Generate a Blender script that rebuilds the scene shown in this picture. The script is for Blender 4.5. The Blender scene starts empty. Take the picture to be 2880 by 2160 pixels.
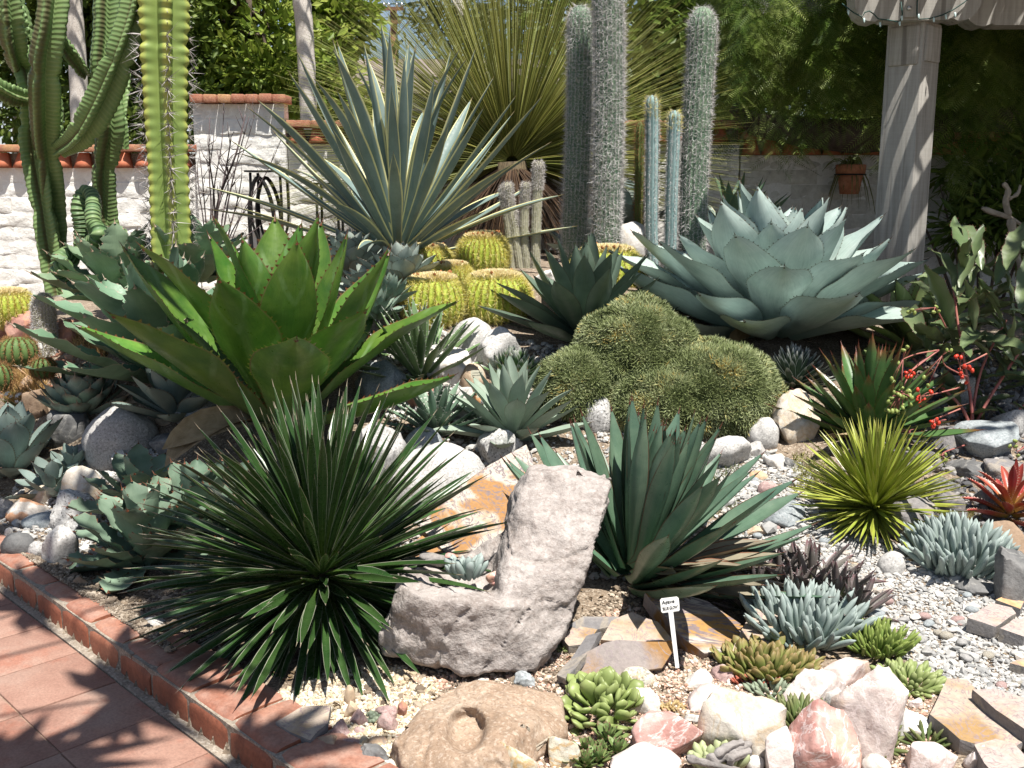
import bpy, bmesh, math, random
import numpy as np
from mathutils import Vector, Matrix, noise

R = math.radians
random.seed(7)
RNG = np.random.default_rng(11)
scene = bpy.context.scene
COL = scene.collection

# ---------------------------------------------------------------- camera
CAM_H, PITCH, FPX = 1.6, R(11.0), 2880.0
cam_d = bpy.data.cameras.new('camera')
cam_d.sensor_width = 36.0
cam_d.lens = 36.0
cam_d.clip_start = 0.05
cam_d.clip_end = 3000.0
cam = bpy.data.objects.new('camera', cam_d)
COL.objects.link(cam)
cam.location = (0, 0, CAM_H)
cam.rotation_euler = (math.pi / 2 - PITCH, 0, 0)
scene.camera = cam

# ---------------------------------------------------------------- daylight
SUN_EL, SUN_AZ = R(69.0), math.atan2(-0.84, 0.52)      # high sun, over the right shoulder
SUN_DIR = Vector((math.cos(SUN_EL) * math.cos(SUN_AZ), math.cos(SUN_EL) * math.sin(SUN_AZ), math.sin(SUN_EL)))
sun_d = bpy.data.lights.new('sun', 'SUN')
sun_d.energy = 5.0
sun_d.angle = R(0.53)
sun_d.color = (1.0, 0.955, 0.88)
sun = bpy.data.objects.new('sun', sun_d)
COL.objects.link(sun)
sun.rotation_euler = SUN_DIR.to_track_quat('Z', 'Y').to_euler()
sun.location = SUN_DIR * 50

world = bpy.data.worlds.new('World')
scene.world = world
world.use_nodes = True
wn = world.node_tree
wn.nodes.clear()
w_out = wn.nodes.new('ShaderNodeOutputWorld')
w_bg = wn.nodes.new('ShaderNodeBackground')
w_sky = wn.nodes.new('ShaderNodeTexSky')
w_sky.sky_type = 'NISHITA'
w_sky.sun_disc = False
w_sky.sun_elevation = SUN_EL
w_sky.sun_rotation = math.pi / 2 - SUN_AZ
w_sky.air_density = 1.0
w_sky.dust_density = 0.6
w_sky.ozone_density = 1.5
w_bg.inputs['Strength'].default_value = 0.052
# thin high cloud, by direction, all round the sky
w_tc = wn.nodes.new('ShaderNodeTexCoord')
w_map = wn.nodes.new('ShaderNodeMapping')
w_map.inputs['Scale'].default_value = (1.0, 1.0, 2.6)
w_noise = wn.nodes.new('ShaderNodeTexNoise')
w_noise.inputs['Scale'].default_value = 2.7
w_noise.inputs['Detail'].default_value = 7
w_ramp = wn.nodes.new('ShaderNodeValToRGB')
w_ramp.color_ramp.elements[0].position = 0.50
w_ramp.color_ramp.elements[1].position = 0.72
w_mix = wn.nodes.new('ShaderNodeMixRGB')
w_mix.inputs[2].default_value = (9.5, 10.0, 11.0, 1)
w_f = wn.nodes.new('ShaderNodeMath'); w_f.operation = 'MULTIPLY'; w_f.inputs[1].default_value = 0.75
wl = wn.links.new
wl(w_tc.outputs['Generated'], w_map.inputs[0]); wl(w_map.outputs[0], w_noise.inputs['Vector'])
wl(w_noise.outputs[0], w_ramp.inputs[0]); wl(w_ramp.outputs[0], w_f.inputs[0]); wl(w_f.outputs[0], w_mix.inputs[0])
wl(w_sky.outputs[0], w_mix.inputs[1]); wl(w_mix.outputs[0], w_bg.inputs[0]); wl(w_bg.outputs[0], w_out.inputs[0])

scene.view_settings.view_transform = 'Standard'
scene.view_settings.look = 'None'
scene.view_settings.gamma = 1.0
scene.view_settings.exposure = 0.98
scene.view_settings.use_curve_mapping = False
scene.cycles.max_bounces = 8
scene.cycles.transmission_bounces = 4
scene.cycles.use_denoising = True

# ---------------------------------------------------------------- photo pixel -> place
CP, SP = math.cos(PITCH), math.sin(PITCH)

def ray(px, py):
    x = (px - 1440.0) / FPX
    v = (1080.0 - py) / FPX
    return Vector((x, CP + v * SP, -SP + v * CP))

def P(px, py, Y):
    d = ray(px, py)
    return Vector((0, 0, CAM_H)) + d * (Y / d.y)

def sstep(a, b, x):
    t = min(1.0, max(0.0, (x - a) / (b - a)))
    return t * t * (3 - 2 * t)

KU = Vector((0.7071, -0.7071, 0))       # along the edging, towards the camera
KV = Vector((0.7071, 0.7071, 0))        # from the terrace into the bed
K0 = Vector((-2.10, 3.96, 0))

def kd(x, y):
    return (x - K0.x) * KV.x + (y - K0.y) * KV.y

def hbase(x, y):
    d = kd(x, y)
    up = 0.60 * sstep(2.8, 6.5, y)
    up += 0.40 * math.exp(-((x - 0.1) / 1.5) ** 2) * sstep(4.6, 6.8, y)
    up *= sstep(0.15, 1.3, d)
    back = sstep(9.2, 11.0, y)
    return (0.085 + up) * (1 - back)

def hterr(x, y):
    if kd(x, y) < 0.02:
        return -0.06
    return hbase(x, y) + 0.018 * noise.noise((x * 2.2, y * 2.2, 3.1)) + 0.006 * noise.noise((x * 9, y * 9, 1.7))

def G(px, py, lift=0.0):
    """where the line of sight through a photo pixel meets the bed (lifted by 'lift')"""
    d = ray(px, py)
    o = Vector((0, 0, CAM_H))
    t, dt = 1.2, 0.02
    while t < 40:
        p = o + d * t
        if p.z - lift <= max(0.0, hbase(p.x, p.y)):
            return Vector((p.x, p.y, hbase(p.x, p.y)))
        t += dt
    p = o + d * 9
    return Vector((p.x, p.y, 0))

def px2m(px, Y):
    return px * (Y * CP + 0.2) / FPX

# ---------------------------------------------------------------- objects
def tag(o, label=None, cat=None, group=None, kind=None):
    if label: o['label'] = label
    if cat: o['category'] = cat
    if group: o['group'] = group
    if kind: o['kind'] = kind
    return o

def empty(name, loc=(0, 0, 0), label=None, cat=None, group=None, rot=None):
    o = bpy.data.objects.new(name, None)
    o.empty_display_size = 0.05
    COL.objects.link(o)
    o.location = loc
    if rot: o.rotation_euler = rot
    return tag(o, label, cat, group)

def part(name, me, parent=None, mat=None, mx=None, kind=None):
    o = bpy.data.objects.new(name, me)
    COL.objects.link(o)
    if parent is not None: o.parent = parent
    if mx is not None: o.matrix_basis = mx
    if mat is not None and len(me.materials) == 0: me.materials.append(mat)
    if kind: o['kind'] = kind
    return o

class MB:
    """collects polygons; build() links them as one mesh object"""
    def __init__(s):
        s.v, s.f, s.uv, s.sm = [], [], [], []
    def add(s, vs, fs, uvs=None, smooth=True):
        b = len(s.v)
        s.v.extend([tuple(v) for v in vs])
        for f in fs:
            s.f.append([b + i for i in f])
            s.uv.append([uvs[i] for i in f] if uvs else [(0, 0)] * len(f))
            s.sm.append(smooth)
    def box(s, c, sz, rot=None, taper=1.0):
        c = Vector(c)
        vs = []
        for k in (-1, 1):
            t = taper if k > 0 else 1.0
            for i, j in ((-1, -1), (1, -1), (1, 1), (-1, 1)):
                v = Vector((i * sz[0] / 2 * t, j * sz[1] / 2 * t, k * sz[2] / 2))
                if rot is not None: v = rot @ v
                vs.append(v + c)
        s.add(vs, [(3, 2, 1, 0), (4, 5, 6, 7), (0, 1, 5, 4), (1, 2, 6, 5), (2, 3, 7, 6), (3, 0, 4, 7)], smooth=False)
    def tube(s, pts, rads, n=6, cap=True):
        pts = [Vector(p) for p in pts]
        if not hasattr(rads, '__len__'): rads = [rads] * len(pts)
        vs, uvs, fs = [], [], []
        up = None
        L = 0
        for i, p in enumerate(pts):
            t = (pts[min(i + 1, len(pts) - 1)] - pts[max(i - 1, 0)]).normalized()
            if up is None:
                up = t.orthogonal().normalized()
            else:
                up = (up - t * up.dot(t)).normalized()
            sd = t.cross(up)
            if i: L += (p - pts[i - 1]).length
            for k in range(n):
                a = 2 * math.pi * k / n
                vs.append(p + (up * math.cos(a) + sd * math.sin(a)) * rads[i])
                uvs.append((k / n, L))
        for i in range(len(pts) - 1):
            for k in range(n):
                k2 = (k + 1) % n
                fs.append((i * n + k, i * n + k2, (i + 1) * n + k2, (i + 1) * n + k))
        if cap:
            fs.append(tuple(range(n))[::-1])
            b = (len(pts) - 1) * n
            fs.append(tuple(b + k for k in range(n)))
        s.add(vs, fs, uvs)
    def lathe(s, prof, n=16, c=(0, 0, 0)):
        vs, uvs, fs = [], [], []
        for i, (r, z) in enumerate(prof):
            for k in range(n):
                a = 2 * math.pi * k / n
                vs.append((c[0] + r * math.cos(a), c[1] + r * math.sin(a), c[2] + z))
                uvs.append((k / n, i / max(1, len(prof) - 1)))
        for i in range(len(prof) - 1):
            for k in range(n):
                k2 = (k + 1) % n
                fs.append((i * n + k, i * n + k2, (i + 1) * n + k2, (i + 1) * n + k))
        s.add(vs, fs, uvs)
    def mesh(s, name):
        me = bpy.data.meshes.new(name)
        me.from_pydata(s.v, [], s.f)
        ul = me.uv_layers.new(name='UVMap')
        ul.data.foreach_set('uv', [c for f in s.uv for p in f for c in p])
        me.polygons.foreach_set('use_smooth', s.sm)
        me.update()
        return me
    def build(s, name, mat, parent=None, mx=None, kind=None):
        return part(name, s.mesh(name), parent, mat, mx, kind)

def np_mesh(name, V, F, uv=None, rnd=None, smooth=True):
    """V (n,3) float, F (m,3|4) int, uv per vertex, rnd per vertex"""
    V = np.asarray(V, dtype=np.float32); F = np.asarray(F, dtype=np.int32)
    me = bpy.data.meshes.new(name)
    k = F.shape[1]
    me.vertices.add(len(V)); me.vertices.foreach_set('co', V.ravel())
    me.loops.add(F.size); me.loops.foreach_set('vertex_index', F.ravel())
    me.polygons.add(len(F))
    me.polygons.foreach_set('loop_start', np.arange(0, F.size, k, dtype=np.int32))
    try:
        me.polygons.foreach_set('loop_total', np.full(len(F), k, dtype=np.int32))
    except Exception:
        pass
    if uv is not None:
        ul = me.uv_layers.new(name='UVMap')
        ul.data.foreach_set('uv', np.asarray(uv, dtype=np.float32)[F.ravel()].ravel())
    if rnd is not None:
        at = me.attributes.new('rnd', 'FLOAT', 'POINT')
        at.data.foreach_set('value', np.asarray(rnd, dtype=np.float32))
    me.update(calc_edges=True)
    me.polygons.foreach_set('use_smooth', np.full(len(F), smooth))
    me.validate()
    return me

def scatter(bv, bf, X, T, uv=None, rnd=None):
    """copies of a small shape: X (N,3,3) columns are the axes, T (N,3)"""
    bv = np.asarray(bv, float); bf = np.asarray(bf, int)
    N, k = len(X), len(bv)
    V = (np.einsum('nij,kj->nki', X, bv) + T[:, None, :]).reshape(-1, 3)
    F = (bf[None] + (np.arange(N) * k)[:, None, None]).reshape(-1, bf.shape[1])
    UV = np.tile(np.asarray(uv, float), (N, 1)) if uv is not None else None
    if rnd is None: rnd = RNG.random(N)
    return V, F, UV, np.repeat(rnd, k)

def unit(a):
    return a / np.maximum(1e-9, np.linalg.norm(a, axis=-1, keepdims=True))

def frames(d, roll=None, up=(0.0, 0.0, 1.0)):
    """(N,3,3) with x along d and z as near 'up' as it can be"""
    d = unit(np.asarray(d, float))
    upv = np.broadcast_to(np.asarray(up, float), d.shape) + RNG.normal(0, 1e-3, d.shape)
    y = unit(np.cross(upv, d)); z = np.cross(d, y)
    if roll is not None:
        c, s = np.cos(roll)[:, None], np.sin(roll)[:, None]
        y, z = y * c + z * s, z * c - y * s
    return np.stack([d, y, z], axis=-1)

def rot_dir(az, el, roll=0.0):
    """4x4 whose x axis points at azimuth/elevation and whose z axis is the upper side"""
    x = Vector((math.cos(el) * math.cos(az), math.cos(el) * math.sin(az), math.sin(el)))
    z = Vector((-math.sin(el) * math.cos(az), -math.sin(el) * math.sin(az), math.cos(el)))
    y = z.cross(x)
    m = Matrix((x, y, z)).transposed()
    return (m @ Matrix.Rotation(roll, 3, 'X')).to_4x4()

# ---------------------------------------------------------------- materials
class N:
    def __init__(s, name):
        s.m = bpy.data.materials.new(name)
        s.m.use_nodes = True
        s.t = s.m.node_tree
        s.t.nodes.clear()
        s.out = s.new('OutputMaterial')
    def new(s, ty, **kw):
        n = s.t.nodes.new('ShaderNode' + ty)
        for k, v in kw.items(): setattr(n, k, v)
        return n
    def set(s, n, i, v):
        if isinstance(v, bpy.types.NodeSocket): s.t.links.new(v, n.inputs[i])
        else:
            if isinstance(v, tuple) and len(v) == 3 and n.inputs[i].type == 'RGBA': v = v + (1,)
            n.inputs[i].default_value = v
    def math(s, op, a, b=0.0, clamp=False):
        n = s.new('Math', operation=op, use_clamp=clamp)
        s.set(n, 0, a); s.set(n, 1, b)
        return n.outputs[0]
    def ramp(s, fac, stops, interp='LINEAR'):
        n = s.new('ValToRGB')
        cr = n.color_ramp
        cr.interpolation = interp
        while len(cr.elements) < len(stops): cr.elements.new(0.5)
        for e, (p, c) in zip(cr.elements, stops):
            e.position = p
            e.color = (c, c, c, 1) if not isinstance(c, tuple) else c + (1,)
        s.set(n, 0, fac)
        return n.outputs[0]
    def mix(s, f, a, b, blend='MIX'):
        n = s.new('MixRGB', blend_type=blend)
        s.set(n, 0, f); s.set(n, 1, a); s.set(n, 2, b)
        return n.outputs[0]
    def noise(s, vec, scale, detail=4, rough=0.55, dist=0.0):
        n = s.new('TexNoise')
        if vec is not None: s.set(n, 'Vector', vec)
        s.set(n, 'Scale', scale); s.set(n, 'Detail', detail); s.set(n, 'Roughness', rough); s.set(n, 'Distortion', dist)
        return n.outputs[0]
    def voro(s, vec, scale, feature='F1', out=0, rnd=1.0):
        n = s.new('TexVoronoi', feature=feature)
        if vec is not None: s.set(n, 'Vector', vec)
        s.set(n, 'Scale', scale)
        s.set(n, 'Randomness', rnd)
        return n.outputs[out]
    def coords(s, which='Object', jitter=True):
        tc = s.new('TexCoord').outputs[which]
        if not jitter: return tc
        oi = s.new('ObjectInfo').outputs['Random']
        k = s.math('MULTIPLY', oi, 37.0)
        va = s.new('VectorMath', operation='ADD')
        s.t.links.new(tc, va.inputs[0]); s.t.links.new(k, va.inputs[1])
        return va.outputs[0]
    def bump(s, h, strength=0.4, dist=0.01, nrm=None):
        n = s.new('Bump')
        s.set(n, 'Height', h); s.set(n, 'Strength', strength); s.set(n, 'Distance', dist)
        if nrm is not None: s.set(n, 'Normal', nrm)
        return n.outputs[0]
    def finish(s, col, rough=0.7, nrm=None, spec=0.3, trans=0.0, tcol=None, metal=0.0):
        b = s.new('BsdfPrincipled')
        s.set(b, 'Base Color', col); s.set(b, 'Roughness', rough); s.set(b, 'Specular IOR Level', spec); s.set(b, 'Metallic', metal)
        if nrm is not None: s.set(b, 'Normal', nrm)
        sh = b.outputs[0]
        if trans > 0:
            tr = s.new('BsdfTranslucent')
            s.set(tr, 'Color', tcol if tcol is not None else col)
            if nrm is not None: s.set(tr, 'Normal', nrm)
            mx = s.new('MixShader')
            s.set(mx, 0, trans); s.t.links.new(sh, mx.inputs[1]); s.t.links.new(tr.outputs[0], mx.inputs[2])
            sh = mx.outputs[0]
        s.t.links.new(sh, s.out.inputs[0])
        return s.m

def stone(name, c1, c2, c3, scale=6.0, speck=None, vein=None, bump=0.5, bdist=0.012, rough=0.85, fine=60.0, band=None, dist=0.6):
    n = N(name)
    co = n.coords()
    a = n.noise(co, scale, 6, 0.62, dist)
    col = n.ramp(a, [(0.30, c1), (0.5, c2), (0.70, c3)])
    if band:                                   # (colour, scale, amount) wavy sedimentary bands
        w = n.new('TexWave', wave_type='BANDS', bands_direction='DIAGONAL')
        n.set(w, 'Vector', co); n.set(w, 'Scale', band[1]); n.set(w, 'Distortion', 9.0); n.set(w, 'Detail', 4.0); n.set(w, 'Detail Scale', 1.3)
        bf = n.ramp(w.outputs[1], [(0.40, 0.0), (0.62, 1.0)])
        col = n.mix(n.math('MULTIPLY', bf, band[2]), col, band[0])
    if vein:                                   # (colour, scale, width, amount)
        b = n.noise(co, vein[1], 5, 0.55, 1.4)
        k = n.math('ABSOLUTE', n.math('SUBTRACT', b, 0.5))
        vf = n.ramp(k, [(0.0, 1.0), (vein[2], 0.0)])
        col = n.mix(n.math('MULTIPLY', vf, vein[3]), col, vein[0])
    f = n.noise(co, fine, 4, 0.7)
    if speck:                                  # (dark, light, amount)
        s1 = n.ramp(n.noise(co, speck[3] if len(speck) > 3 else 130.0, 2, 0.5), [(0.36, 1.0), (0.46, 0.0)])
        s2 = n.ramp(n.noise(co, 95.0, 2, 0.5), [(0.54, 0.0), (0.64, 1.0)])
        col = n.mix(n.math('MULTIPLY', s1, speck[2]), col, speck[0])
        col = n.mix(n.math('MULTIPLY', s2, speck[2] * 0.8), col, speck[1])
    col = n.mix(0.35, col, n.ramp(f, [(0.3, 0.25), (0.7, 0.75)]), 'OVERLAY')
    h = n.math('ADD', n.math('MULTIPLY', a, 0.7), n.math('MULTIPLY', f, 0.45))
    return n.finish(col, rough, n.bump(h, bump, bdist), 0.25)

def leafmat(name, c_a, c_b, edge=None, edge_w=0.07, tooth=(0.10, 0.035, 0.015), base=None, tip=None, rough=0.45, spec=0.4,
            trans=0.0, tcol=None, mott=7.0, stripe=0.0, bump=0.15, hv=0.12, scar=0.35, band=None):
    """uv: x across (2 = teeth, 3 = end spine), y along the leaf"""
    n = N(name)
    uvn = n.new('UVMap'); uvn.uv_map = 'UVMap'
    sep = n.new('SeparateXYZ'); n.t.links.new(uvn.outputs[0], sep.inputs[0])
    u, v = sep.outputs[0], sep.outputs[1]
    co = n.coords()
    a = n.noise(co, mott, 5, 0.6, 0.4)
    col = n.ramp(a, [(0.32, c_a), (0.68, c_b)])
    if base is not None:
        bf = n.ramp(v, [(0.0, 1.0), (0.45, 0.0)])
        col = n.mix(bf, col, base)
    if tip is not None:
        col = n.mix(n.ramp(v, [(0.80, 0.0), (0.98, 1.0)]), col, tip)
    if stripe > 0:
        st = n.math('SINE', n.math('MULTIPLY', u, 95.0))
        col = n.mix(stripe, col, n.ramp(st, [(0.0, 0.3), (1.0, 0.7)]), 'OVERLAY')
    if band is not None:                       # bud-print chevrons: (colour, amount)
        du0 = n.math('ABSOLUTE', n.math('SUBTRACT', u, 0.5))
        k = n.math('SINE', n.math('ADD', n.math('MULTIPLY', v, 21.0), n.math('MULTIPLY', du0, -9.0)))
        k = n.math('MULTIPLY', n.ramp(k, [(0.82, 0.0), (0.97, 1.0)]), n.ramp(n.noise(co, 5.0), [(0.45, 0.0), (0.6, band[1])]))
        col = n.mix(k, col, band[0])
    oi = n.new('ObjectInfo').outputs['Random']
    hs = n.new('HueSaturation')
    n.set(hs, 'Value', n.math('ADD', 1.0 - hv, n.math('MULTIPLY', oi, 2 * hv)))
    n.set(hs, 'Hue', n.math('ADD', 0.49, n.math('MULTIPLY', oi, 0.02)))
    n.set(hs, 'Color', col)
    col = hs.outputs[0]
    du = n.math('MULTIPLY', n.math('ABSOLUTE', n.math('SUBTRACT', u, 0.5)), 2.0)
    if edge is not None:
        col = n.mix(n.ramp(du, [(1 - edge_w * 1.35, 0.0), (1 - edge_w * 0.7, 1.0)]), col, edge)
    col = n.mix(0.32, col, n.ramp(n.noise(co, 3.1, 3, 0.6, 0.8), [(0.30, 0.28), (0.70, 0.74)]), 'OVERLAY')
    mpn = n.new('Mapping'); n.t.links.new(uvn.outputs[0], mpn.inputs[0]); mpn.inputs['Scale'].default_value = (9.0, 1.6, 1.0)
    col = n.mix(0.22, col, n.ramp(n.noise(mpn.outputs[0], 4.0, 5, 0.65, 0.6), [(0.30, 0.25), (0.70, 0.76)]), 'OVERLAY')
    sc_ = n.math('MULTIPLY', n.ramp(n.noise(co, 22.0, 5, 0.7, 1.5), [(0.66, 0.0), (0.74, 1.0)]), scar)
    col = n.mix(sc_, col, (0.30, 0.26, 0.17))
    tf = n.math('GREATER_THAN', u, 1.5)
    col = n.mix(tf, col, tooth)
    f = n.noise(co, 45.0, 3, 0.6)
    nm = n.bump(n.math('ADD', n.math('MULTIPLY', a, 0.8), n.math('MULTIPLY', f, 0.2)), bump, 0.01)
    rg = n.ramp(f, [(0.3, max(0.0, rough - 0.1)), (0.7, min(1.0, rough + 0.12))])
    return n.finish(col, rg, nm, spec, trans, tcol)

def plain(name, c1, c2, scale=8.0, rough=0.7, bump=0.2, bdist=0.006, spec=0.3, trans=0.0, attr=None, metal=0.0, tcol=None):
    n = N(name)
    co = n.coords()
    a = n.noise(co, scale, 5, 0.6)
    if attr:                                   # colour varies with the 'rnd' of each small piece
        at = n.new('Attribute'); at.attribute_name = 'rnd'
        col = n.ramp(at.outputs['Fac'], attr, 'LINEAR')
        col = n.mix(0.25, col, n.ramp(a, [(0.3, 0.25), (0.7, 0.75)]), 'OVERLAY')
    else:
        col = n.ramp(a, [(0.3, c1), (0.7, c2)])
    return n.finish(col, rough, n.bump(a, bump, bdist), spec, trans, tcol, metal)
# ================================================================ the setting
M = {}
M['soil'] = stone('soil', (0.10, 0.075, 0.055), (0.19, 0.145, 0.105), (0.26, 0.205, 0.155), 9, speck=((0.05, 0.04, 0.03), (0.42, 0.36, 0.29), 0.8), bump=0.9, bdist=0.01, rough=0.95)
M['dry'] = stone('dry_ground', (0.14, 0.11, 0.07), (0.20, 0.17, 0.11), (0.12, 0.14, 0.06), 0.8, bump=0.5)

# one sheet of ground out to the horizon, fine where the bed is
def axis(lo, hi, step, far):
    a = list(np.arange(lo, hi + 1e-6, step))
    d = step
    x = hi
    while x < far:
        d *= 1.5; x += d; a.append(x)
    d = step; x = lo
    pre = []
    while x > -far:
        d *= 1.5; x -= d; pre.append(x)
    return pre[::-1] + a
gx, gy = axis(-3.4, 4.2, 0.05, 900), axis(2.0, 9.0, 0.05, 900)
gv = [(x, y, hterr(x, y)) for y in gy for x in gx]
nx = len(gx)
gf = [(j * nx + i, j * nx + i + 1, (j + 1) * nx + i + 1, (j + 1) * nx + i) for j in range(len(gy) - 1) for i in range(nx - 1)]
part('ground', np_mesh('ground', gv, gf), None, M['soil'], kind='structure')

# ---- terracotta terrace: every paver a piece
def paver_mat():
    n = N('terracotta_paver')
    co = n.coords()
    a = n.noise(co, 3.5, 6, 0.6)
    col = n.ramp(a, [(0.3, (0.215, 0.112, 0.084)), (0.5, (0.275, 0.162, 0.124)), (0.72, (0.32, 0.222, 0.178))])
    st = n.ramp(n.noise(co, 5, 5, 0.65), [(0.54, 0.0), (0.68, 0.8)])
    col = n.mix(st, col, (0.27, 0.115, 0.078))
    f = n.noise(co, 120, 3, 0.7)
    col = n.mix(0.4, col, n.ramp(f, [(0.3, 0.28), (0.7, 0.74)]), 'OVERLAY')
    return n.finish(col, 0.75, n.bump(f, 0.35, 0.004), 0.3)
M['paver'] = paver_mat()
M['mortar'] = stone('mortar', (0.18, 0.15, 0.12), (0.25, 0.21, 0.17), (0.31, 0.265, 0.215), 20, speck=((0.1, 0.09, 0.07), (0.5, 0.46, 0.4), 0.5), bump=0.8, bdist=0.006, rough=0.95)

def bevel_box(sx, sy, sz, bev, seg=2, jit=0.0, cuts=0, seed=0):
    bm = bmesh.new()
    bmesh.ops.create_cube(bm, size=1.0)
    bmesh.ops.scale(bm, vec=(sx, sy, sz), verts=bm.verts)
    if bev > 0:
        bmesh.ops.bevel(bm, geom=bm.edges[:], offset=bev, segments=seg, affect='EDGES', profile=0.5)
    if cuts:
        bmesh.ops.subdivide_edges(bm, edges=[e for e in bm.edges if e.calc_length() > min(sx, sz) * 0.5], cuts=cuts, use_grid_fill=True)
    if jit:
        for v in bm.verts:
            q = v.co * 9 + Vector((seed * 3.1, seed * 1.7, 0))
            v.co += Vector((noise.noise(q), noise.noise(q + Vector((7, 0, 0))), noise.noise(q + Vector((0, 9, 0))))) * jit
    me = bpy.data.meshes.new('piece')
    bm.to_mesh(me); bm.free()
    for p in me.polygons: p.use_smooth = True
    if hasattr(me, 'set_sharp_from_angle'): me.set_sharp_from_angle(angle=0.7)
    return me

def kuv(u, v, z=0.0):
    return K0 + KU * u + KV * v + Vector((0, 0, z))
ANG_K = math.atan2(KU.y, KU.x)

terrace = empty('terrace', (0, 0, 0)); terrace['kind'] = 'structure'
mb = MB()
c4 = [kuv(-2.6, -3.4, -0.006), kuv(3.9, -3.4, -0.006), kuv(3.9, 0.03, -0.006), kuv(-2.6, 0.03, -0.006)]
mb.add([tuple(p) for p in c4], [(0, 1, 2, 3)])
M['grout'] = stone('grout', (0.20, 0.135, 0.10), (0.26, 0.18, 0.135), (0.30, 0.22, 0.17), 20, bump=0.6, bdist=0.005, rough=0.95)
mb.build('mortar_bed', M['grout'], terrace)
pav = [bevel_box(0.3005, 0.3005, 0.03, 0.004, 2, 0.0018, 0, s) for s in range(3)]
for m_ in pav: m_.materials.append(M['paver'])
rr = random.Random(3)
for j in range(0, 8):
    for i in range(-6, 11):
        off = 0.10
        u, v = i * 0.304 + off, -0.030 - 0.152 - j * 0.304
        c = kuv(u, v, -0.0145 + rr.uniform(-0.001, 0.001))
        if c.y < 1.2 or c.y > 5.4 or c.x < -4.5: continue
        o = part('paver', rr.choice(pav), terrace, None, Matrix.Translation(c) @ Matrix.Rotation(ANG_K + rr.uniform(-0.006, 0.006), 4, 'Z'))

# ---- brick edging
def brick_mat():
    n = N('edging_brick')
    co = n.coords()
    a = n.noise(co, 6, 6, 0.62)
    col = n.ramp(a, [(0.28, (0.15, 0.05, 0.03)), (0.5, (0.26, 0.09, 0.05)), (0.72, (0.34, 0.15, 0.09))])
    geo = n.new('NewGeometry')
    sx = n.new('SeparateXYZ'); n.t.links.new(geo.outputs['Normal'], sx.inputs[0])
    b = n.noise(co, 15, 4)
    dust = n.math('MULTIPLY', n.ramp(sx.outputs[2], [(0.6, 0.0), (0.95, 0.75)]), n.ramp(b, [(0.35, 0.3), (0.65, 1.0)]))
    col = n.mix(dust, col, (0.33, 0.215, 0.17))
    f = n.noise(co, 90, 3, 0.7)
    col = n.mix(0.4, col, n.ramp(f, [(0.3, 0.25), (0.7, 0.75)]), 'OVERLAY')
    return n.finish(col, 0.62, n.bump(n.math('ADD', a, n.math('MULTIPLY', f, 0.4)), 0.5, 0.006), 0.35)
M['brick'] = brick_mat()
edging = empty('brick_edging', kuv(0, 0.1, 0), 'curved-top red brick edging between terracotta terrace and planting bed', 'edging')
def bullnose(L, D, H, r, seed):
    bm = bmesh.new()
    prof = [(0.0, -0.03), (0.0, H - r)]
    for k in range(1, 6):
        a = math.pi / 2 * k / 6
        prof.append((r - r * math.cos(a), H - r + r * math.sin(a)))
    prof += [(r, H), (D * 0.6, H + 0.002), (D, H - 0.002), (D, -0.03)]
    nseg = 6
    rows = []
    for i in range(nseg + 1):
        t = -L / 2 + L * i / nseg
        e = 0.004 if i in (0, nseg) else 0.0
        rows.append([bm.verts.new((t + noise.noise((t * 8, y * 8, seed)) * 0.003, y + e * 0.8 + 0.003 * noise.noise((t * 6, z * 6, seed + 5.0)), z - e + 0.003 * noise.noise((t * 7, y * 7, seed + 9.0)))) for y, z in prof])
    for i in range(nseg):
        for k in range(len(prof) - 1):
            bm.faces.new((rows[i][k], rows[i + 1][k], rows[i + 1][k + 1], rows[i][k + 1]))
    bm.faces.new(rows[0]); bm.faces.new(rows[-1][::-1])
    bmesh.ops.recalc_face_normals(bm, faces=bm.faces)
    me = bpy.data.meshes.new('edging_brick'); bm.to_mesh(me); bm.free()
    for p in me.polygons: p.use_smooth = True
    me.set_sharp_from_angle(angle=0.9)
    me.materials.append(M['brick'])
    return me
bn = [bullnose(0.218, 0.20, 0.105, 0.045, s) for s in range(4)]
bn_s = [bullnose(0.218, 0.125, 0.105, 0.045, s + 4) for s in range(4)]
mb = MB()
mb.box((-0.8, 0.066, 0.0), (4.0, 0.118, 0.186))
mb.box((2.51, 0.105, 0.0), (2.6, 0.196, 0.186))
mb.box((0.5, -0.012, -0.02), (6.6, 0.034, 0.046))
mb.build('mortar', M['mortar'], edging, Matrix.Translation(Vector((0, 0, 0)) - KV * 0.1) @ Matrix.Rotation(ANG_K, 4, 'Z'))
for i in range(-9, 13):
    u = i * 0.237 + 0.045
    mx = Matrix.Translation(KU * u - KV * 0.1 + Vector((0, 0, rr.uniform(-0.008, 0.004)))) @ Matrix.Rotation(ANG_K + rr.uniform(-0.02, 0.02), 4, 'Z')
    part('brick', rr.choice(bn if i > 4 else bn_s), edging, None, mx)

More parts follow.
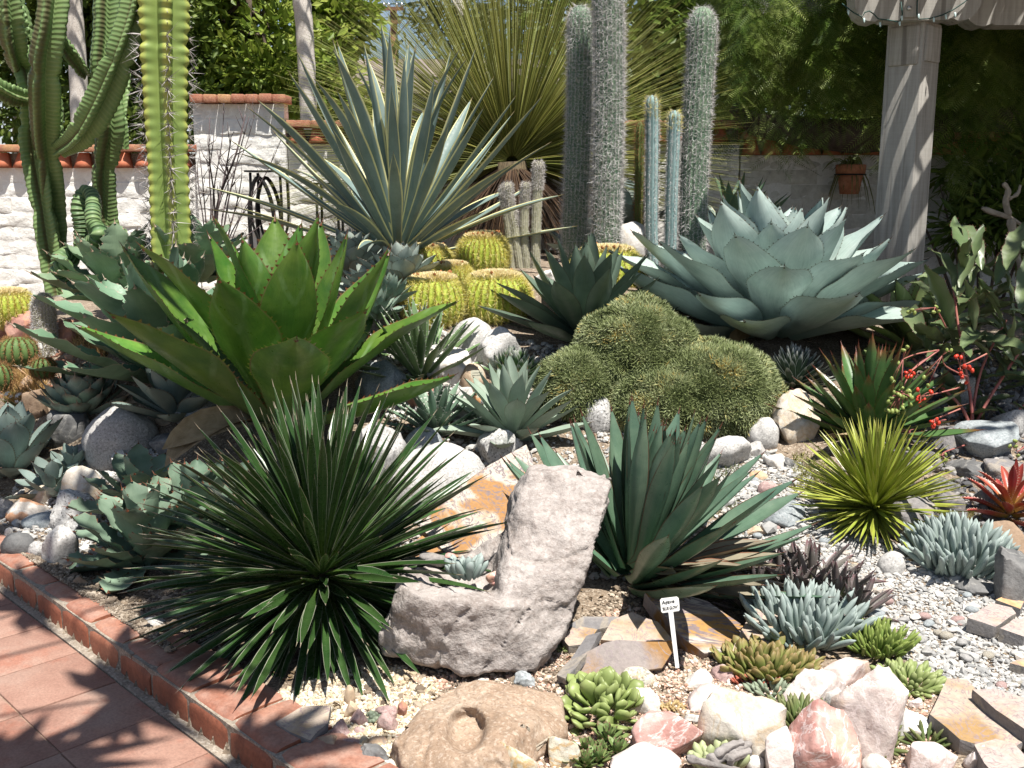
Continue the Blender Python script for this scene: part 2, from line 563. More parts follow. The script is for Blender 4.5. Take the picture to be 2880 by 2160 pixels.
# ---- white block wall
M['white'] = stone('white_paint', (0.68, 0.66, 0.62), (0.76, 0.745, 0.71), (0.80, 0.79, 0.76), 5, bump=0.9, bdist=0.016, rough=0.85, fine=30)
M['white_joint'] = stone('white_joint', (0.64, 0.62, 0.58), (0.71, 0.69, 0.66), (0.75, 0.73, 0.70), 8, bump=0.5, rough=0.9)
M['cap'] = stone('cap_brick', (0.30, 0.10, 0.06), (0.42, 0.19, 0.12), (0.50, 0.30, 0.14), 3.0, speck=((0.2, 0.06, 0.04), (0.5, 0.33, 0.25), 0.5), bump=0.4)
M['tile'] = plain('clay_tile', (0.42, 0.12, 0.06), (0.55, 0.20, 0.11), 10, 0.7)
def slump(L, H, D, seed):
    bm = bmesh.new()
    nxs, nzs = 12, 6
    g = []
    for k in range(nzs + 1):
        row = []
        for i in range(nxs + 1):
            x, z = (i / nxs - 0.5) * L, (k / nzs - 0.5) * H
            ed = min(1.0, 4 * min(i, nxs - i) / nxs + 0.0)
            bul = math.sin(math.pi * (k / nzs) ** 0.7) * 0.007 * (1 + noise.noise((x * 6, seed * 2.2, 0))) + 0.010 * noise.noise((x * 7, z * 16, seed * 3.3)) + 0.007 * noise.noise((x * 19, z * 40, seed * 1.3))
            zz = z + (0.012 * noise.noise((x * 9, 0, seed * 5.1 + k)) if k in (0,) else 0.004 * noise.noise((x * 9, k, seed)))
            row.append(bm.verts.new((x, -D / 2 - bul * (0.3 + 0.7 * ed), zz)))
        g.append(row)
    bk = [[bm.verts.new((g[k][i].co.x, D / 2, g[k][i].co.z)) for i in (0, nxs)] for k in (0, nzs)]
    for k in range(nzs):
        for i in range(nxs):
            bm.faces.new((g[k][i], g[k][i + 1], g[k + 1][i + 1], g[k + 1][i]))
    bm.faces.new([v for v in g[nzs]] + [bk[1][1], bk[1][0]])
    bm.faces.new([v for v in g[0]][::-1] + [bk[0][0], bk[0][1]])
    bm.faces.new([g[k][0] for k in range(nzs + 1)][::-1] + [bk[0][0], bk[1][0]][::1])
    bm.faces.new([g[k][nxs] for k in range(nzs + 1)] + [bk[1][1], bk[0][1]])
    bmesh.ops.recalc_face_normals(bm, faces=bm.faces)
    me = bpy.data.meshes.new('block'); bm.to_mesh(me); bm.free()
    for p in me.polygons: p.use_smooth = True
    me.set_sharp_from_angle(angle=0.8)
    me.materials.append(M['white'])
    return me
BL, BH = 0.42, 0.118
blk = [slump(BL - 0.003, BH - 0.001, 0.16, s) for s in range(6)]
blk_h = [slump(BL / 2 - 0.003, BH - 0.001, 0.16, s + 20) for s in range(3)]
capb = [bevel_box(0.19, 0.24, 0.055, 0.006, 2, 0.003, 0, s) for s in range(3)]
caph = [bevel_box(0.098, 0.24, 0.062, 0.006, 2, 0.003, 0, s + 7) for s in range(3)]
for m_ in capb + caph: m_.materials.append(M['cap'])
def clay_tile():
    mb = MB()
    n, vs, fs = 7, [], []
    for r_, off in ((1.0, 0.0), (0.80, 0.0)):
        for k, z in enumerate((0.0, 0.06, 0.12)):
            w = (0.078 - 0.032 * k / 2) * r_
            for i in range(n):
                a = math.pi * i / (n - 1)
                vs.append((-math.cos(a) * w, -0.04 - math.sin(a) * w * 0.95 - 0.045 * (1 - k / 2) + (0.0 if r_ == 1 else 0.002), z))
    for s in range(2):
        b = s * 3 * n
        for k in range(2):
            for i in range(n - 1):
                q = (b + k * n + i, b + k * n + i + 1, b + (k + 1) * n + i + 1, b + (k + 1) * n + i)
                fs.append(q if s == 0 else q[::-1])
    for i in range(n - 1):
        fs.append((i + 1, i, 3 * n + i, 3 * n + i + 1))
    for k in range(2):
        fs.append((k * n, (k + 1) * n, 3 * n + (k + 1) * n, 3 * n + k * n))
        fs.append((k * n + n - 1, 3 * n + k * n + n - 1, 3 * n + (k + 1) * n + n - 1, (k + 1) * n + n - 1))
    mb.add(vs, fs)
    me = mb.mesh('clay_tile'); me.materials.append(M['tile'])
    return me
ctile = clay_tile()
WY = 8.6
def wall_run(name, x0, x1, top, label, tiles=True, header=False, y=WY, z0=0.45):
    w = empty(name, ((x0 + x1) / 2, y, z0), label, 'wall')
    cx = (x0 + x1) / 2
    hb = top - (0.185 if tiles else 0.068)
    mb = MB()
    mb.box((0, 0.0, (hb - z0) / 2), (x1 - x0 - 0.012, 0.155, hb - z0 - 0.004))
    mb.build('mortar', M['white_joint'], w)
    rows = int(round((hb - z0) / BH)) + 1
    for k in range(rows):
        z = hb - BH / 2 - k * BH
        if z < z0 - 0.06: break
        x = x0 - (BL / 2 if k % 2 else 0)
        while x < x1 - 0.02:
            a, b = max(x, x0), min(x + BL, x1)
            if b - a > BL * 0.7: me = rr.choice(blk); sc = (b - a) / BL
            else: me = rr.choice(blk_h); sc = (b - a) / (BL / 2)
            mx = Matrix.Translation(((a + b) / 2 - cx, rr.uniform(-0.007, 0.007), z - z0)) @ Matrix.Diagonal((sc, 1, 1, 1))
            part('block', me, w, None, mx)
            x += BL
    if tiles:
        x = x0 + 0.08
        while x < x1 - 0.05:
            part('clay_tile', ctile, w, None, Matrix.Translation((x - cx, 0.0, hb - z0 + 0.002)) @ Matrix.Rotation(rr.uniform(-0.06, 0.06), 4, 'Z'))
            x += 0.163
        mb = MB(); mb.box((0, 0.03, hb - z0 + 0.06), (x1 - x0 - 0.004, 0.10, 0.116)); mb.build('cap_core', M['mortar'], w)
    x = x0
    me_l = caph if header else capb
    st = 0.110 if header else 0.202
    while x < x1 - 0.03:
        part('cap_brick', rr.choice(me_l), w, None, Matrix.Translation((x + st / 2 - cx, -0.045 if header else -0.03, top - z0 - 0.03 + rr.uniform(-.003, .003))) @ Matrix.Rotation(rr.uniform(-.02, .02), 4, 'Z'))
        x += st
    return w
wx = lambda px: (px - 1440) * (WY * CP + 0.28) / FPX
xa, xb = wx(596), wx(838)
wall_run('block_wall', wx(-330), xa - 0.004, P(0, 408, WY).z, 'low white block wall topped with red clay tiles, left of the taller pier', z0=0.55)
wall_run('block_wall', xb + 0.004, wx(2050), P(0, 340, WY).z, 'white block wall with red tile coping behind the variegated agave', z0=0.75)
wall_run('wall_pier', xa, xb, P(0, 270, WY - 0.05).z, 'taller white block pier with a row of brick headers on top', tiles=False, header=True, y=WY - 0.06, z0=0.6)
M['white'] = stone('shade_toned_white_paint', (0.42, 0.40, 0.36), (0.54, 0.52, 0.47), (0.62, 0.60, 0.55), 4, bump=0.9, bdist=0.016, rough=0.9, fine=30)  # same white paint, darkened to put this wall's shade into its colour
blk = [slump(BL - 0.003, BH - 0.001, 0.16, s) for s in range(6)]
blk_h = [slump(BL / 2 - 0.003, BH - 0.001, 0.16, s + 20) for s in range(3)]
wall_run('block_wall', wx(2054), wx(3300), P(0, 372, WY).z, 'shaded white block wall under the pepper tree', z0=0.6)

# ---- pergola
def wood_mat(name, c1, c2, c3):
    n = N(name)
    co = n.coords()
    mp = n.new('Mapping'); n.t.links.new(co, mp.inputs[0]); mp.inputs['Scale'].default_value = (26, 26, 1.6)
    a = n.noise(mp.outputs[0], 1.0, 6, 0.6, 0.8)
    col = n.ramp(a, [(0.28, c1), (0.5, c2), (0.72, c3)])
    mp2 = n.new('Mapping'); n.t.links.new(co, mp2.inputs[0]); mp2.inputs['Scale'].default_value = (3, 3, 120)
    f = n.noise(mp2.outputs[0], 1.0, 3, 0.6)
    col = n.mix(0.13, col, n.ramp(f, [(0.35, 0.35), (0.65, 0.65)]), 'OVERLAY')
    ck = n.ramp(n.noise(mp.outputs[0], 0.55, 2, 0.5), [(0.30, 1.0), (0.36, 0.0)])
    col = n.mix(n.math('MULTIPLY', ck, 0.55), col, (0.10, 0.09, 0.08))
    return n.finish(col, 0.85, n.bump(n.math('ADD', a, n.math('MULTIPLY', f, 0.15)), 0.5, 0.006), 0.2)
M['wood'] = wood_mat('grey_wood', (0.22, 0.205, 0.185), (0.33, 0.315, 0.29), (0.40, 0.385, 0.355))
M['steel'] = plain('steel', (0.5, 0.5, 0.5), (0.6, 0.6, 0.6), 20, 0.35, metal=0.9)
M['cable'] = plain('green_cable', (0.01, 0.04, 0.035), (0.015, 0.06, 0.05), 20, 0.5)
M['bulb'] = plain('small_bulb', (0.35, 0.5, 0.5), (0.6, 0.75, 0.75), 20, 0.15, spec=0.8)

PY = 6.9
post_c = P(2573, 70, PY)
pz1 = post_c.z
pergola = empty('pergola', (post_c.x, PY, 0.6), 'grey timber pergola with a square post and shaped beam ends', 'pergola')
px_, py_, pz_ = pergola.location
def lbox(name, c, sz, rz=0.0, bev=0.008, tap=None, rx=0.0):
    me = bevel_box(sz[0], sz[1], sz[2], bev, 2, 0.002, 0, rr.randint(0, 99))
    return part(name, me, pergola, M['wood'], Matrix.Translation(Vector(c) - Vector((px_, py_, pz_))) @ Matrix.Rotation(rz, 4, 'Z') @ Matrix.Rotation(rx, 4, 'X'))
RZP = R(43)
lbox('post', (px_, PY, (0.3 + pz1) / 2), (0.245, 0.245, pz1 - 0.3), RZP, 0.008)
fn = Vector((math.sin(RZP), -math.cos(RZP), 0))
# shoulder boards with chamfered tops
for sgn, hh in ((-1, 0.24), (1, 0.22)):
    nrm = Vector((-math.cos(RZP), -math.sin(RZP), 0)) if sgn < 0 else Vector((math.sin(RZP), -math.cos(RZP), 0))
    c = Vector((px_, PY, pz1 - 0.02 - hh / 2)) + nrm * (0.1225 + 0.004)
    ang = RZP + (math.pi / 2 if sgn < 0 else 0)
    lbox('cleat', c, (0.20, 0.026, hh), ang, 0.01)
def ogee_beam(name, x0, x1, y, z0, hgt, dep, rz=0.0):
    """timber with scalloped, stepped-back ends; profile in x-z, depth along y"""
    pr = []
    steps = [(0.0, 1.0), (0.0, 0.62), (0.035, 0.55), (0.05, 0.40), (0.055, 0.24), (0.085, 0.10), (0.13, 0.02), (0.18, 0.0), (0.205, 0.03), (0.23, 0.05), (0.25, 0.02)]
    L = [(x0 + a, z0 + b * hgt) for a, b in steps]
    Rr = [(x1 - a, z0 + b * hgt) for a, b in steps][::-1]
    prof = L + Rr
    mb = MB()
    k = len(prof)
    vs = [(p[0] - (x0 + x1) / 2, -dep / 2, p[1] - z0) for p in prof] + [(p[0] - (x0 + x1) / 2, dep / 2, p[1] - z0) for p in prof]
    fs = [tuple(range(k)), tuple(range(k, 2 * k))[::-1]] + [(i, i + k, (i + 1) % k + k, (i + 1) % k) for i in range(k)]
    mb.add(vs, fs, smooth=False)
    # lie the grain along the beam: build upright and turn
    return part(name, mb.mesh(name), pergola, M['wood'], Matrix.Translation(Vector(((x0 + x1) / 2, y, z0)) - Vector((px_, py_, pz_))) @ Matrix.Rotation(rz, 4, 'Z'))
bx0, bx1 = P(2372, 60, PY - 0.12).x, P(2760, 60, PY - 0.12).x
zb = P(2573, 66, PY - 0.12).z
ogee_beam('beam_end', bx0, bx1, PY - 0.11, zb, 0.36, 0.20, R(-4))
ogee_beam('beam', P(2700, 60, PY + 0.1).x, px_ + 3.2, PY + 0.17, zb + 0.02, 0.34, 0.2, R(-3))
ogee_beam('beam', P(2118, 10, PY + 1.0).x, px_ + 3.0, PY + 1.45, P(2118, 12, PY + 1.0).z, 0.32, 0.18, R(-3))
lbox('tie_plate', (P(2562, 30, PY - 0.23).x, PY - 0.226, zb + 0.19), (0.095, 0.02, 0.34), R(-4), 0.004)
mb = MB(); mb.tube([(0, 0, 0), (0, -0.016, 0)], 0.013, 10)
part('bolt', mb.mesh('bolt'), pergola, M['steel'], Matrix.Translation(Vector((P(2560, 22, PY - 0.26).x, PY - 0.237, P(2560, 22, PY - 0.26).z)) - Vector((px_, py_, pz_))))
# rafters over the beams, out of sight above the frame, that stripe the post with shade
rdir = Vector((0.50, 0.87, 0)).normalized()
ang_r = math.atan2(rdir.y, rdir.x)
for i in range(-2, 20):
    cx = px_ - 0.40 + i * 0.185
    c = Vector((cx, PY, zb + 0.36 + 0.04)) - rdir * 0.0
    me = bevel_box(2.6, 0.085, 0.06, 0.006)
    part('rafter', me, pergola, M['wood'], Matrix.Translation(c - Vector((px_, py_, pz_))) @ Matrix.Rotation(ang_r, 4, 'Z'))

# fairy lights looped along the beam
lights = empty('string_lights', P(2573, 40, PY - 0.25), 'dark green string of small bulbs looped along the pergola beam', 'string lights')
lo = lights.location
path_px = [(2368, 10), (2400, 35), (2425, 48), (2432, 35), (2445, 31), (2458, 40), (2470, 53), (2495, 56), (2530, 62), (2538, 40), (2534, 5)]
path2 = [(2580, -5), (2579, 40), (2585, 54), (2615, 52), (2650, 42), (2680, 28), (2710, 8), (2725, -5)]
mb = MB()
for pp in (path_px, path2):
    mb.tube([P(a, b, PY - 0.245) - lo for a, b in pp], 0.004, 5)
mb.build('cable', M['cable'], lights)
for a, b in [(2386, 28), (2430, 50), (2475, 62), (2536, 44), (2530, 60), (2583, 38), (2626, 49), (2686, 34), (2660, 40)]:
    mb = MB(); mb.lathe([(0.0005, 0.0), (0.006, 0.004), (0.007, 0.012), (0.005, 0.028), (0.0005, 0.034)], 8)
    part('bulb', mb.mesh('bulb'), lights, M['bulb'], Matrix.Translation(P(a, b, PY - 0.255) - lo) @ Matrix.Rotation(R(160), 4, 'X'))

# ---- bark, leaves and trees beyond the wall
M['bark_pale'] = stone('pale_bark', (0.42, 0.38, 0.34), (0.56, 0.51, 0.46), (0.64, 0.60, 0.56), 2.2, speck=((0.2, 0.17, 0.14), (0.7, 0.66, 0.62), 0.5), bump=0.4, rough=0.85)
M['bark'] = stone('dark_bark', (0.05, 0.035, 0.028), (0.10, 0.075, 0.058), (0.15, 0.115, 0.09), 9, bump=1.0, bdist=0.03, rough=0.95)
def leafy(name, stops, trans=0.35, rough=0.45):
    return plain(name, (0, 0, 0), (0, 0, 0), 3.0, rough, 0.0, spec=0.3, trans=trans, attr=stops)
M['tree_a'] = leafy('tree_leaf_a', [(0.0, (0.09, 0.155, 0.022)), (0.5, (0.195, 0.265, 0.036)), (1.0, (0.33, 0.365, 0.08))])
M['tree_b'] = leafy('tree_leaf_b', [(0.0, (0.06, 0.105, 0.018)), (0.5, (0.11, 0.165, 0.028)), (1.0, (0.18, 0.23, 0.05))])
M['tree_c'] = leafy('tree_leaf_c', [(0.0, (0.07, 0.085, 0.045)), (0.5, (0.12, 0.14, 0.06)), (1.0, (0.16, 0.17, 0.075))])
M['pepper'] = leafy('pepper_leaf', [(0.0, (0.05, 0.10, 0.012)), (0.5, (0.13, 0.20, 0.028)), (1.0, (0.30, 0.36, 0.11))], 0.35)

LEAF_V = [(0, 0, 0), (0.5, 0.24, 0.05), (1, 0, -0.06), (0.5, -0.24, 0.05)]
LEAF_F = [(0, 1, 2, 3)]
def crown_leaves(name, blobs, n, size, mat, parent, elong=1.0):
    """leaves gathered in clumps inside a set of ellipsoids (c, r)"""
    org = np.array(parent.location)
    vols = np.array([b[1][0] * b[1][1] * b[1][2] for b in blobs]); vols = vols ** 0.75; vols /= vols.sum()
    T, D = [], []
    for (c, r), w in zip(blobs, vols):
        k = max(20, int(n * w)); nc = max(4, k // 22)
        dirs = unit(RNG.normal(size=(nc, 3))); rad = RNG.random(nc) ** 0.38
        cen = np.array(c) + dirs * rad[:, None] * np.array(r)
        idx = RNG.integers(0, nc, k)
        off = RNG.normal(0, 1, (k, 3)) * (np.mean(r) * 0.13 + size * 0.5)
        T.append(cen[idx] + off); D.append(dirs[idx] * 0.7 + unit(off) + np.array([0, 0, -0.25]) + RNG.normal(0, 0.5, (k, 3)))
    T = np.concatenate(T); D = np.concatenate(D)
    X = frames(D, RNG.uniform(-1.2, 1.2, len(D)))
    s = size * RNG.uniform(0.6, 1.3, len(D))
    X = X * s[:, None, None] * np.array([elong, 1.0 / elong ** 0.5, 1.0])[None, None, :]
    V, F, UV, rn = scatter(LEAF_V, LEAF_F, X, T - org, rnd=np.clip(RNG.normal(0.5, 0.22, len(T)), 0, 1))
    return part('crown', np_mesh('crown', V, F, None, rn, False), parent, mat)

def tree(name, label, base, trunk_pts, r0, r1, blobs, n, size, mat, bark, group=None, elong=1.0, limbs=4):
    t = empty(name, base, label, 'tree', group)
    b = Vector(base)
    pts = [Vector(p) - b for p in trunk_pts]
    mb = MB()
    k = len(pts)
    mb.tube(pts, [r0 + (r1 - r0) * i / (k - 1) for i in range(k)], 10)
    rl = random.Random(len(label) * 7)
    for c, r in blobs[:limbs]:
        s = pts[-1].lerp(pts[-2], rl.random())
        e = Vector(c) - b
        m = s.lerp(e, 0.5) + Vector((rl.uniform(-.2, .2), rl.uniform(-.2, .2), 0.2))
        mb.tube([s, m, e], [r1 * 0.6, r1 * 0.4, r1 * 0.12], 6)
    mb.build('trunk', bark, t)
    if n: crown_leaves('crown', blobs, n, size, mat, t, elong)
    return t
def B(px, py, Y, rpx, rz=None, ry=None):
    m = px2m(rpx, Y)
    return (tuple(P(px, py, Y)), (m, ry if ry else m * 0.8, px2m(rz, Y) if rz else m))
gr = 'leafy trees beyond the white wall'
tree('broadleaf_tree', 'broad green tree directly above the brick-topped pier', (P(690, 200, 13).x, 13, 0), [(P(690, 200, 13).x, 13, 0), P(692, 260, 13), P(690, 100, 13), P(695, -60, 13)], 0.10, 0.06,
     [B(600, 190, 13, 95), B(590, 80, 13.3, 80), B(760, 210, 12.6, 120, 80), B(770, 120, 13, 90), B(640, 270, 12.5, 120, 60), B(560, -40, 13, 110), B(760, -30, 13.4, 70, 60), B(820, 260, 12.5, 80, 60)], 6000, 0.17, M['tree_a'], M['bark'], gr)
tree('broadleaf_tree', 'bushy green tree behind the tall pale trunk above the wall', (P(950, 200, 14.5).x, 14.5, 0), [(P(950, 200, 14.5).x, 14.5, 0), P(940, 300, 14.5), P(930, 150, 14.5), P(935, 0, 14.5)], 0.12, 0.05,
     [B(940, 90, 14.5, 80), B(905, 250, 14, 85, 110), B(880, -40, 14.5, 60), B(1000, 40, 14.5, 42, 50), B(960, 340, 14, 90, 50)], 5200, 0.17, M['tree_a'], M['bark'], gr)
tree('broadleaf_tree', 'dark bushy tree behind the candelabra euphorbia', (P(250, 200, 12).x, 12, 0), [(P(250, 200, 12).x, 12, 0), P(250, 300, 12), P(260, 100, 12), P(250, -60, 12)], 0.12, 0.06,
     [B(230, 120, 12, 110), B(260, 300, 11.5, 100), B(430, 250, 12, 90), B(470, 80, 12.4, 110), B(60, 200, 12, 120), B(60, 330, 11.5, 90, 60), B(200, -40, 12, 150), B(400, 380, 11.5, 90, 60), B(30, 30, 12, 120), B(520, 330, 11.5, 70, 90), B(350, -20, 12, 130)], 10000, 0.15, M['tree_b'], M['bark'], gr)
tree('eucalyptus', 'thin open eucalyptus with hanging grey-green leaves behind the spiky grass tree', (P(1330, 200, 17).x, 17, 0), [(P(1330, 200, 17).x, 17, 0), P(1335, 300, 17), P(1320, 120, 17), P(1280, -30, 17), P(1240, -90, 17)], 0.14, 0.06,
     [B(1235, 80, 17, 45, 30), B(1128, 85, 17.5, 28, 20), B(1290, 30, 17, 60, 40), B(1200, 5, 17, 45, 30), B(1350, 130, 16.5, 60, 60), B(1440, 60, 17, 90, 80), B(1320, 260, 17, 60, 70)], 1700, 0.17, M['tree_c'], M['bark_pale'], gr, 1.8, 8)
tree('broadleaf_tree', 'dense dark tree filling the gap behind the tall grey columns', (P(1880, 200, 14).x, 14, 0), [(P(1880, 200, 14).x, 14, 0), P(1880, 300, 14), P(1870, 0, 14)], 0.14, 0.08,
     [B(1800, 120, 14, 130), B(1850, 260, 14, 120, 80), B(1960, 20, 14, 160), B(2050, 200, 14, 140), B(1560, 260, 15, 80, 90), B(1600, 60, 16, 110), B(1760, 330, 13.6, 120, 50)], 9000, 0.17, M['tree_b'], M['bark'], gr)
# pale straight trunks (palms whose heads are above the frame)
def palm(label, pts, r0, r1, Y):
    b = (pts[0][0], pts[0][1], 0)
    t = empty('palm_tree', b, label, 'palm tree', 'pale palm trunks beyond the wall')
    o = Vector(b)
    P_ = [Vector(b)] + [Vector(p) for p in pts]
    top = P_[-1] + Vector((0, 0, 1.6)); P_.append(top)
    mb = MB()
    k = len(P_)
    ii = []
    for i in range(k - 1):
        for s in range(5): ii.append(P_[i].lerp(P_[i + 1], s / 5))
    ii.append(P_[-1])
    mb.tube([p - o for p in ii], [(r0 + (r1 - r0) * i / len(ii)) * (1 + 0.03 * math.sin(i * 2.1)) for i in range(len(ii))], 16)
    mb.build('trunk', M['bark_pale'], t)
    # feather fronds out of frame
    fm = MB()
    for a in range(14):
        az = a * 2.4; pts_ = []
        for s in range(7):
            q = s / 6
            pts_.append(top - o + Vector((math.cos(az) * 1.9 * q, math.sin(az) * 1.9 * q, 0.9 * q - 1.5 * q * q)))
        for s in range(6):
            A, Bq = pts_[s], pts_[s + 1]
            d = (Bq - A).normalized(); sd = d.cross(Vector((0, 0, 1))).normalized()
            for sg in (-1, 1):
                for w in (0.0, 0.33, 0.66):
                    p0 = A.lerp(Bq, w)
                    fm.add([p0, p0 + d * 0.06, p0 + sd * sg * 0.42 + d * 0.22 - Vector((0, 0, 0.12))], [(0, 1, 2)])
    fm.build('frond', M['tree_b'], t)
palm('pale smooth trunk rising behind the brick-topped pier', [P(868, 330, 11), P(862, 180, 11), P(855, 60, 11), P(848, 0, 11)], 0.088, 0.095, 11)
palm('pale smooth trunk behind the candelabra euphorbia', [P(226, 360, 11), P(220, 200, 11), P(212, 80, 11), P(203, -30, 11)], 0.095, 0.082, 11)
palm('short glimpse of a pale trunk above the wall at the far left', [P(48, 380, 12), P(46, 300, 12), P(44, 100, 12)], 0.05, 0.05, 12)
# utility pole
up_ = P(1113, 330, 40)
pole = empty('utility_pole', (up_.x, 40, 0), 'distant brown wooden utility pole with two crossarms', 'utility pole')
M['pole'] = plain('pole_wood', (0.16, 0.075, 0.05), (0.22, 0.11, 0.07), 5, 0.85)
top = P(1113, 24, 40).z
mb = MB(); mb.tube([(0, 0, 0), (0, 0, top)], [0.16, 0.13], 10); mb.build('pole', M['pole'], pole)
for py, half, in ((27, 29), (64, 20)):
    mb = MB(); mb.box((0, -0.2, P(1113, py, 40).z), (px2m(half * 2, 40), 0.1, 0.12)); mb.build('crossarm', M['pole'], pole)
mb = MB()
for k in (-0.33, -0.15, 0.15, 0.33): mb.lathe([(0.03, 0), (0.06, 0.05), (0.05, 0.12), (0.0, 0.16)], 8, (k, -0.2, P(1113, 27, 40).z + 0.06))
mb.build('insulators', M['steel'], pole)
mb = MB()
for k, z in ((-0.33, 27), (0.15, 27), (0.33, 27), (0.2, 64)):
    a = Vector((k, -0.2, P(1113, z, 40).z + 0.2))
    for sx in (-1, 1):
        mb.tube([a, a + Vector((sx * 9, 3, -0.5)), a + Vector((sx * 19, 6, -0.1))], 0.012, 4)
mb.build('wires', M['cable'], pole)
# neighbour's white house behind the grass tree
M['house'] = plain('house_paint', (0.62, 0.63, 0.66), (0.70, 0.71, 0.73), 2, 0.8)
M['roof'] = plain('house_roof', (0.16, 0.13, 0.12), (0.22, 0.18, 0.16), 3, 0.9)
M['glass'] = plain('window_glass', (0.03, 0.04, 0.05), (0.05, 0.06, 0.07), 2, 0.08, 0.0, spec=0.6)
hs = empty('house', (P(1250, 300, 30).x, 30, 0), 'white house glimpsed far behind the spiky grass tree', 'house')
hz = P(1250, 235, 30).z
mb = MB(); mb.box((0.6, 2, hz / 2 - 0.15), (7.0, 4, hz - 0.3)); mb.build('wall', M['house'], hs)
mb = MB(); mb.add([(-3.3, -0.4, hz - 0.3), (4.5, -0.4, hz - 0.3), (4.5, 4.4, hz - 0.3), (-3.3, 4.4, hz - 0.3), (-3.3, 2, hz + 0.9), (4.5, 2, hz + 0.9)], [(0, 1, 5, 4), (2, 3, 4, 5), (0, 4, 3), (1, 2, 5), (0, 3, 2, 1)], smooth=False); mb.build('roof', M['roof'], hs)
for k in (-1.4, 1.0, 2.8):
    mb = MB(); mb.box((k, -0.02, 1.6), (0.9, 0.06, 1.1)); w_ = mb.build('window', M['house'], hs)
    mb = MB(); mb.box((k, -0.055, 1.6), (0.76, 0.03, 0.96)); mb.build('pane', M['glass'], w_)

sd = empty('darkening_shrub', (P(2780, 700, 7.9).x, 7.9, 0.6), 'dark leafy shrub added to darken the wall right of the pergola post', 'shrub')  # leaf mass put in to darken the wall behind it
mb = MB()
for k in range(6):
    mb.tube([(0.05 * k - 0.12, 0, -0.1), (0.16 * k - 0.4, 0.03 * (k % 2), 0.5), (0.26 * k - 0.65, 0.05, 1.0)], [0.014, 0.011, 0.004], 6)
mb.build('stem', M['bark'], sd)
crown_leaves('crown', [B(2720, 640, 7.9, 60), B(2780, 540, 8.0, 70), B(2850, 620, 7.8, 80), B(2900, 480, 8.0, 80), B(2700, 480, 8.2, 50, 60), B(2960, 600, 7.8, 90)], 2600, 0.10, M['tree_b'], sd, 1.6)
# ---- pepper tree with hanging sprays (right)
pt_b = (P(2900, 500, 9.6).x, 9.6, 0)
pep = empty('pepper_tree', pt_b, 'weeping pepper tree with curtains of fine green leaves over the shaded wall', 'tree')
o = Vector(pt_b)
mb = MB()
mb.tube([(0, 0, 0), (0.1, 0.05, 0.9), P(2960, 330, 9.4) - o, P(3000, 60, 9.3) - o, P(3000, -300, 9.3) - o], [0.30, 0.27, 0.24, 0.2, 0.15], 12)
mb.tube([P(2960, 340, 9.4) - o, P(2800, 360, 8.9) - o, P(2600, 365, 8.5) - o, P(2400, 385, 8.35) - o, P(2260, 372, 8.3) - o, P(2120, 350, 8.3) - o, P(2060, 300, 8.3) - o], [0.2, 0.17, 0.15, 0.135, 0.12, 0.09, 0.04], 10)
for (a, b, yy) in ((2300, 40, 8.6), (2050, -60, 8.8), (2650, -100, 8.9), (2800, 40, 9), (2450, -260, 8.8), (2150, -280, 8.8)):
    mb.tube([P(2960, 200, 9.3) - o, P((a + 2960) / 2, b - 60, 9.1) - o, P(a, b - 40, yy) - o], [0.12, 0.07, 0.03], 7)
mb.build('trunk', M['bark'], pep)
# one pinnate leaf, repeated along drooping twigs
lv, lf = [], []
for k in range(11):
    x = 0.08 + 0.085 * k
    s = 0.30 * (1 - 0.45 * abs(k / 10 - 0.35))
    for sg in (-1, 1):
        b = len(lv)
        dx, dz = 0.05, -0.10 * x * x
        lv += [(x, 0, dz), (x + 0.06, sg * s * 0.55, dz - 0.02), (x + 0.11, sg * s, dz - 0.05), (x + 0.028, sg * s * 0.5, dz - 0.015)]
        lf.append((b, b + 1, b + 2, b + 3) if sg > 0 else (b + 3, b + 2, b + 1, b))
T, D, RN = [], [], []
rp = random.Random(5)
def curtain(px, py0, py1, Y, n):
    top, bot = P(px, py0, Y), P(px, py1, Y)
    L = (top - bot).length
    drift = rp.uniform(-0.12, 0.12)
    val = rp.uniform(0.1, 0.9)
    m = max(4, int(L / 0.045))
    for i in range(m):
        q = i / m
        p = top + Vector((drift * q + 0.03 * math.sin(9 * q + px), 0.05 * math.sin(7 * q + py0), -L * q))
        for s in range(n):
            az = rp.uniform(0, 6.283)
            T.append(tuple(p - o)); D.append((math.cos(az), math.sin(az) - 0.25, -0.65 + rp.uniform(-.4, .35)))
            RN.append(min(1, max(0, val + rp.gauss(0, 0.22))))
for i in range(430):
    px = rp.uniform(1990, 3050)
    top = rp.uniform(-330, 120)
    low = rp.gauss(285, 45) if px < 2480 else rp.gauss(300, 50)
    if 2380 < px < 2520 and low > 330: low = 320
    Y = rp.uniform(8.75, 9.5) if rp.random() < 0.62 or px < 2100 else rp.uniform(7.7, 8.4)
    if rp.random() < 0.4: low -= rp.uniform(20, 170)
    if 1990 < px < 2040: Y += 0.6
    curtain(px, top, max(top + 120, low), Y, 2)
for (px, a, b) in ((2215, 300, 450), (2190, 320, 420), (2235, 330, 430), (2740, 330, 470), (2705, 330, 440), (2770, 310, 440), (2660, 330, 520), (2725, 320, 540), (2800, 320, 500), (2840, 310, 520), (2870, 300, 480), (2470, 320, 480), (2440, 330, 430), (2350, 330, 440), (2300, 330, 430), (2260, 330, 470), (2030, 300, 420), (2060, 330, 430), (2130, 300, 400)):
    curtain(px, a, b, 7.9, 2)
D = np.array(D); T = np.array(T)
X = frames(D, RNG.uniform(-0.8, 0.8, len(D))) * (0.20 * RNG.uniform(0.75, 1.25, len(D)))[:, None, None]
V, F, _, rn = scatter(lv, lf, X, T, rnd=np.array(RN))
part('foliage', np_mesh('foliage', V, F, None, rn, False), pep, M['pepper'])
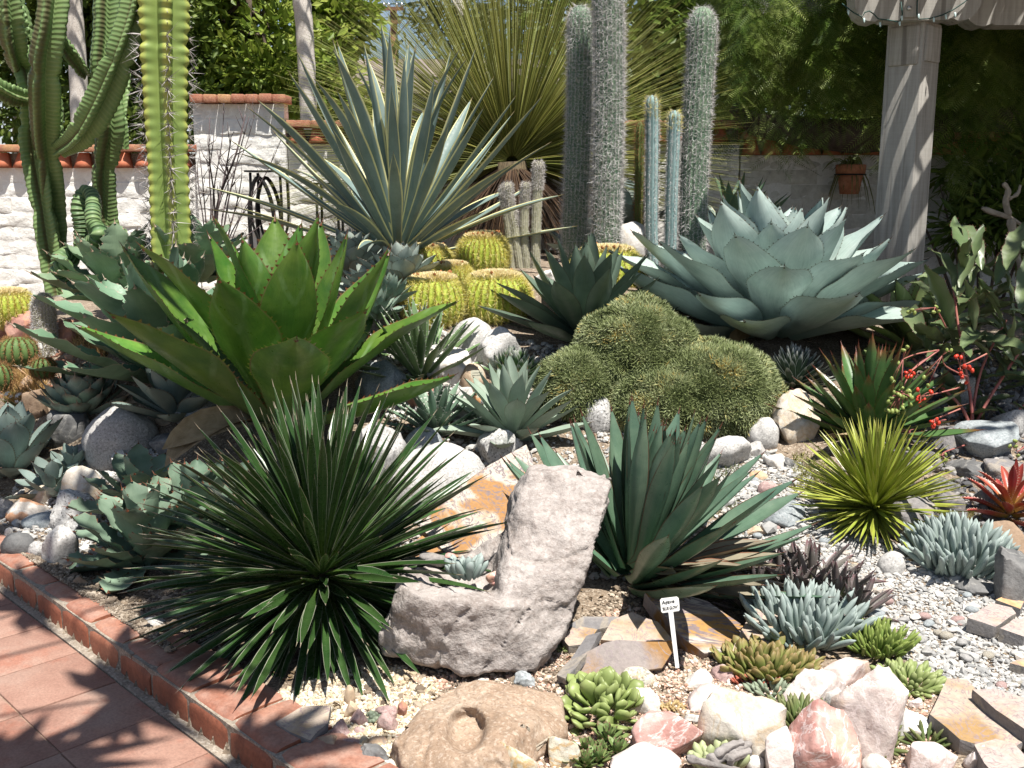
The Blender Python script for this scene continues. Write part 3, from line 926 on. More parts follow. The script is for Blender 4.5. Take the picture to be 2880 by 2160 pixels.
# unseen leafy roof of the tree, added and shaped to shade this corner
blobs = [((px_ + 0.75 + i * 0.8, 7.5 + j * 0.7, 3.7 + 0.35 * ((i + j) % 2)), (0.75, 0.65, 0.4)) for i in range(0, 6) for j in range(0, 4)]
blobs += [((px_ + 1.7 + i * 0.8, 5.4 + j * 0.75, 3.9 + 0.3 * ((i + j) % 2)), (0.75, 0.7, 0.4)) for i in range(0, 5) for j in range(0, 3)]
blobs += [((px_ + 0.9 + i * 0.9, 3.7 + j * 0.8, 4.0 + 0.3 * ((i + j) % 2)), (0.5, 0.45, 0.25)) for i in range(0, 4) for j in range(0, 2)]  # more unseen leaf clumps added to shade the berry shrub
crown_leaves('crown', blobs, 56000, 0.15, M['pepper'], pep, 1.5)
tree('broadleaf_tree', 'dark tree behind the pepper tree at the upper right', (P(2700, 200, 13).x, 13, 0), [(P(2700, 200, 13).x, 13, 0), P(2700, 300, 13), P(2720, 0, 13)], 0.14, 0.08,
     [B(2100 + 150 * i, 60 + 130 * (i % 2), 13 + 0.3 * (i % 3), 190) for i in range(7)] + [B(2050 + 160 * i, 330, 12.6, 150, 60) for i in range(6)] + [B(2150 + 200 * i, -160, 13.5, 200) for i in range(5)], 16000, 0.17, M['tree_b'], M['bark'], gr)
# ================================================================ leaves and rosettes
def cr(ctrl, t):
    """smooth curve through (t, value) points"""
    n = len(ctrl)
    for i in range(n - 1):
        if t <= ctrl[i + 1][0] or i == n - 2:
            p0 = ctrl[max(0, i - 1)]; p1 = ctrl[i]; p2 = ctrl[i + 1]; p3 = ctrl[min(n - 1, i + 2)]
            h = p2[0] - p1[0]
            q = min(1, max(0, (t - p1[0]) / h))
            m1 = (p2[1] - p0[1]) / max(1e-6, p2[0] - p0[0]) * h
            m2 = (p3[1] - p1[1]) / max(1e-6, p3[0] - p1[0]) * h
            a, b = q * q, q * q * q
            return max(0.0, (2 * b - 3 * a + 1) * p1[1] + (b - 2 * a + q) * m1 + (-2 * b + 3 * a) * p2[1] + (b - a) * m2)

def leaf_mesh(name, L, W, prof, T=0.012, chan=0.2, bend=0.3, bend0=0.0, bpow=1.5, twist=0.0, teeth=None, scal=None,
              spine=0.0, nl=12, nw=4, wave=0.0, mat=None, seed=0, fold=0.0, thin=False):
    """a leaf that grows along +x with its upper side towards +z.
    prof: (t, half-width share) points; chan: how far the edges rise; fold: V crease;
    teeth: (count, length, lean); scal: (count, depth)"""
    rl = random.Random(seed)
    mb = MB()
    cen = []
    x = z = 0.0
    for i in range(nl + 1):
        t = i / nl
        a = bend0 + bend * t ** bpow
        cen.append((x, z, a))
        x += math.cos(a) * L / nl; z += math.sin(a) * L / nl
    ph = rl.uniform(0, 6.28)
    def edge(t, sg):
        w = cr(prof, t) * W / 2
        if scal:
            k = (t * scal[0] + (0.25 if sg > 0 else 0.0)) % 1.0
            w *= 1 + scal[1] * (abs(k - 0.5) * 2 - 0.5) * (1 if 0.06 < t < 0.96 else 0)
        return w
    def pt(t, s, under=0.0):
        f = t * nl
        i = min(nl - 1, int(f)); q = f - i
        c0, c1 = cen[i], cen[i + 1]
        cx, cz, a = c0[0] + (c1[0] - c0[0]) * q, c0[1] + (c1[1] - c0[1]) * q, c0[2] + (c1[2] - c0[2]) * q
        w = edge(t, s)
        y = s * w
        up = chan * w * s * s + fold * w * abs(s)
        if wave: up += wave * abs(s) ** 2 * math.sin(ph + t * 19 + (1.7 if s > 0 else 0.0))
        up -= under
        tw = twist * t
        y, up = y * math.cos(tw) - up * math.sin(tw), y * math.sin(tw) + up * math.cos(tw)
        return (cx - math.sin(a) * up, y, cz + math.cos(a) * up)
    ts = [i / nl for i in range(nl + 1)]
    if scal:
        ts = sorted(set(ts + [k / (scal[0] * 2.0) for k in range(int(scal[0] * 2) + 1) if k / (scal[0] * 2.0) <= 1]))
    ss = [-1 + 2 * k / nw for k in range(nw + 1)]
    for und in ((False,) if thin else (False, True)):
        vs, uvs, fs = [], [], []
        for t in ts:
            th = T * (1 - 0.85 * t) if und else 0.0
            for s in ss:
                vs.append(pt(t, s, th * (1 - s * s) + (0.0004 if und else 0)))
                uvs.append(((s + 1) / 2, t))
        m = nw + 1
        for i in range(len(ts) - 1):
            for k in range(nw):
                q = (i * m + k, (i + 1) * m + k, (i + 1) * m + k + 1, i * m + k + 1)
                fs.append(q[::-1] if not und else q)
        mb.add(vs, fs, uvs)
    if teeth:
        n, tl, lean = teeth[:3]
        t0 = teeth[3] if len(teeth) > 3 else 0.10
        for sg in (-1, 1):
            for k in range(n):
                t = t0 + (0.97 - t0) * (k + 0.5 + rl.uniform(-.2, .2)) / n
                dt = 0.32 * tl / L + 0.002
                a, b = Vector(pt(t - dt, sg)), Vector(pt(t + dt, sg))
                o = Vector(pt(t, sg)) - Vector(pt(t, sg * 0.8))
                o.normalize()
                al = (b - a).normalized()
                tip = (a + b) / 2 + (o + al * lean) * tl * rl.uniform(0.7, 1.2)
                mb.add([a, b, tip], [(0, 1, 2)], [(2, t)] * 3, False)
    if spine > 0:
        a, b = Vector(pt(0.975, 0)), Vector(pt(1.0, 0))
        d = (b - a).normalized()
        mb.tube([a, b, b + d * spine * 0.5, b + d * spine], [max(0.0015, cr(prof, 0.975) * W * 0.35), spine * 0.085, spine * 0.05, 0.0004], 5, False)
        k = 4 * 5
        for j in range(len(mb.uv) - 15, len(mb.uv)): mb.uv[j] = [(3, 1)] * len(mb.uv[j])
    me = mb.mesh(name)
    if mat: me.materials.append(mat)
    return me

GOLD = 2.39996
def rosette(t, meshes, n, el0, el1, s0, s1, ep=1.0, az0=0.0, rb=0.0, hz=0.0, jit=0.06, name='leaf', seed=0, roll=0.10, skip=None, tilt=None, sj=0.06):
    """leaves of a plant from the heart (el0, size s0) to the outside (el1, size s1)"""
    rl = random.Random(seed)
    tm = Matrix.Identity(4)
    if tilt: tm = Matrix.Rotation(tilt[1], 4, Vector((math.cos(tilt[0]), math.sin(tilt[0]), 0)).cross(Vector((0, 0, -1))))
    for i in range(n):
        f = (i + 0.5) / n
        el = el0 + (el1 - el0) * f ** ep + rl.gauss(0, jit)
        az = az0 + i * GOLD + rl.gauss(0, jit)
        if skip and skip(az % 6.2832, el): continue
        s = (s0 + (s1 - s0) * min(1.0, f * 1.0)) * (1 + rl.gauss(0, sj))
        c = Vector((math.cos(az) * rb * f, math.sin(az) * rb * f, hz * (1 - f)))
        mx = tm @ (Matrix.Translation(c) @ rot_dir(az, el, rl.gauss(0, roll)) @ Matrix.Diagonal((s, s * rl.uniform(0.92, 1.06), s, 1)))
        part(name, meshes[(i * 7 + rl.randrange(3)) % len(meshes)], t, None, mx)

def plant(name, px, py, label, cat, group=None, Y=None, lift=0.0, dz=0.0):
    p = P(px, py, Y) if Y else G(px, py, lift)
    p = Vector(p) + Vector((0, 0, dz))
    return empty(name, p, label, cat, group)

# outlines
AGAVE = [(0, 0.62), (0.12, 0.58), (0.3, 0.72), (0.52, 1.0), (0.7, 0.93), (0.85, 0.58), (0.94, 0.24), (1, 0.03)]
AGAVE2 = [(0, 0.50), (0.1, 0.42), (0.3, 0.66), (0.52, 1.0), (0.68, 0.96), (0.84, 0.58), (0.93, 0.25), (1, 0.02)]
ACUM = [(0, 0.5), (0.12, 0.44), (0.35, 0.76), (0.56, 1.0), (0.72, 0.88), (0.86, 0.46), (0.94, 0.18), (1, 0.01)]
OVATE = [(0, 0.55), (0.12, 0.55), (0.35, 0.82), (0.58, 1.0), (0.75, 0.90), (0.88, 0.52), (0.95, 0.22), (1, 0.02)]
SWORD = [(0, 0.72), (0.15, 0.66), (0.4, 0.86), (0.6, 1.0), (0.8, 0.72), (0.92, 0.34), (1, 0.02)]
LANCE = [(0, 0.9), (0.1, 0.55), (0.4, 0.85), (0.6, 1.0), (0.8, 0.72), (0.93, 0.28), (1, 0.02)]
STRAP = [(0, 0.9), (0.1, 0.8), (0.5, 1.0), (0.75, 0.8), (0.9, 0.4), (1, 0.03)]
SPOON = [(0, 0.3), (0.2, 0.42), (0.5, 0.85), (0.75, 1.0), (0.9, 0.75), (0.97, 0.4), (1, 0.1)]
GRASS = [(0, 1.0), (0.3, 0.9), (0.7, 0.6), (1, 0.1)]

# ---- big green agave, left of centre
M['ag_green'] = leafmat('green_agave_leaf', (0.040, 0.120, 0.018), (0.125, 0.225, 0.036), edge=(0.14, 0.13, 0.045), edge_w=0.035, tooth=(0.10, 0.030, 0.012),
                        base=(0.16, 0.24, 0.10), rough=0.36, spec=0.45, trans=0.10, tcol=(0.20, 0.42, 0.03), mott=6, band=((0.20, 0.32, 0.14), 0.5), bump=0.12)
ga = plant('green_agave', 790, 1215, 'large glossy green agave with brown marginal teeth, left of centre behind the fine-leaved yucca', 'agave', dz=0.04)
gm = [leaf_mesh('green_agave_leaf', 0.95, 0.305, AGAVE2, 0.035, ch, b, b0, 1.4, teeth=(21, 0.016, 0.35), spine=0.03, nl=16, nw=6, wave=w, mat=M['ag_green'], seed=i)
      for i, (ch, b, b0, w) in enumerate([(0.34, 0.22, 0.05, .004), (0.30, -0.10, 0.12, .006), (0.38, 0.35, 0.0, .004), (0.28, -0.3, 0.22, .007), (0.33, 0.05, 0.1, .005)])]
rosette(ga, gm, 25, R(74), R(13), 0.98, 1.02, 1.12, az0=0.95, rb=0.08, hz=0.06, jit=0.06, seed=4, roll=0.10)
# ---- huge silver-blue agave, right
M['ag_silver'] = leafmat('silver_agave_leaf', (0.265, 0.345, 0.315), (0.38, 0.45, 0.415), edge=(0.22, 0.25, 0.21), edge_w=0.02, tooth=(0.05, 0.035, 0.025),
                         base=(0.24, 0.33, 0.26), rough=0.62, spec=0.25, mott=4, bump=0.10, hv=0.06)
sa = plant('silver_agave', 2170, 935, 'huge silver-blue agave with broad pale leaves beside the pergola post', 'agave')
sm_ = [leaf_mesh('silver_agave_leaf', 0.90, 0.385, ACUM, 0.04, ch, b, b0, 1.4, teeth=(17, 0.009, 0.2, 0.35), spine=0.03, nl=16, nw=6, wave=w, mat=M['ag_silver'], seed=i, twist=tw)
       for i, (ch, b, b0, w, tw) in enumerate([(0.36, 0.18, 0.0, .008, 0.0), (0.46, 0.30, 0.0, .012, 0.15), (0.26, 0.0, 0.12, .010, -0.1), (0.40, 0.48, -0.05, .010, 0.1), (0.30, -0.12, 0.14, .010, 0.12), (0.5, 0.15, 0.03, .012, -0.12)])]
rosette(sa, sm_, 54, R(74), R(3), 0.78, 0.97, 0.92, az0=2.2, rb=0.18, hz=0.10, jit=0.05, seed=9, roll=0.09)
# ---- blue-green agave in front, red-edged
M['ag_glow'] = leafmat('glow_agave_leaf', (0.065, 0.125, 0.085), (0.14, 0.215, 0.145), edge=(0.085, 0.045, 0.025), edge_w=0.055, tooth=(0.10, 0.03, 0.02),
                       rough=0.34, spec=0.45, trans=0.10, tcol=(0.10, 0.30, 0.12), mott=8, bump=0.06, base=(0.07, 0.15, 0.08), stripe=0.10)
M['ag_old'] = leafmat('old_agave_leaf', (0.16, 0.145, 0.10), (0.25, 0.215, 0.155), edge=(0.18, 0.08, 0.045), edge_w=0.10, rough=0.6, mott=10, base=(0.11, 0.12, 0.08))
bg = plant('agave', 1775, 1665, 'blue-green agave with thin red leaf edges behind the seat-shaped rock', 'agave', dz=0.03)
bm_ = [leaf_mesh('glow_leaf', 0.60, 0.094, LANCE, 0.014, 0.25, b, 0.04, 1.5, spine=0.018, nl=12, nw=4, mat=M['ag_glow'], seed=i, fold=0.12) for i, b in enumerate((0.14, 0.28, 0.02, 0.22))]
rosette(bg, bm_, 88, R(86), R(16), 0.84, 1.03, 1.05, az0=0.4, rb=0.09, hz=0.12, jit=0.06, seed=3, roll=0.15, tilt=(R(-20), R(10)), skip=lambda az, el: R(190) < az < R(266) and el < R(64))
om_ = [leaf_mesh('old_leaf', 0.50, 0.085, LANCE, 0.012, 0.3, b, 0.0, 1.5, spine=0.015, nl=8, nw=4, mat=M['ag_old'], seed=i + 40, fold=0.1) for i, b in enumerate((-0.1, 0.12))]
rl = random.Random(8)
for i in range(34):
    az = R(-75 + 85 * (i % 17) / 16) + rl.gauss(0, 0.05)
    el = R(15 - 11 * (i // 17)) + rl.gauss(0, 0.05)
    s = rl.uniform(0.72, 0.98) * (0.62 if az < R(-40) else 1.0)
    part('old_leaf', om_[i % 2], bg, None, Matrix.Translation((0.05, -0.05, 0.075 - 0.03 * (i // 17))) @ rot_dir(az, el, rl.gauss(0, 0.2)) @ Matrix.Scale(s, 4))

# ---- dense narrow-leaved yucca in the left foreground
M['yucca'] = leafmat('yucca_leaf', (0.018, 0.048, 0.012), (0.040, 0.085, 0.022), edge=(0.33, 0.34, 0.26), edge_w=0.08, tooth=(0.3, 0.25, 0.18), base=(0.11, 0.17, 0.03),
                     rough=0.30, spec=0.5, trans=0.14, tcol=(0.10, 0.24, 0.02), mott=5, bump=0.05)
yc = plant('yucca', 905, 1635, 'dark green ball of narrow white-edged yucca leaves in the left foreground', 'yucca', Y=3.36)
ym = [leaf_mesh('yucca_leaf', 0.60, 0.030, [(0, 0.75), (0.08, 0.55), (0.4, 0.8), (0.65, 1.0), (0.85, 0.72), (0.95, 0.3), (1, 0.02)], 0.006, 0.2, b, b0, 1.3, spine=0.012, nl=7, nw=4, mat=M['yucca'], seed=i, fold=0.25)
      for i, (b, b0) in enumerate([(-0.12, 0.04), (0.05, 0.0), (-0.25, 0.06), (-0.05, 0.02), (0.10, -0.02)])]
rosette(yc, ym, 300, R(86), R(-36), 1.02, 0.98, 0.80, az0=0.2, rb=0.05, hz=0.06, jit=0.08, seed=6, roll=0.3, sj=0.07)
yg = yc.location
# more of the same leaves, past the three hundred that show largest
def joined(name, meshes, mats, parent, material):
    bm = bmesh.new()
    for me, mx in zip(meshes, mats):
        k = len(bm.verts); bm.from_mesh(me); bm.verts.ensure_lookup_table()
        bmesh.ops.transform(bm, matrix=mx, verts=bm.verts[k:])
    me = bpy.data.meshes.new(name); bm.to_mesh(me); bm.free()
    for p in me.polygons: p.use_smooth = True
    me.materials.clear()
    return part(name, me, parent, material, kind='stuff')
rl = random.Random(61)
ms, xs = [], []
for i in range(240):
    el = math.asin(rl.uniform(math.sin(R(-38)), 0.98)); az = rl.uniform(0, 6.283)
    ms.append(ym[i % 5]); xs.append(rot_dir(az, el, rl.gauss(0, 0.4)) @ Matrix.Scale(rl.uniform(0.72, 0.98), 4))
joined('inner_leaves', ms, xs, yc, M['yucca'])
M['dry_leaf'] = leafmat('dry_leaf', (0.20, 0.145, 0.08), (0.34, 0.26, 0.16), rough=0.8, spec=0.15, mott=14, bump=0.4)
def dry_skirt(t, L, W, n, el, seed, z=0.0, r=0.03):
    """withered lower leaves, each bent its own way"""
    rl = random.Random(seed)
    vs = [leaf_mesh('dry_leaf', L, W, STRAP, 0.004, 0.6, b, 0.0, twist=tw, nl=7, nw=2, mat=M['dry_leaf'], seed=seed + i) for i, (b, tw) in enumerate(((-0.5, 0.8), (-1.0, -0.6), (0.2, 1.2)))]
    for i in range(n):
        az = rl.uniform(0, 6.283)
        part('dry_leaf', vs[i % 3], t, None, Matrix.Translation((math.cos(az) * r, math.sin(az) * r, z)) @ rot_dir(az, R(el) + rl.gauss(0, 0.15), rl.gauss(0, 0.5)) @ Matrix.Scale(rl.uniform(0.6, 1.05), 4))
dry_skirt(ga, 0.55, 0.16, 5, 4, 3, 0.02, 0.10)
dry_skirt(sa, 0.5, 0.2, 6, 2, 8, 0.02, 0.15)
dry_skirt(yc, 0.42, 0.026, 26, -30, 5, -0.05, 0.05)
core = MB(); core.lathe([(0.02, -0.20), (0.07, -0.12), (0.08, 0.0), (0.06, 0.08), (0.0, 0.10)], 12)
M['fibre'] = plain('dry_fibre', (0.05, 0.04, 0.025), (0.12, 0.09, 0.05), 30, 0.9)
core.build('trunk', M['fibre'], yc)
fil_v = [(0, 0, 0), (1, 0.004, 0), (1, -0.004, 0)]
# ---- variegated agave
M['ag_var'] = leafmat('striped_agave_leaf', (0.115, 0.17, 0.155), (0.16, 0.215, 0.20), edge=(0.60, 0.57, 0.29), edge_w=0.17, tooth=(0.16, 0.12, 0.05), rough=0.5, spec=0.3, mott=5, bump=0.05, stripe=0.12, hv=0.06)
va = plant('variegated_agave', 1120, 725, 'tall variegated agave with long grey-green leaves edged in cream yellow', 'agave', Y=6.7)
vm = [leaf_mesh('striped_leaf', 1.20, 0.088, SWORD, 0.02, 0.32, b, b0, 1.6, spine=0.02, nl=14, nw=6, mat=M['ag_var'], seed=i, twist=tw) for i, (b, b0, tw) in enumerate([(0.0, 0.0, 0.0), (-0.2, 0.06, 0.2), (0.12, -0.02, -0.15), (-0.45, 0.12, 0.1)])]
rosette(va, vm, 68, R(86), R(12), 1.02, 0.94, 1.15, az0=1.0, rb=0.09, hz=0.16, jit=0.07, seed=12, roll=0.2)
# ---- grey rosettes between the variegated agave and the barrels
M['ag_grey'] = leafmat('grey_agave_leaf', (0.22, 0.265, 0.235), (0.30, 0.34, 0.30), edge=(0.20, 0.19, 0.15), edge_w=0.04, tooth=(0.08, 0.05, 0.03), rough=0.6, spec=0.2, mott=9, hv=0.08, bump=0.08)
M['ag_teal'] = leafmat('teal_agave_leaf', (0.145, 0.205, 0.165), (0.20, 0.265, 0.21), edge=(0.16, 0.17, 0.12), edge_w=0.05, tooth=(0.10, 0.05, 0.03), rough=0.6, spec=0.2, mott=9, hv=0.1, bump=0.1)
gym = [leaf_mesh('grey_leaf', 0.23, 0.12, OVATE, 0.018, 0.42, b, 0.0, teeth=(9, 0.006, 0.2, 0.4), spine=0.016, nl=8, nw=4, mat=M['ag_grey'], seed=i) for i, b in enumerate((0.3, 0.5, 0.15))]
for (px, py, Y, s, lb) in ((985, 765, 6.4, 1.3, 'pale grey agave rosette at the foot of the variegated agave'), (1130, 800, 6.0, 1.15, 'pale grey agave rosette touching the left golden barrel cactus'),
                           (1040, 830, 6.0, 0.9, 'pale grey agave rosette half hidden behind green agave leaf tips')):
    t = plant('grey_agave', px, py, lb, 'agave', 'grey agave clump', Y=Y)
    rosette(t, gym, 34, R(82), R(8), 0.7 * s, 1.05 * s, 0.9, rb=0.04, hz=0.05, seed=int(px))
tlm = [leaf_mesh('teal_leaf', 0.15, 0.06, AGAVE, 0.01, 0.4, b, 0.0, teeth=(7, 0.006, 0.3, 0.3), spine=0.012, nl=7, nw=4, mat=M['ag_teal'], seed=i) for i, b in enumerate((0.3, 0.5, 0.1))]
for (px, py, Y, s, lb) in ((1100, 850, 5.7, 1.0, 'small blue-green rosette in front of the grey agave clump'), (1060, 895, 5.5, 1.0, 'small blue-green rosette just behind the green agave leaves')):
    t = plant('teal_agave', px, py, lb, 'agave', 'grey agave clump', Y=Y)
    rosette(t, tlm, 34, R(80), R(5), 0.8 * s, 1.1 * s, 0.9, rb=0.03, hz=0.04, seed=int(px))
# ---- dark agave behind the cushion plant
M['ag_dark'] = leafmat('dark_agave_leaf', (0.065, 0.10, 0.07), (0.105, 0.145, 0.105), edge=(0.06, 0.055, 0.04), edge_w=0.03, tooth=(0.04, 0.03, 0.02), rough=0.42, spec=0.35, mott=7, bump=0.05)
da = plant('dark_agave', 1640, 955, 'dark blue-green smooth-leaved agave above the green cushion plant', 'agave', dz=0.0)
dm = [leaf_mesh('dark_leaf', 0.56, 0.135, AGAVE, 0.022, 0.36, b, 0.05, spine=0.02, nl=11, nw=4, mat=M['ag_dark'], seed=i) for i, b in enumerate((0.15, 0.3, -0.05))]
rosette(da, dm, 46, R(82), R(4), 0.8, 1.02, 0.9, az0=1.5, rb=0.08, hz=0.10, jit=0.06, seed=21)
# ---- pale grey-green agave, centre
M['ag_pale'] = leafmat('pale_agave_leaf', (0.185, 0.245, 0.19), (0.25, 0.31, 0.245), edge=(0.16, 0.15, 0.11), edge_w=0.03, tooth=(0.10, 0.06, 0.03), rough=0.55, spec=0.25, mott=6, bump=0.08)
pa = plant('pale_agave', 1440, 1240, 'pale grey-green pointed agave between the speckled boulder and the cushion plant', 'agave')
pm_ = [leaf_mesh('pale_leaf', 0.33, 0.085, AGAVE, 0.018, 0.4, b, 0.0, spine=0.016, nl=10, nw=4, mat=M['ag_pale'], seed=i) for i, b in enumerate((0.1, 0.25, -0.1))]
rosette(pa, pm_, 34, R(80), R(10), 0.92, 1.1, 0.95, az0=0.7, rb=0.05, hz=0.08, seed=5)
# ---- thread-leaf agaves
M['ag_thread'] = leafmat('thread_agave_leaf', (0.085, 0.145, 0.060), (0.13, 0.195, 0.085), edge=(0.45, 0.46, 0.38), edge_w=0.06, tooth=(0.5, 0.5, 0.45), rough=0.42, spec=0.35, mott=7, bump=0.05)
M['ag_thread2'] = leafmat('thread_agave_leaf2', (0.10, 0.165, 0.115), (0.15, 0.22, 0.15), edge=(0.40, 0.42, 0.36), edge_w=0.05, tooth=(0.5, 0.5, 0.45), rough=0.45, spec=0.3, mott=7, bump=0.05)
t = plant('thread_agave', 1185, 1075, 'narrow green agave with white marginal threads right of the big green agave', 'agave')
tm_ = [leaf_mesh('thread_leaf', 0.40, 0.05, SWORD, 0.012, 0.25, b, 0.0, teeth=(8, 0.012, -0.3), spine=0.016, nl=9, nw=4, mat=M['ag_thread'], seed=i, fold=0.1) for i, b in enumerate((0.0, 0.2, -0.15))]
rosette(t, tm_, 52, R(80), R(8), 0.9, 1.0, 0.9, az0=0.3, rb=0.04, hz=0.06, seed=14, jit=0.1)
t = plant('thread_agave', 1225, 1225, 'small grey-green agave with white hairs above the bluish boulder', 'agave')
tm2 = [leaf_mesh('thread_leaf', 0.24, 0.044, LANCE, 0.010, 0.3, b, 0.0, teeth=(7, 0.012, -0.2), spine=0.012, nl=8, nw=4, mat=M['ag_thread2'], seed=i) for i, b in enumerate((0.1, 0.3, -0.1))]
rosette(t, tm2, 44, R(80), R(6), 0.9, 1.05, 0.9, az0=0.3, rb=0.04, hz=0.05, seed=15, jit=0.1)
# ---- compact white-tipped rosettes
M['ag_vic'] = leafmat('white_edged_leaf', (0.060, 0.115, 0.050), (0.095, 0.165, 0.060), edge=(0.55, 0.56, 0.50), edge_w=0.10, tooth=(0.05, 0.05, 0.05), tip=(0.45, 0.46, 0.42), rough=0.42, spec=0.3, mott=9, bump=0.04)
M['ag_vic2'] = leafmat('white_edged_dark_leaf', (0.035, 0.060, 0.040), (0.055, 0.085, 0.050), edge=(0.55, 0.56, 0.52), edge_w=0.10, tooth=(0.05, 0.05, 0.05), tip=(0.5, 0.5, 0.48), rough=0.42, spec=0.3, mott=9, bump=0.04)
VIC = [(0, 0.9), (0.3, 0.95), (0.6, 1.0), (0.85, 0.7), (0.95, 0.4), (1, 0.12)]
t = plant('compact_agave', 1448, 1065, 'compact round agave with white-tipped thick leaves beside the pale boulders', 'agave')
v1 = [leaf_mesh('thick_leaf', 0.135, 0.042, VIC, 0.016, 0.2, b, 0.0, spine=0.006, nl=6, nw=4, mat=M['ag_vic'], seed=i) for i, b in enumerate((0.5, 0.65))]
rosette(t, v1, 80, R(80), R(12), 0.8, 1.1, 0.85, rb=0.05, hz=0.06, seed=3, jit=0.05)
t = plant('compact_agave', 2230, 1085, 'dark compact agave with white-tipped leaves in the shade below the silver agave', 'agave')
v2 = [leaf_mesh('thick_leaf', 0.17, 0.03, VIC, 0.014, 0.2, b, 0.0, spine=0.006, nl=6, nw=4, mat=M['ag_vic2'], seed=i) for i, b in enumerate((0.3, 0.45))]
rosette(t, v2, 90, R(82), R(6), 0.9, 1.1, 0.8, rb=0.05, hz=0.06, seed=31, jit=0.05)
# ---- narrow red-tipped agave by the berry shrub
M['ag_red'] = leafmat('red_tipped_leaf', (0.055, 0.115, 0.040), (0.10, 0.175, 0.055), edge=(0.09, 0.06, 0.03), edge_w=0.07, tooth=(0.10, 0.025, 0.015), tip=(0.16, 0.04, 0.02), rough=0.36, spec=0.4, trans=0.15, tcol=(0.15, 0.34, 0.04), mott=7, bump=0.05)
t = plant('red_tipped_agave', 2440, 1235, 'dark green agave with red-brown tips standing upright behind the lime yucca-like tuft', 'agave')
rm_ = [leaf_mesh('red_tipped_leaf', 0.42, 0.062, LANCE, 0.014, 0.3, b, 0.0, teeth=(12, 0.006, 0.1), spine=0.02, nl=10, nw=4, mat=M['ag_red'], seed=i, fold=0.1) for i, b in enumerate((0.05, 0.2, -0.05))]
rosette(t, rm_, 62, R(84), R(10), 0.95, 1.05, 0.9, az0=0.9, rb=0.05, hz=0.06, seed=18)
dry_skirt(t, 0.30, 0.05, 9, 0, 9, 0.02)
# ---- yellow-green spiky tuft
M['striata'] = leafmat('lime_leaf', (0.22, 0.28, 0.035), (0.34, 0.385, 0.06), edge=(0.42, 0.43, 0.12), edge_w=0.16, tooth=(0.2, 0.2, 0.05), tip=(0.22, 0.20, 0.04), rough=0.34, spec=0.4, trans=0.12, tcol=(0.3, 0.4, 0.03), mott=5, bump=0.03)
t = plant('lime_agave', 2455, 1470, 'yellow-green spherical tuft of stiff needle-like agave leaves on the gravel', 'agave', dz=0.05)
lm_ = [leaf_mesh('needle_leaf', 0.36, 0.0155, STRAP, 0.007, 0.15, b, 0.0, nl=6, nw=2, mat=M['striata'], seed=i, fold=0.2) for i, b in enumerate((-0.1, 0.06, -0.2))]
rosette(t, lm_, 300, R(88), R(-28), 1.0, 0.88, 0.85, rb=0.03, hz=0.03, seed=19, jit=0.10, roll=0.4)
rl = random.Random(62)
ms, xs = [], []
for i in range(220):
    ms.append(lm_[i % 3]); xs.append(rot_dir(rl.uniform(0, 6.283), math.asin(rl.uniform(-0.35, 0.98)), rl.gauss(0, 0.4)) @ Matrix.Scale(rl.uniform(0.7, 0.98), 4))
joined('inner_leaves', ms, xs, t, M['striata'])
dry_skirt(t, 0.22, 0.012, 40, -25, 11, 0.0, 0.03)
# ---- far-left blue agave and the others of the left corner
M['ag_blue'] = leafmat('blue_agave_leaf', (0.15, 0.20, 0.18), (0.20, 0.25, 0.225), edge=(0.14, 0.12, 0.08), edge_w=0.03, tooth=(0.07, 0.04, 0.03), rough=0.55, spec=0.25, mott=5, bump=0.06)
t = plant('blue_agave', 40, 1335, 'blue-grey broad-leaved agave at the far left edge beside the rocks', 'agave')
bl = [leaf_mesh('blue_leaf', 0.34, 0.15, OVATE, 0.02, 0.35, b, 0.0, teeth=(11, 0.008, 0.2, 0.3), spine=0.018, nl=10, nw=4, mat=M['ag_blue'], seed=i) for i, b in enumerate((0.2, 0.4, 0.05))]
rosette(t, bl, 26, R(78), R(4), 0.85, 1.05, 0.9, az0=2.6, rb=0.06, hz=0.07, seed=23)
for (px, py, s, lb) in ((150, 1395, 0.62, 'small blue-grey agave offset below the large boulder'), (205, 1340, 0.5, 'smallest blue-grey agave offset between dark rocks at left')):
    t = plant('blue_agave', px, py, lb, 'agave', 'blue agave offsets')
    rosette(t, bl, 18, R(70), R(0), 0.75 * s, 1.0 * s, 0.9, az0=px, rb=0.03, hz=0.03, seed=px)
M['ag_ball'] = leafmat('spiny_ball_leaf', (0.20, 0.275, 0.215), (0.27, 0.335, 0.265), edge=(0.30, 0.31, 0.25), edge_w=0.06, tooth=(0.22, 0.17, 0.13), tip=(0.24, 0.17, 0.13), rough=0.55, spec=0.2, mott=14, bump=0.1, band=((0.33, 0.38, 0.31), 0.6))
t = plant('spiny_agave', 235, 1165, 'pale mint ball-shaped agave with long end spines behind the smooth grey boulder', 'agave')
sbm = [leaf_mesh('spiny_leaf', 0.21, 0.105, OVATE, 0.018, 0.3, b, 0.0, teeth=(8, 0.010, 0.2, 0.3), spine=0.045, nl=8, nw=4, mat=M['ag_ball'], seed=i) for i, b in enumerate((0.5, 0.7))]
rosette(t, sbm, 52, R(82), R(10), 0.85, 1.08, 0.85, rb=0.06, hz=0.08, seed=29, jit=0.05)
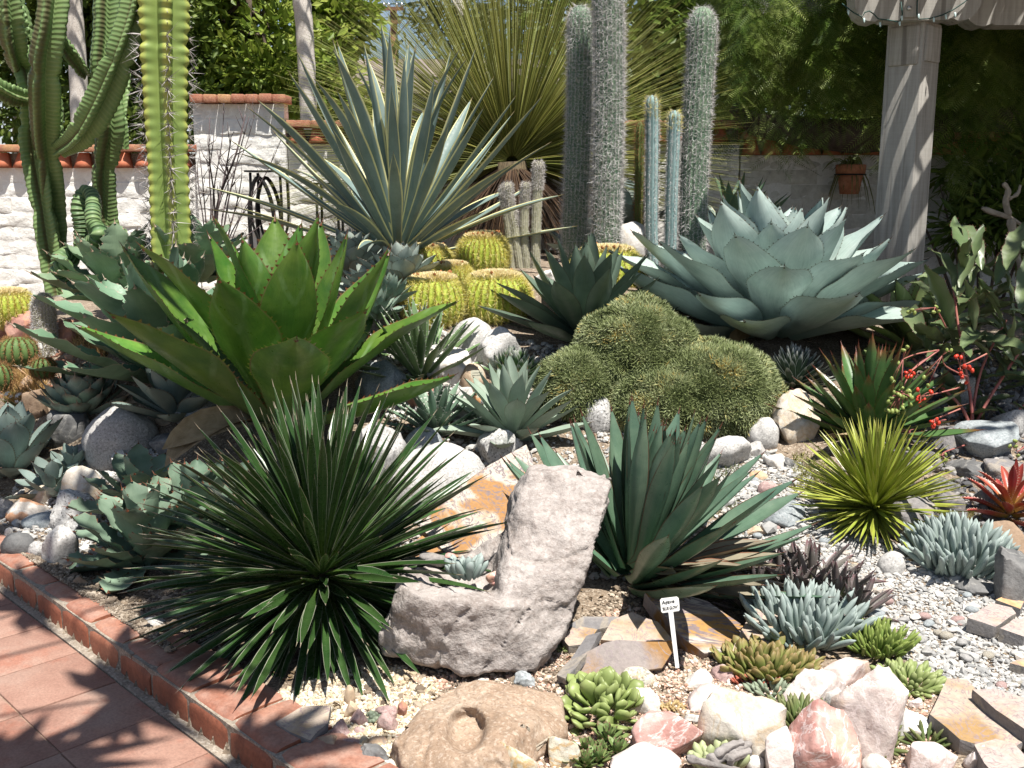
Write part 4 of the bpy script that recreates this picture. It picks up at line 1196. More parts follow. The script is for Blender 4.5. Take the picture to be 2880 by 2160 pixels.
# scalloped grey-green agaves
SC = [(0, 0.55), (0.15, 0.55), (0.35, 0.8), (0.6, 1.0), (0.78, 0.9), (0.9, 0.55), (1, 0.02)]
M['ag_scal'] = leafmat('scalloped_leaf', (0.095, 0.175, 0.105), (0.155, 0.245, 0.155), edge=(0.26, 0.27, 0.20), edge_w=0.03, tooth=(0.30, 0.24, 0.18), rough=0.5, spec=0.3, mott=5, bump=0.08, trans=0.06)
scm = [leaf_mesh('scalloped_leaf', 0.66, 0.21, SC, 0.022, 0.35, b, b0, 1.4, scal=(10, 0.26), teeth=(10, 0.012, 0.2, 0.1), spine=0.03, nl=12, nw=4, wave=0.012, mat=M['ag_scal'], seed=i) for i, (b, b0) in enumerate([(0.1, 0), (-0.35, 0.15), (0.3, 0)])]
t = plant('scalloped_agave', 455, 1070, 'broad grey-green agave with wavy toothed leaves spreading left behind the big green agave', 'agave')
rosette(t, scm, 30, R(74), R(2), 0.9, 1.12, 0.9, az0=1.2, rb=0.08, hz=0.1, seed=33, jit=0.09)
M['ag_back'] = leafmat('back_agave_leaf', (0.13, 0.20, 0.125), (0.20, 0.275, 0.17), edge=(0.27, 0.28, 0.2), edge_w=0.03, tooth=(0.28, 0.2, 0.14), rough=0.5, spec=0.3, mott=5, bump=0.1, trans=0.06)
bkm = [leaf_mesh('toothed_leaf', 0.42, 0.17, SC, 0.02, 0.35, b, 0.0, scal=(8, 0.3), teeth=(8, 0.012, 0.2, 0.1), spine=0.03, nl=10, nw=4, wave=0.01, mat=M['ag_back'], seed=i) for i, b in enumerate((0.1, -0.2, 0.3))]
t = plant('toothed_agave', 340, 850, 'blue-green toothed agave at the foot of the euphorbia and the tall cactus', 'agave', Y=6.2)
rosette(t, bkm, 30, R(78), R(2), 0.95, 1.15, 0.9, az0=0.2, rb=0.06, hz=0.08, seed=34, jit=0.1)
t = plant('toothed_agave', 560, 790, 'blue-green toothed agave to the right of the tall cactus base', 'agave', Y=6.3)
rosette(t, bkm, 24, R(76), R(6), 0.8, 1.0, 0.9, az0=1.2, rb=0.05, hz=0.06, seed=35, jit=0.1)
# low blue agave under the big green one
t = plant('blue_agave', 500, 1175, 'shaded blue-grey agave low beneath the left leaves of the green agave', 'agave')
rosette(t, bl, 22, R(72), R(6), 0.75, 0.95, 0.9, az0=0.9, rb=0.06, hz=0.05, seed=37)
# lower-left scalloped clump
M['ag_low'] = leafmat('low_scalloped_leaf', (0.105, 0.165, 0.115), (0.165, 0.225, 0.16), edge=(0.24, 0.22, 0.16), edge_w=0.03, tooth=(0.14, 0.05, 0.025), rough=0.5, spec=0.3, mott=6, bump=0.08)
lwm = [leaf_mesh('scalloped_leaf', 0.30, 0.135, SC, 0.018, 0.32, b, 0.0, scal=(7, 0.30), teeth=(7, 0.012, 0.2, 0.1), spine=0.022, nl=9, nw=4, wave=0.008, mat=M['ag_low'], seed=i) for i, b in enumerate((0.1, -0.3, 0.25))]
for (px, py, n, s, e1, lb) in ((415, 1590, 30, 1.05, -6, 'scalloped grey-green agave leaning over the brick edging at lower left'),
                               (560, 1500, 26, 0.95, 6, 'scalloped grey agave just behind the left tips of the yucca'), (395, 1430, 16, 0.8, 10, 'scalloped grey agave beside the speckled rocks left of the yucca')):
    t = plant('scalloped_agave', px, py, lb, 'agave', 'low scalloped agaves')
    rosette(t, lwm, n, R(74), R(e1), 0.9 * s, 1.1 * s, 0.9, az0=px * 0.1, rb=0.05, hz=0.06, seed=px, jit=0.1)
# agaves in shade around the silver agave
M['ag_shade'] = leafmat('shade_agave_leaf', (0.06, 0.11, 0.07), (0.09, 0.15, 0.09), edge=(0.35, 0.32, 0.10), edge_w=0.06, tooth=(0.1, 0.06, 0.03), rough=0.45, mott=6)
shm = [leaf_mesh('shade_leaf', 0.50, 0.09, SWORD, 0.015, 0.3, b, 0.0, spine=0.018, nl=9, nw=4, mat=M['ag_shade'], seed=i) for i, b in enumerate((0.0, -0.4, 0.2))]
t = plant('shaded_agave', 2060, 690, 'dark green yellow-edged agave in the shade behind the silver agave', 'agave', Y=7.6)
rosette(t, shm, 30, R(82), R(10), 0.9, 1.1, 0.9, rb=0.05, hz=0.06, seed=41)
M['ag_lime'] = leafmat('lime_agave_leaf', (0.17, 0.23, 0.085), (0.24, 0.29, 0.12), edge=(0.12, 0.10, 0.04), edge_w=0.04, tooth=(0.10, 0.07, 0.04), rough=0.45, mott=5, band=((0.32, 0.36, 0.2), 0.7))
lgm = [leaf_mesh('pale_lime_leaf', 0.46, 0.135, AGAVE, 0.02, 0.3, b, 0.0, teeth=(12, 0.012, 0.2, 0.2), spine=0.02, nl=10, nw=4, mat=M['ag_lime'], seed=i) for i, b in enumerate((0.1, -0.2, 0.3))]
t = plant('pale_lime_agave', 2570, 985, 'pale yellow-green toothed agave between the silver agave and the berry shrub', 'agave')
rosette(t, lgm, 26, R(78), R(6), 0.85, 1.05, 0.9, az0=0.4, rb=0.05, hz=0.06, seed=43)
for (px, py, Y, lb) in ((1655, 735, 7.35, 'smooth blue-green agave between the two grey columns'), (1775, 640, 7.6, 'smooth blue-green agave behind the white boulder and the tall columns')):
    t = plant('blue_agave', px, py, lb, 'agave', 'agaves behind the columns', Y=Y)
    rosette(t, bl, 12, R(70), R(15), 0.9, 1.1, 0.9, az0=px, rb=0.04, hz=0.05, seed=px)

# ---- great spiky grass tree
M['dasy'] = plain('grass_tree_leaf', (0, 0, 0), (0, 0, 0), 2.0, 0.5, 0.0, attr=[(0.0, (0.09, 0.105, 0.017)), (0.5, (0.16, 0.175, 0.032)), (1.0, (0.26, 0.235, 0.065))])
M['dasy_dead'] = plain('grass_tree_dead', (0, 0, 0), (0, 0, 0), 2.0, 0.8, 0.0, attr=[(0.0, (0.03, 0.018, 0.011)), (0.6, (0.07, 0.04, 0.023)), (1.0, (0.20, 0.12, 0.065))])
dc = P(1440, 455, 7.9)
dz0 = hbase(dc.x, 7.9)
dt_ = empty('grass_tree', (dc.x, 7.9, dz0), 'great spiky grass tree with a globe of very long thin green leaves', 'grass tree')
tz = dc.z - dz0
mb = MB(); mb.tube([(0, 0, -0.1), (0.02, 0, tz * 0.5), (0, 0, tz)], [0.15, 0.14, 0.12], 12); mb.build('trunk', M['fibre'], dt_)
nv = 7
lvs = []
for i in range(nv):
    t_ = i / (nv - 1)
    w = 0.0027 * (1 - 0.75 * t_)
    lvs += [(t_, w, 0.0), (t_, 0, w * 1.2), (t_, -w, 0.0)]
lfs = [(i * 3 + k, (i + 1) * 3 + k, (i + 1) * 3 + k + 1, i * 3 + k + 1) for i in range(nv - 1) for k in range(2)]
def blades(n, elo, ehi, L, mat, droop, nm, kind=None, org=None, rn_shift=0.0):
    """n thin blades round the crown; bends handled blade by blade"""
    el = np.arcsin(RNG.uniform(math.sin(elo), math.sin(ehi), n)); az = RNG.uniform(0, 2 * math.pi, n)
    d = np.stack([np.cos(el) * np.cos(az), np.cos(el) * np.sin(az), np.sin(el)], -1)
    keep = (d[:, 1] > -0.42) if elo > -1 else np.ones(n, bool)
    d, el, az = d[keep], el[keep], az[keep]; n = len(d)
    ln = L * RNG.uniform(0.8, 1.1, n)
    X = frames(d, RNG.uniform(-1.5, 1.5, n))
    base = np.array(lvs)
    V = X[:, None, :, 0] * (base[None, :, 0:1] * ln[:, None, None]) + X[:, None, :, 1] * base[None, :, 1:2] + X[:, None, :, 2] * base[None, :, 2:3]
    dr = droop * RNG.uniform(0.3, 1.6, n) * np.cos(el)
    V[:, :, 2] -= (base[None, :, 0] ** 2) * dr[:, None] * ln[:, None]
    V += np.array([0, 0, tz])[None, None, :] + d[:, None, :] * 0.05
    N_, k = V.shape[:2]
    F = (np.array(lfs)[None] + (np.arange(N_) * k)[:, None, None]).reshape(-1, 4)
    return V.reshape(-1, 3), F, np.repeat(np.clip(RNG.normal(0.5 + rn_shift, 0.25, N_), 0, 1), k)
V, F, rn = blades(5000, R(-16), R(88), 1.68, M['dasy'], 0.10, 'leaf')
k_ = len(lvs)
for i in range(300):
    me = np_mesh('grass_leaf', V[i * k_:(i + 1) * k_], F[:len(lfs)], None, rn[i * k_:(i + 1) * k_])
    me.materials.append(M['dasy']); part('leaf', me, dt_)
part('leaves', np_mesh('leaves', V[300 * k_:], F[300 * len(lfs):] - 300 * k_, None, rn[300 * k_:]), dt_, M['dasy'], kind='stuff')
V, F, rn = blades(1300, R(-85), R(-22), 0.62, M['dasy_dead'], 0.35, 'dead')
part('dead_leaves', np_mesh('dead_leaves', V, F, None, rn), dt_, M['dasy_dead'], kind='stuff')
# ================================================================ cacti and euphorbias
def sweep(mb, pts, rad, sect, nth, uvs=True):
    """stem along pts; rad(t) radius, sect(theta, t, L) ratio"""
    pts = [Vector(p) for p in pts]
    vs, uv, fs = [], [], []
    up = None; L = 0.0
    k = len(pts)
    fr = []
    for i, p in enumerate(pts):
        t = (pts[min(i + 1, k - 1)] - pts[max(i - 1, 0)]).normalized()
        up = t.orthogonal().normalized() if up is None else (up - t * up.dot(t)).normalized()
        sd = t.cross(up)
        if i: L += (p - pts[i - 1]).length
        q = i / (k - 1)
        fr.append((p, up.copy(), sd.copy(), t.copy(), q, L))
        for j in range(nth):
            a = 2 * math.pi * j / nth
            r = rad(q) * sect(a, q, L)
            vs.append(p + (up * math.cos(a) + sd * math.sin(a)) * r)
            uv.append((a / (2 * math.pi), L))
    for i in range(k - 1):
        for j in range(nth):
            j2 = (j + 1) % nth
            fs.append((i * nth + j, i * nth + j2, (i + 1) * nth + j2, (i + 1) * nth + j))
    fs.append(tuple((k - 1) * nth + j for j in range(nth)))
    mb.add(vs, fs, uv)
    return fr

def smooth_path(pts, n):
    """Catmull-Rom through points"""
    pts = [Vector(p) for p in pts]
    out = []
    m = len(pts) - 1
    for i in range(n + 1):
        f = i / n * m
        k = min(m - 1, int(f)); q = f - k
        p0, p1, p2, p3 = pts[max(0, k - 1)], pts[k], pts[k + 1], pts[min(m, k + 2)]
        out.append(0.5 * ((2 * p1) + (p2 - p0) * q + (2 * p0 - 5 * p1 + 4 * p2 - p3) * q * q + (3 * p1 - p0 - 3 * p2 + p3) * q ** 3))
    return out

SP_V = [(0, 0.5, 0), (0, -0.35, 0.4), (0, -0.35, -0.4), (1, 0, 0)]
SP_F = [(0, 1, 3), (1, 2, 3), (2, 0, 3)]
def spines_obj(name, pos, dirs, length, width, mat, parent, jl=0.3):
    pos, dirs = np.asarray(pos, float), np.asarray(dirs, float)
    X = frames(dirs, RNG.uniform(-3, 3, len(dirs)))
    ln = np.asarray(length) * RNG.uniform(1 - jl, 1 + jl, len(dirs))
    X = X * np.stack([ln, np.full(len(dirs), width), np.full(len(dirs), width)], -1)[:, None, :]
    V, F, _, rn = scatter(SP_V, SP_F, X, pos)
    return part(name, np_mesh(name, V, F, None, rn, False), parent, mat, kind='stuff')

def column_mat(name, groove, rib):
    n = N(name)
    uvn = n.new('UVMap'); uvn.uv_map = 'UVMap'
    co = n.coords()
    a = n.noise(co, 14, 4)
    col = n.mix(n.ramp(a, [(0.35, 0.0), (0.65, 1.0)]), groove, rib)
    return n.finish(col, 0.6, n.bump(a, 0.2, 0.006), 0.2)

def rib_column(t, pts, r0, r1, nribs, depth, mat, n=60, dome=0.07):
    """ribbed stem with a domed tip; returns frames and the rib radius function"""
    pp = smooth_path(pts, n)
    tot = sum((pp[i + 1] - pp[i]).length for i in range(n))
    def rad(q):
        r = r0 + (r1 - r0) * q
        e = (1 - q) * tot
        if e < dome: r *= math.sqrt(max(0.0004, 1 - (1 - e / dome) ** 2))
        return r
    nth = nribs * 4
    def sect(a, q, L):
        c = abs(math.sin(a * nribs / 2.0))          # 0 on the rib groove
        return 1 - depth * (1 - c) ** 1.4
    # concentrate rings at the dome
    tail = [pp[-1].lerp(pp[-2], k) for k in (0.75, 0.5, 0.3, 0.15, 0.05)]
    path = pp[:-1] + tail + [pp[-1]]
    lens = [0.0]
    for i in range(1, len(path)): lens.append(lens[-1] + (path[i] - path[i - 1]).length)
    mb = MB()
    qs = [l / lens[-1] for l in lens]
    it = iter(range(len(path)))
    idx = {}
    fr = sweep(mb, path, lambda q: rad(qs[min(len(qs) - 1, int(round(q * (len(path) - 1))))]), sect, nth)
    mb.build('stem', mat, t)
    return [(p, u, s, tt, qs[i], L) for i, (p, u, s, tt, q, L) in enumerate(fr)], rad

def column_spines(t, fr, rad, nribs, per_m, nsp, length, width, mat, spread=1.0, up_bias=0.1, crown_len=None, name='spines', qmin=0.0):
    tot = fr[-1][5]
    pos, dirs, ln = [], [], []
    m = int(tot * per_m)
    Ls = [f[5] for f in fr]
    for i in range(m):
        L = tot * (i + 0.5) / m
        if L / tot < qmin: continue
        k = max(0, min(len(fr) - 2, int(np.searchsorted(Ls, L)) - 1))
        q = (L - Ls[k]) / max(1e-6, Ls[k + 1] - Ls[k])
        p = fr[k][0].lerp(fr[k + 1][0], q); up, sd, tg = fr[k][1], fr[k][2], fr[k][3]
        r = rad(L / tot)
        for j in range(nribs):
            a = 2 * math.pi * (j + 0.5) / nribs + random.gauss(0, 0.01)
            rd = up * math.cos(a) + sd * math.sin(a)
            if rd.y > 0.75: continue                     # the far side, never seen
            tn = tg.cross(rd)
            for s in range(nsp):
                pos.append(tuple(p + rd * r + tg * random.uniform(-.006, .006)))
                dirs.append(tuple(rd * random.uniform(0.35, 1.0) + tn * random.gauss(0, spread) + tg * random.gauss(up_bias, spread * 0.9)))
                ln.append(length * (1.0 if random.random() < 0.85 else 1.6))
    return spines_obj(name, pos, dirs, np.array(ln), width, mat, t)

M['silver_stem'] = column_mat('silver_stem', (0.10, 0.17, 0.11), (0.17, 0.24, 0.16))
M['white_spine'] = plain('white_spine', (0, 0, 0), (0, 0, 0), 5, 0.6, 0, attr=[(0.0, (0.30, 0.28, 0.28)), (0.5, (0.52, 0.50, 0.49)), (1.0, (0.66, 0.64, 0.62))])
M['gold_spine'] = plain('gold_spine', (0, 0, 0), (0, 0, 0), 5, 0.5, 0, attr=[(0.0, (0.60, 0.51, 0.09)), (0.5, (0.72, 0.64, 0.19)), (1.0, (0.78, 0.73, 0.38))], trans=0.2)
M['grey_spine'] = plain('grey_spine', (0, 0, 0), (0, 0, 0), 5, 0.6, 0, attr=[(0.0, (0.20, 0.175, 0.17)), (0.5, (0.33, 0.30, 0.29)), (1.0, (0.46, 0.43, 0.41))])
M['brown_spine'] = plain('brown_spine', (0, 0, 0), (0, 0, 0), 5, 0.6, 0, attr=[(0.0, (0.16, 0.08, 0.03)), (1.0, (0.36, 0.20, 0.08))])
def tall(name, label, pxs, wpx, Y, nribs, depth, mat, top_r=1.0, group=None, n=60, dome=0.08):
    b = P(pxs[0][0], pxs[0][1], Y)
    t = empty(name, b, label, 'cactus', group)
    pts = [P(x, y, Y + (0.0 if len(q) < 3 else 0)) - b for (x, y, *q) in pxs]
    r = px2m(wpx, Y) / 2
    fr, rad = rib_column(t, pts, r, r * top_r, nribs, depth, mat, n, dome)
    return t, fr, rad
GRC = 'tall white-haired column cacti'
t, fr, rad = tall('column_cactus', 'white-haired column cactus with a rounded top and a long dark shadow down its front', [(1605, 800), (1618, 600), (1628, 350), (1632, 180), (1632, 14)], 66, 7.16, 19, 0.16, M['silver_stem'], 0.98, GRC, dome=0.12)
column_spines(t, fr, rad, 19, 48, 7, 0.036, 0.0024, M['white_spine'])
t, fr, rad = tall('column_cactus', 'tallest white-haired column cactus, running out of the top of the picture', [(1706, 790), (1706, 600), (1712, 350), (1713, 100), (1706, -60), (1704, -150)], 76, 6.85, 21, 0.15, M['silver_stem'], 1.02, GRC)
column_spines(t, fr, rad, 21, 52, 8, 0.036, 0.0024, M['white_spine'])
t, fr, rad = tall('column_cactus', 'white-haired column cactus standing right of the slim blue columns', [(1948, 720), (1952, 500), (1966, 250), (1975, 120), (1976, 18)], 74, 7.2, 19, 0.16, M['silver_stem'], 0.98, GRC, dome=0.13)
column_spines(t, fr, rad, 19, 48, 6, 0.033, 0.0024, M['white_spine'])
M['blue_stem'] = column_mat('blue_stem', (0.21, 0.32, 0.315), (0.27, 0.38, 0.375))
M['brown_stem'] = column_mat('brown_stem', (0.09, 0.12, 0.035), (0.13, 0.16, 0.05))
GRB = 'slim blue columns'
for lb, pxs, w in (('slim sky-blue ribbed cactus, the taller of two', [(1836, 800), (1832, 600), (1834, 420), (1834, 330), (1833, 268)], 36),
                   ('slim sky-blue ribbed cactus, the shorter of two', [(1884, 780), (1889, 560), (1895, 400), (1897, 310)], 35)):
    t, fr, rad = tall('blue_cactus', lb, pxs, w, 7.1, 7, 0.36, M['blue_stem'], 1.0, GRB, dome=0.06)
    column_spines(t, fr, rad, 8, 65, 7, 0.020, 0.0022, M['white_spine'], 0.8)
    fr2 = [f for f in fr if f[4] > 0.9]
    column_spines(t, [(f[0], f[1], f[2], f[3], f[4], f[5]) for f in fr], rad, 8, 60, 5, 0.032, 0.0022, M['gold_spine'], 0.7, 0.5, name='tip_spines', qmin=0.88)
t, fr, rad = tall('green_cactus', 'thin brownish green cactus behind the slim blue columns', [(1795, 680), (1797, 560), (1798, 450), (1800, 342)], 24, 7.3, 8, 0.25, M['brown_stem'])
column_spines(t, fr, rad, 8, 50, 6, 0.022, 0.0022, M['brown_spine'], 0.8)
M['wool_stem'] = column_mat('wool_stem', (0.30, 0.29, 0.20), (0.38, 0.365, 0.26))
M['wool'] = plain('grey_wool', (0, 0, 0), (0, 0, 0), 5, 0.9, 0, attr=[(0.0, (0.36, 0.33, 0.31)), (1.0, (0.58, 0.55, 0.52))])
for lb, pxs, w in (('thin woolly-headed cactus, leftmost of the clump beside the barrels', [(1442, 770), (1432, 650), (1420, 560), (1416, 522)], 22), ('thin woolly-headed cactus with a white cap in front of its neighbour', [(1465, 775), (1446, 640), (1430, 560), (1427, 512)], 27),
                   ('short thin woolly-headed cactus low in the clump', [(1462, 770), (1452, 650), (1445, 585)], 18),
                   ('thin grey woolly-headed cactus in the middle of the clump', [(1482, 775), (1474, 650), (1478, 560), (1480, 512)], 24), ('tallest thin grey woolly-headed cactus of the clump', [(1506, 770), (1508, 640), (1512, 520), (1514, 452)], 26)):
    t, fr, rad = tall('woolly_cactus', lb, pxs, w, 6.6, 14, 0.08, M['wool_stem'], 1.05, 'thin woolly-headed cacti', 30, 0.03)
    column_spines(t, fr, rad, 14, 90, 2, 0.010, 0.0022, M['wool'], 0.9)
    column_spines(t, fr, rad, 14, 110, 6, 0.018, 0.0028, M['wool'], 0.9, 0.3, name='wool_cap', qmin=0.74)

# ---- the broad yellow-green cactus at left
def torch_mat():
    n = N('torch_stem')
    uvn = n.new('UVMap'); uvn.uv_map = 'UVMap'
    sep = n.new('SeparateXYZ'); n.t.links.new(uvn.outputs[0], sep.inputs[0])
    k = n.math('ABSOLUTE', n.math('SINE', n.math('MULTIPLY', sep.outputs[0], math.pi * 5)))     # 1 on the ribs
    co = n.coords()
    a = n.noise(co, 6, 5)
    col = n.ramp(a, [(0.3, (0.155, 0.225, 0.055)), (0.7, (0.215, 0.285, 0.075))])
    col = n.mix(n.ramp(k, [(0.80, 0.0), (0.99, 0.75)]), col, (0.36, 0.37, 0.085))
    return n.finish(col, 0.5, n.bump(a, 0.25, 0.01), 0.35)
M['torch'] = torch_mat()
TY = 6.2
b = P(482, 800, TY)
t = empty('torch_cactus', b, 'thick yellow-green ribbed cactus with clusters of long grey spines, at left', 'cactus')
pts = [P(x, y, TY) - b for x, y in ((482, 800), (478, 640), (472, 500), (466, 380), (462, 260), (460, 150), (459, 60), (458, -60))]
pp = smooth_path(pts, 150)
def t_rad(q): return px2m(cr([(0, 56), (0.3, 55), (0.5, 58), (0.66, 62), (0.72, 66), (0.75, 60), (0.85, 67), (1, 66)], q), TY)
def t_sect(a, q, L):
    c = abs(math.sin(a * 5 / 2.0))
    und = 0.045 * math.cos(L * 2 * math.pi / 0.062)
    return 0.50 + (0.50 + und) * (c ** 1.7)
mb = MB(); fr = sweep(mb, pp, t_rad, t_sect, 80); mb.build('stem', M['torch'], t)
pos, dirs, ln = [], [], []
Ls = [f[5] for f in fr]
k = 0
while (k + 0.5) * 0.062 < fr[-1][5]:
    L = (k + 0.02) * 0.062
    i = min(len(fr) - 2, int(np.searchsorted(Ls, L)))
    p, up, sd, tg = fr[i][0], fr[i][1], fr[i][2], fr[i][3]
    q = fr[i][4]
    for j in range(5):
        a = 2 * math.pi * (j + 0.5) / 5
        rd = up * math.cos(a) + sd * math.sin(a); tn = tg.cross(rd)
        for s in range(12 if q < 0.62 else (7 if q < 0.8 else 2)):
            pos.append(tuple(p + rd * t_rad(q) * 1.03))
            dirs.append(tuple(rd * random.uniform(0.4, 1.1) + tn * random.gauss(0, 0.7) + tg * random.gauss(0, 0.6)))
            ln.append(random.choice((0.04, 0.06, 0.10)) if q < 0.8 else 0.015)
    k += 1
spines_obj('spines', pos, dirs, np.array(ln), 0.0055, M['grey_spine'], t)

# ---- candelabra euphorbia
def euph_mat():
    n = N('euphorbia_stem')
    uvn = n.new('UVMap'); uvn.uv_map = 'UVMap'
    sep = n.new('SeparateXYZ'); n.t.links.new(uvn.outputs[0], sep.inputs[0])
    k = n.math('ABSOLUTE', n.math('SINE', n.math('MULTIPLY', sep.outputs[0], math.pi * 4)))
    ch = n.math('SINE', n.math('ADD', n.math('MULTIPLY', sep.outputs[1], 2 * math.pi / 0.028), n.math('MULTIPLY', k, -5.5)))
    co = n.coords()
    a = n.noise(co, 7, 5)
    col = n.ramp(a, [(0.3, (0.11, 0.185, 0.065)), (0.7, (0.165, 0.245, 0.09))])
    col = n.mix(n.math('MULTIPLY', n.ramp(ch, [(0.2, 0.0), (1.0, 0.42)]), 1.0), col, (0.24, 0.30, 0.13))
    col = n.mix(n.ramp(k, [(0.93, 0.0), (1.0, 0.8)]), col, (0.10, 0.075, 0.04))
    return n.finish(col, 0.5, n.bump(n.math('ADD', n.math('MULTIPLY', ch, 0.6), a), 0.22, 0.012), 0.3)
M['euph'] = euph_mat()
EY = 6.7
eb = P(150, 800, EY)
t = empty('euphorbia', eb, 'candelabra euphorbia with several upright ribbed green arms at the left edge', 'euphorbia')
def arm(pxs, w, rot=0.0, taper0=0.8, closed_tip=True):
    pts = [P(x, y, Yv) - eb for x, y, Yv in pxs]
    n = 90
    pp = smooth_path(pts, n)
    r = px2m(w, EY) / 2 * 1.0
    nk = [0.30 + 0.05 * math.sin(rot * 9), 0.66 + 0.06 * math.cos(rot * 7)]
    def rad(q):
        rr_ = r * (taper0 + (1 - taper0) * sstep(0, 0.25, q))
        for z_ in nk: rr_ *= 1 - 0.22 * math.exp(-((q - z_) / 0.018) ** 2)
        rr_ *= 1 + 0.06 * math.sin(q * 11 + rot * 5)
        if closed_tip and q > 0.93: rr_ *= math.sqrt(max(0.01, 1 - ((q - 0.93) / 0.072) ** 2))
        return rr_
    def sect(a, q, L):
        c = abs(math.sin((a + rot) * 2.0))
        return 0.22 + (0.78 + 0.045 * math.cos(L * 2 * math.pi / 0.042)) * c ** 3.0
    mb = MB(); sweep(mb, pp, rad, sect, 40); mb.build('arm', M['euph'], t)
E0 = EY
arm([(165, 830, E0), (140, 700, E0), (118, 560, E0), (100, 450, E0), (92, 370, E0), (96, 290, E0), (80, 215, E0), (62, 140, E0 + .1)], 84, 0.5, 0.95)
arm([(158, 760, E0 + .15), (148, 600, E0 + .1), (138, 480, E0), (128, 390, E0 - .1), (125, 280, E0 - .25), (127, 170, E0 - .35), (143, 70, E0 - .4), (160, -80, E0 - .4)], 88, 0.2, 0.8, False)
arm([(165, 424, E0 - .1), (215, 392, E0 - .3), (255, 340, E0 - .4), (300, 250, E0 - .45), (340, 150, E0 - .5), (378, 40, E0 - .5), (400, -60, E0 - .5)], 80, 0.6, 0.6, False)
arm([(320, 760, E0 + .3), (300, 620, E0 + .3), (292, 500, E0 + .25), (302, 420, E0 + .2), (312, 350, E0 + .15), (300, 250, E0 + .15), (290, 180, E0 + .1), (298, 80, E0 + .1), (300, -60, E0 + .1)], 88, 0.35, 0.9, False)
arm([(85, 275, E0 - .05), (60, 275, E0 - .15), (20, 262, E0 - .3), (-25, 235, E0 - .4)], 52, 0.3, 0.6)
arm([(242, 210, E0 + .1), (215, 175, E0 - .05), (185, 135, E0 - .15), (160, 100, E0 - .2)], 48, 0.3, 0.6)
arm([(160, 400, E0 + .2), (158, 330, E0 + .2), (150, 260, E0 + .2), (140, 200, E0 + .25)], 50, 0.5, 0.6)
arm([(70, 215, E0 + .1), (45, 150, E0 - .1), (30, 70, E0 - .2), (15, -60, E0 - .25)], 72, 0.2, 0.7, False)
arm([(75, 110, E0 + .1), (55, 40, E0 + .1), (30, -60, E0 + .1)], 56, 0.6, 0.7, False)
arm([(350, 420, E0 + .4), (340, 330, E0 + .4), (345, 260, E0 + .45), (352, 200, E0 + .5)], 40, 0.1, 0.7)
# crested form at its foot
def crest_mat():
    n = N('crest'); co = n.coords(); a = n.noise(co, 9, 4)
    uvn = n.new('UVMap'); uvn.uv_map = 'UVMap'
    sep = n.new('SeparateXYZ'); n.t.links.new(uvn.outputs[0], sep.inputs[0])
    ch = n.math('SINE', n.math('MULTIPLY', sep.outputs[1], 2 * math.pi / 0.026))
    col = n.ramp(a, [(0.3, (0.07, 0.14, 0.065)), (0.7, (0.13, 0.20, 0.075))])
    col = n.mix(n.ramp(ch, [(0.0, 0.0), (1.0, 0.5)]), col, (0.22, 0.28, 0.13))
    return n.finish(col, 0.5, n.bump(ch, 0.7, 0.01), 0.3)
M['crest'] = crest_mat()
cb = P(260, 700, 6.45)
t = empty('crested_euphorbia', cb, 'crested euphorbia with a twisting fan of fleshy green folds in front of the candelabra arms', 'euphorbia')
for pxs, w in ((((225, 700, 6.4), (228, 640, 6.4), (222, 585, 6.4), (240, 545, 6.45), (262, 560, 6.4), (262, 610, 6.3), (270, 650, 6.25), (300, 665, 6.2), (330, 655, 6.25), (352, 670, 6.3)), 46),
               (((270, 720, 6.4), (255, 690, 6.3), (280, 660, 6.2), (262, 625, 6.25)), 50),
               (((300, 720, 6.4), (330, 700, 6.25), (350, 690, 6.25)), 46), (((215, 740, 6.3), (180, 720, 6.25), (170, 770, 6.2), (200, 800, 6.2)), 48), (((160, 800, 6.2), (165, 760, 6.15), (200, 740, 6.15)), 40)):
    pp = smooth_path([P(*q) - cb for q in pxs], 90)
    mb = MB()
    def rad(q, w=w): return px2m(w, 6.3) / 2 * (0.75 + 0.25 * math.sin(math.pi * q)) * (1 if q < 0.92 else math.sqrt(max(0.02, 1 - ((q - 0.92) / 0.082) ** 2)))
    sweep(mb, pp, rad, lambda a, q, L: (0.80 + 0.24 * abs(math.cos(a))) * (1 + 0.11 * math.cos(L * 2 * math.pi / 0.026)), 24)
    mb.build('fold', M['crest'], t)

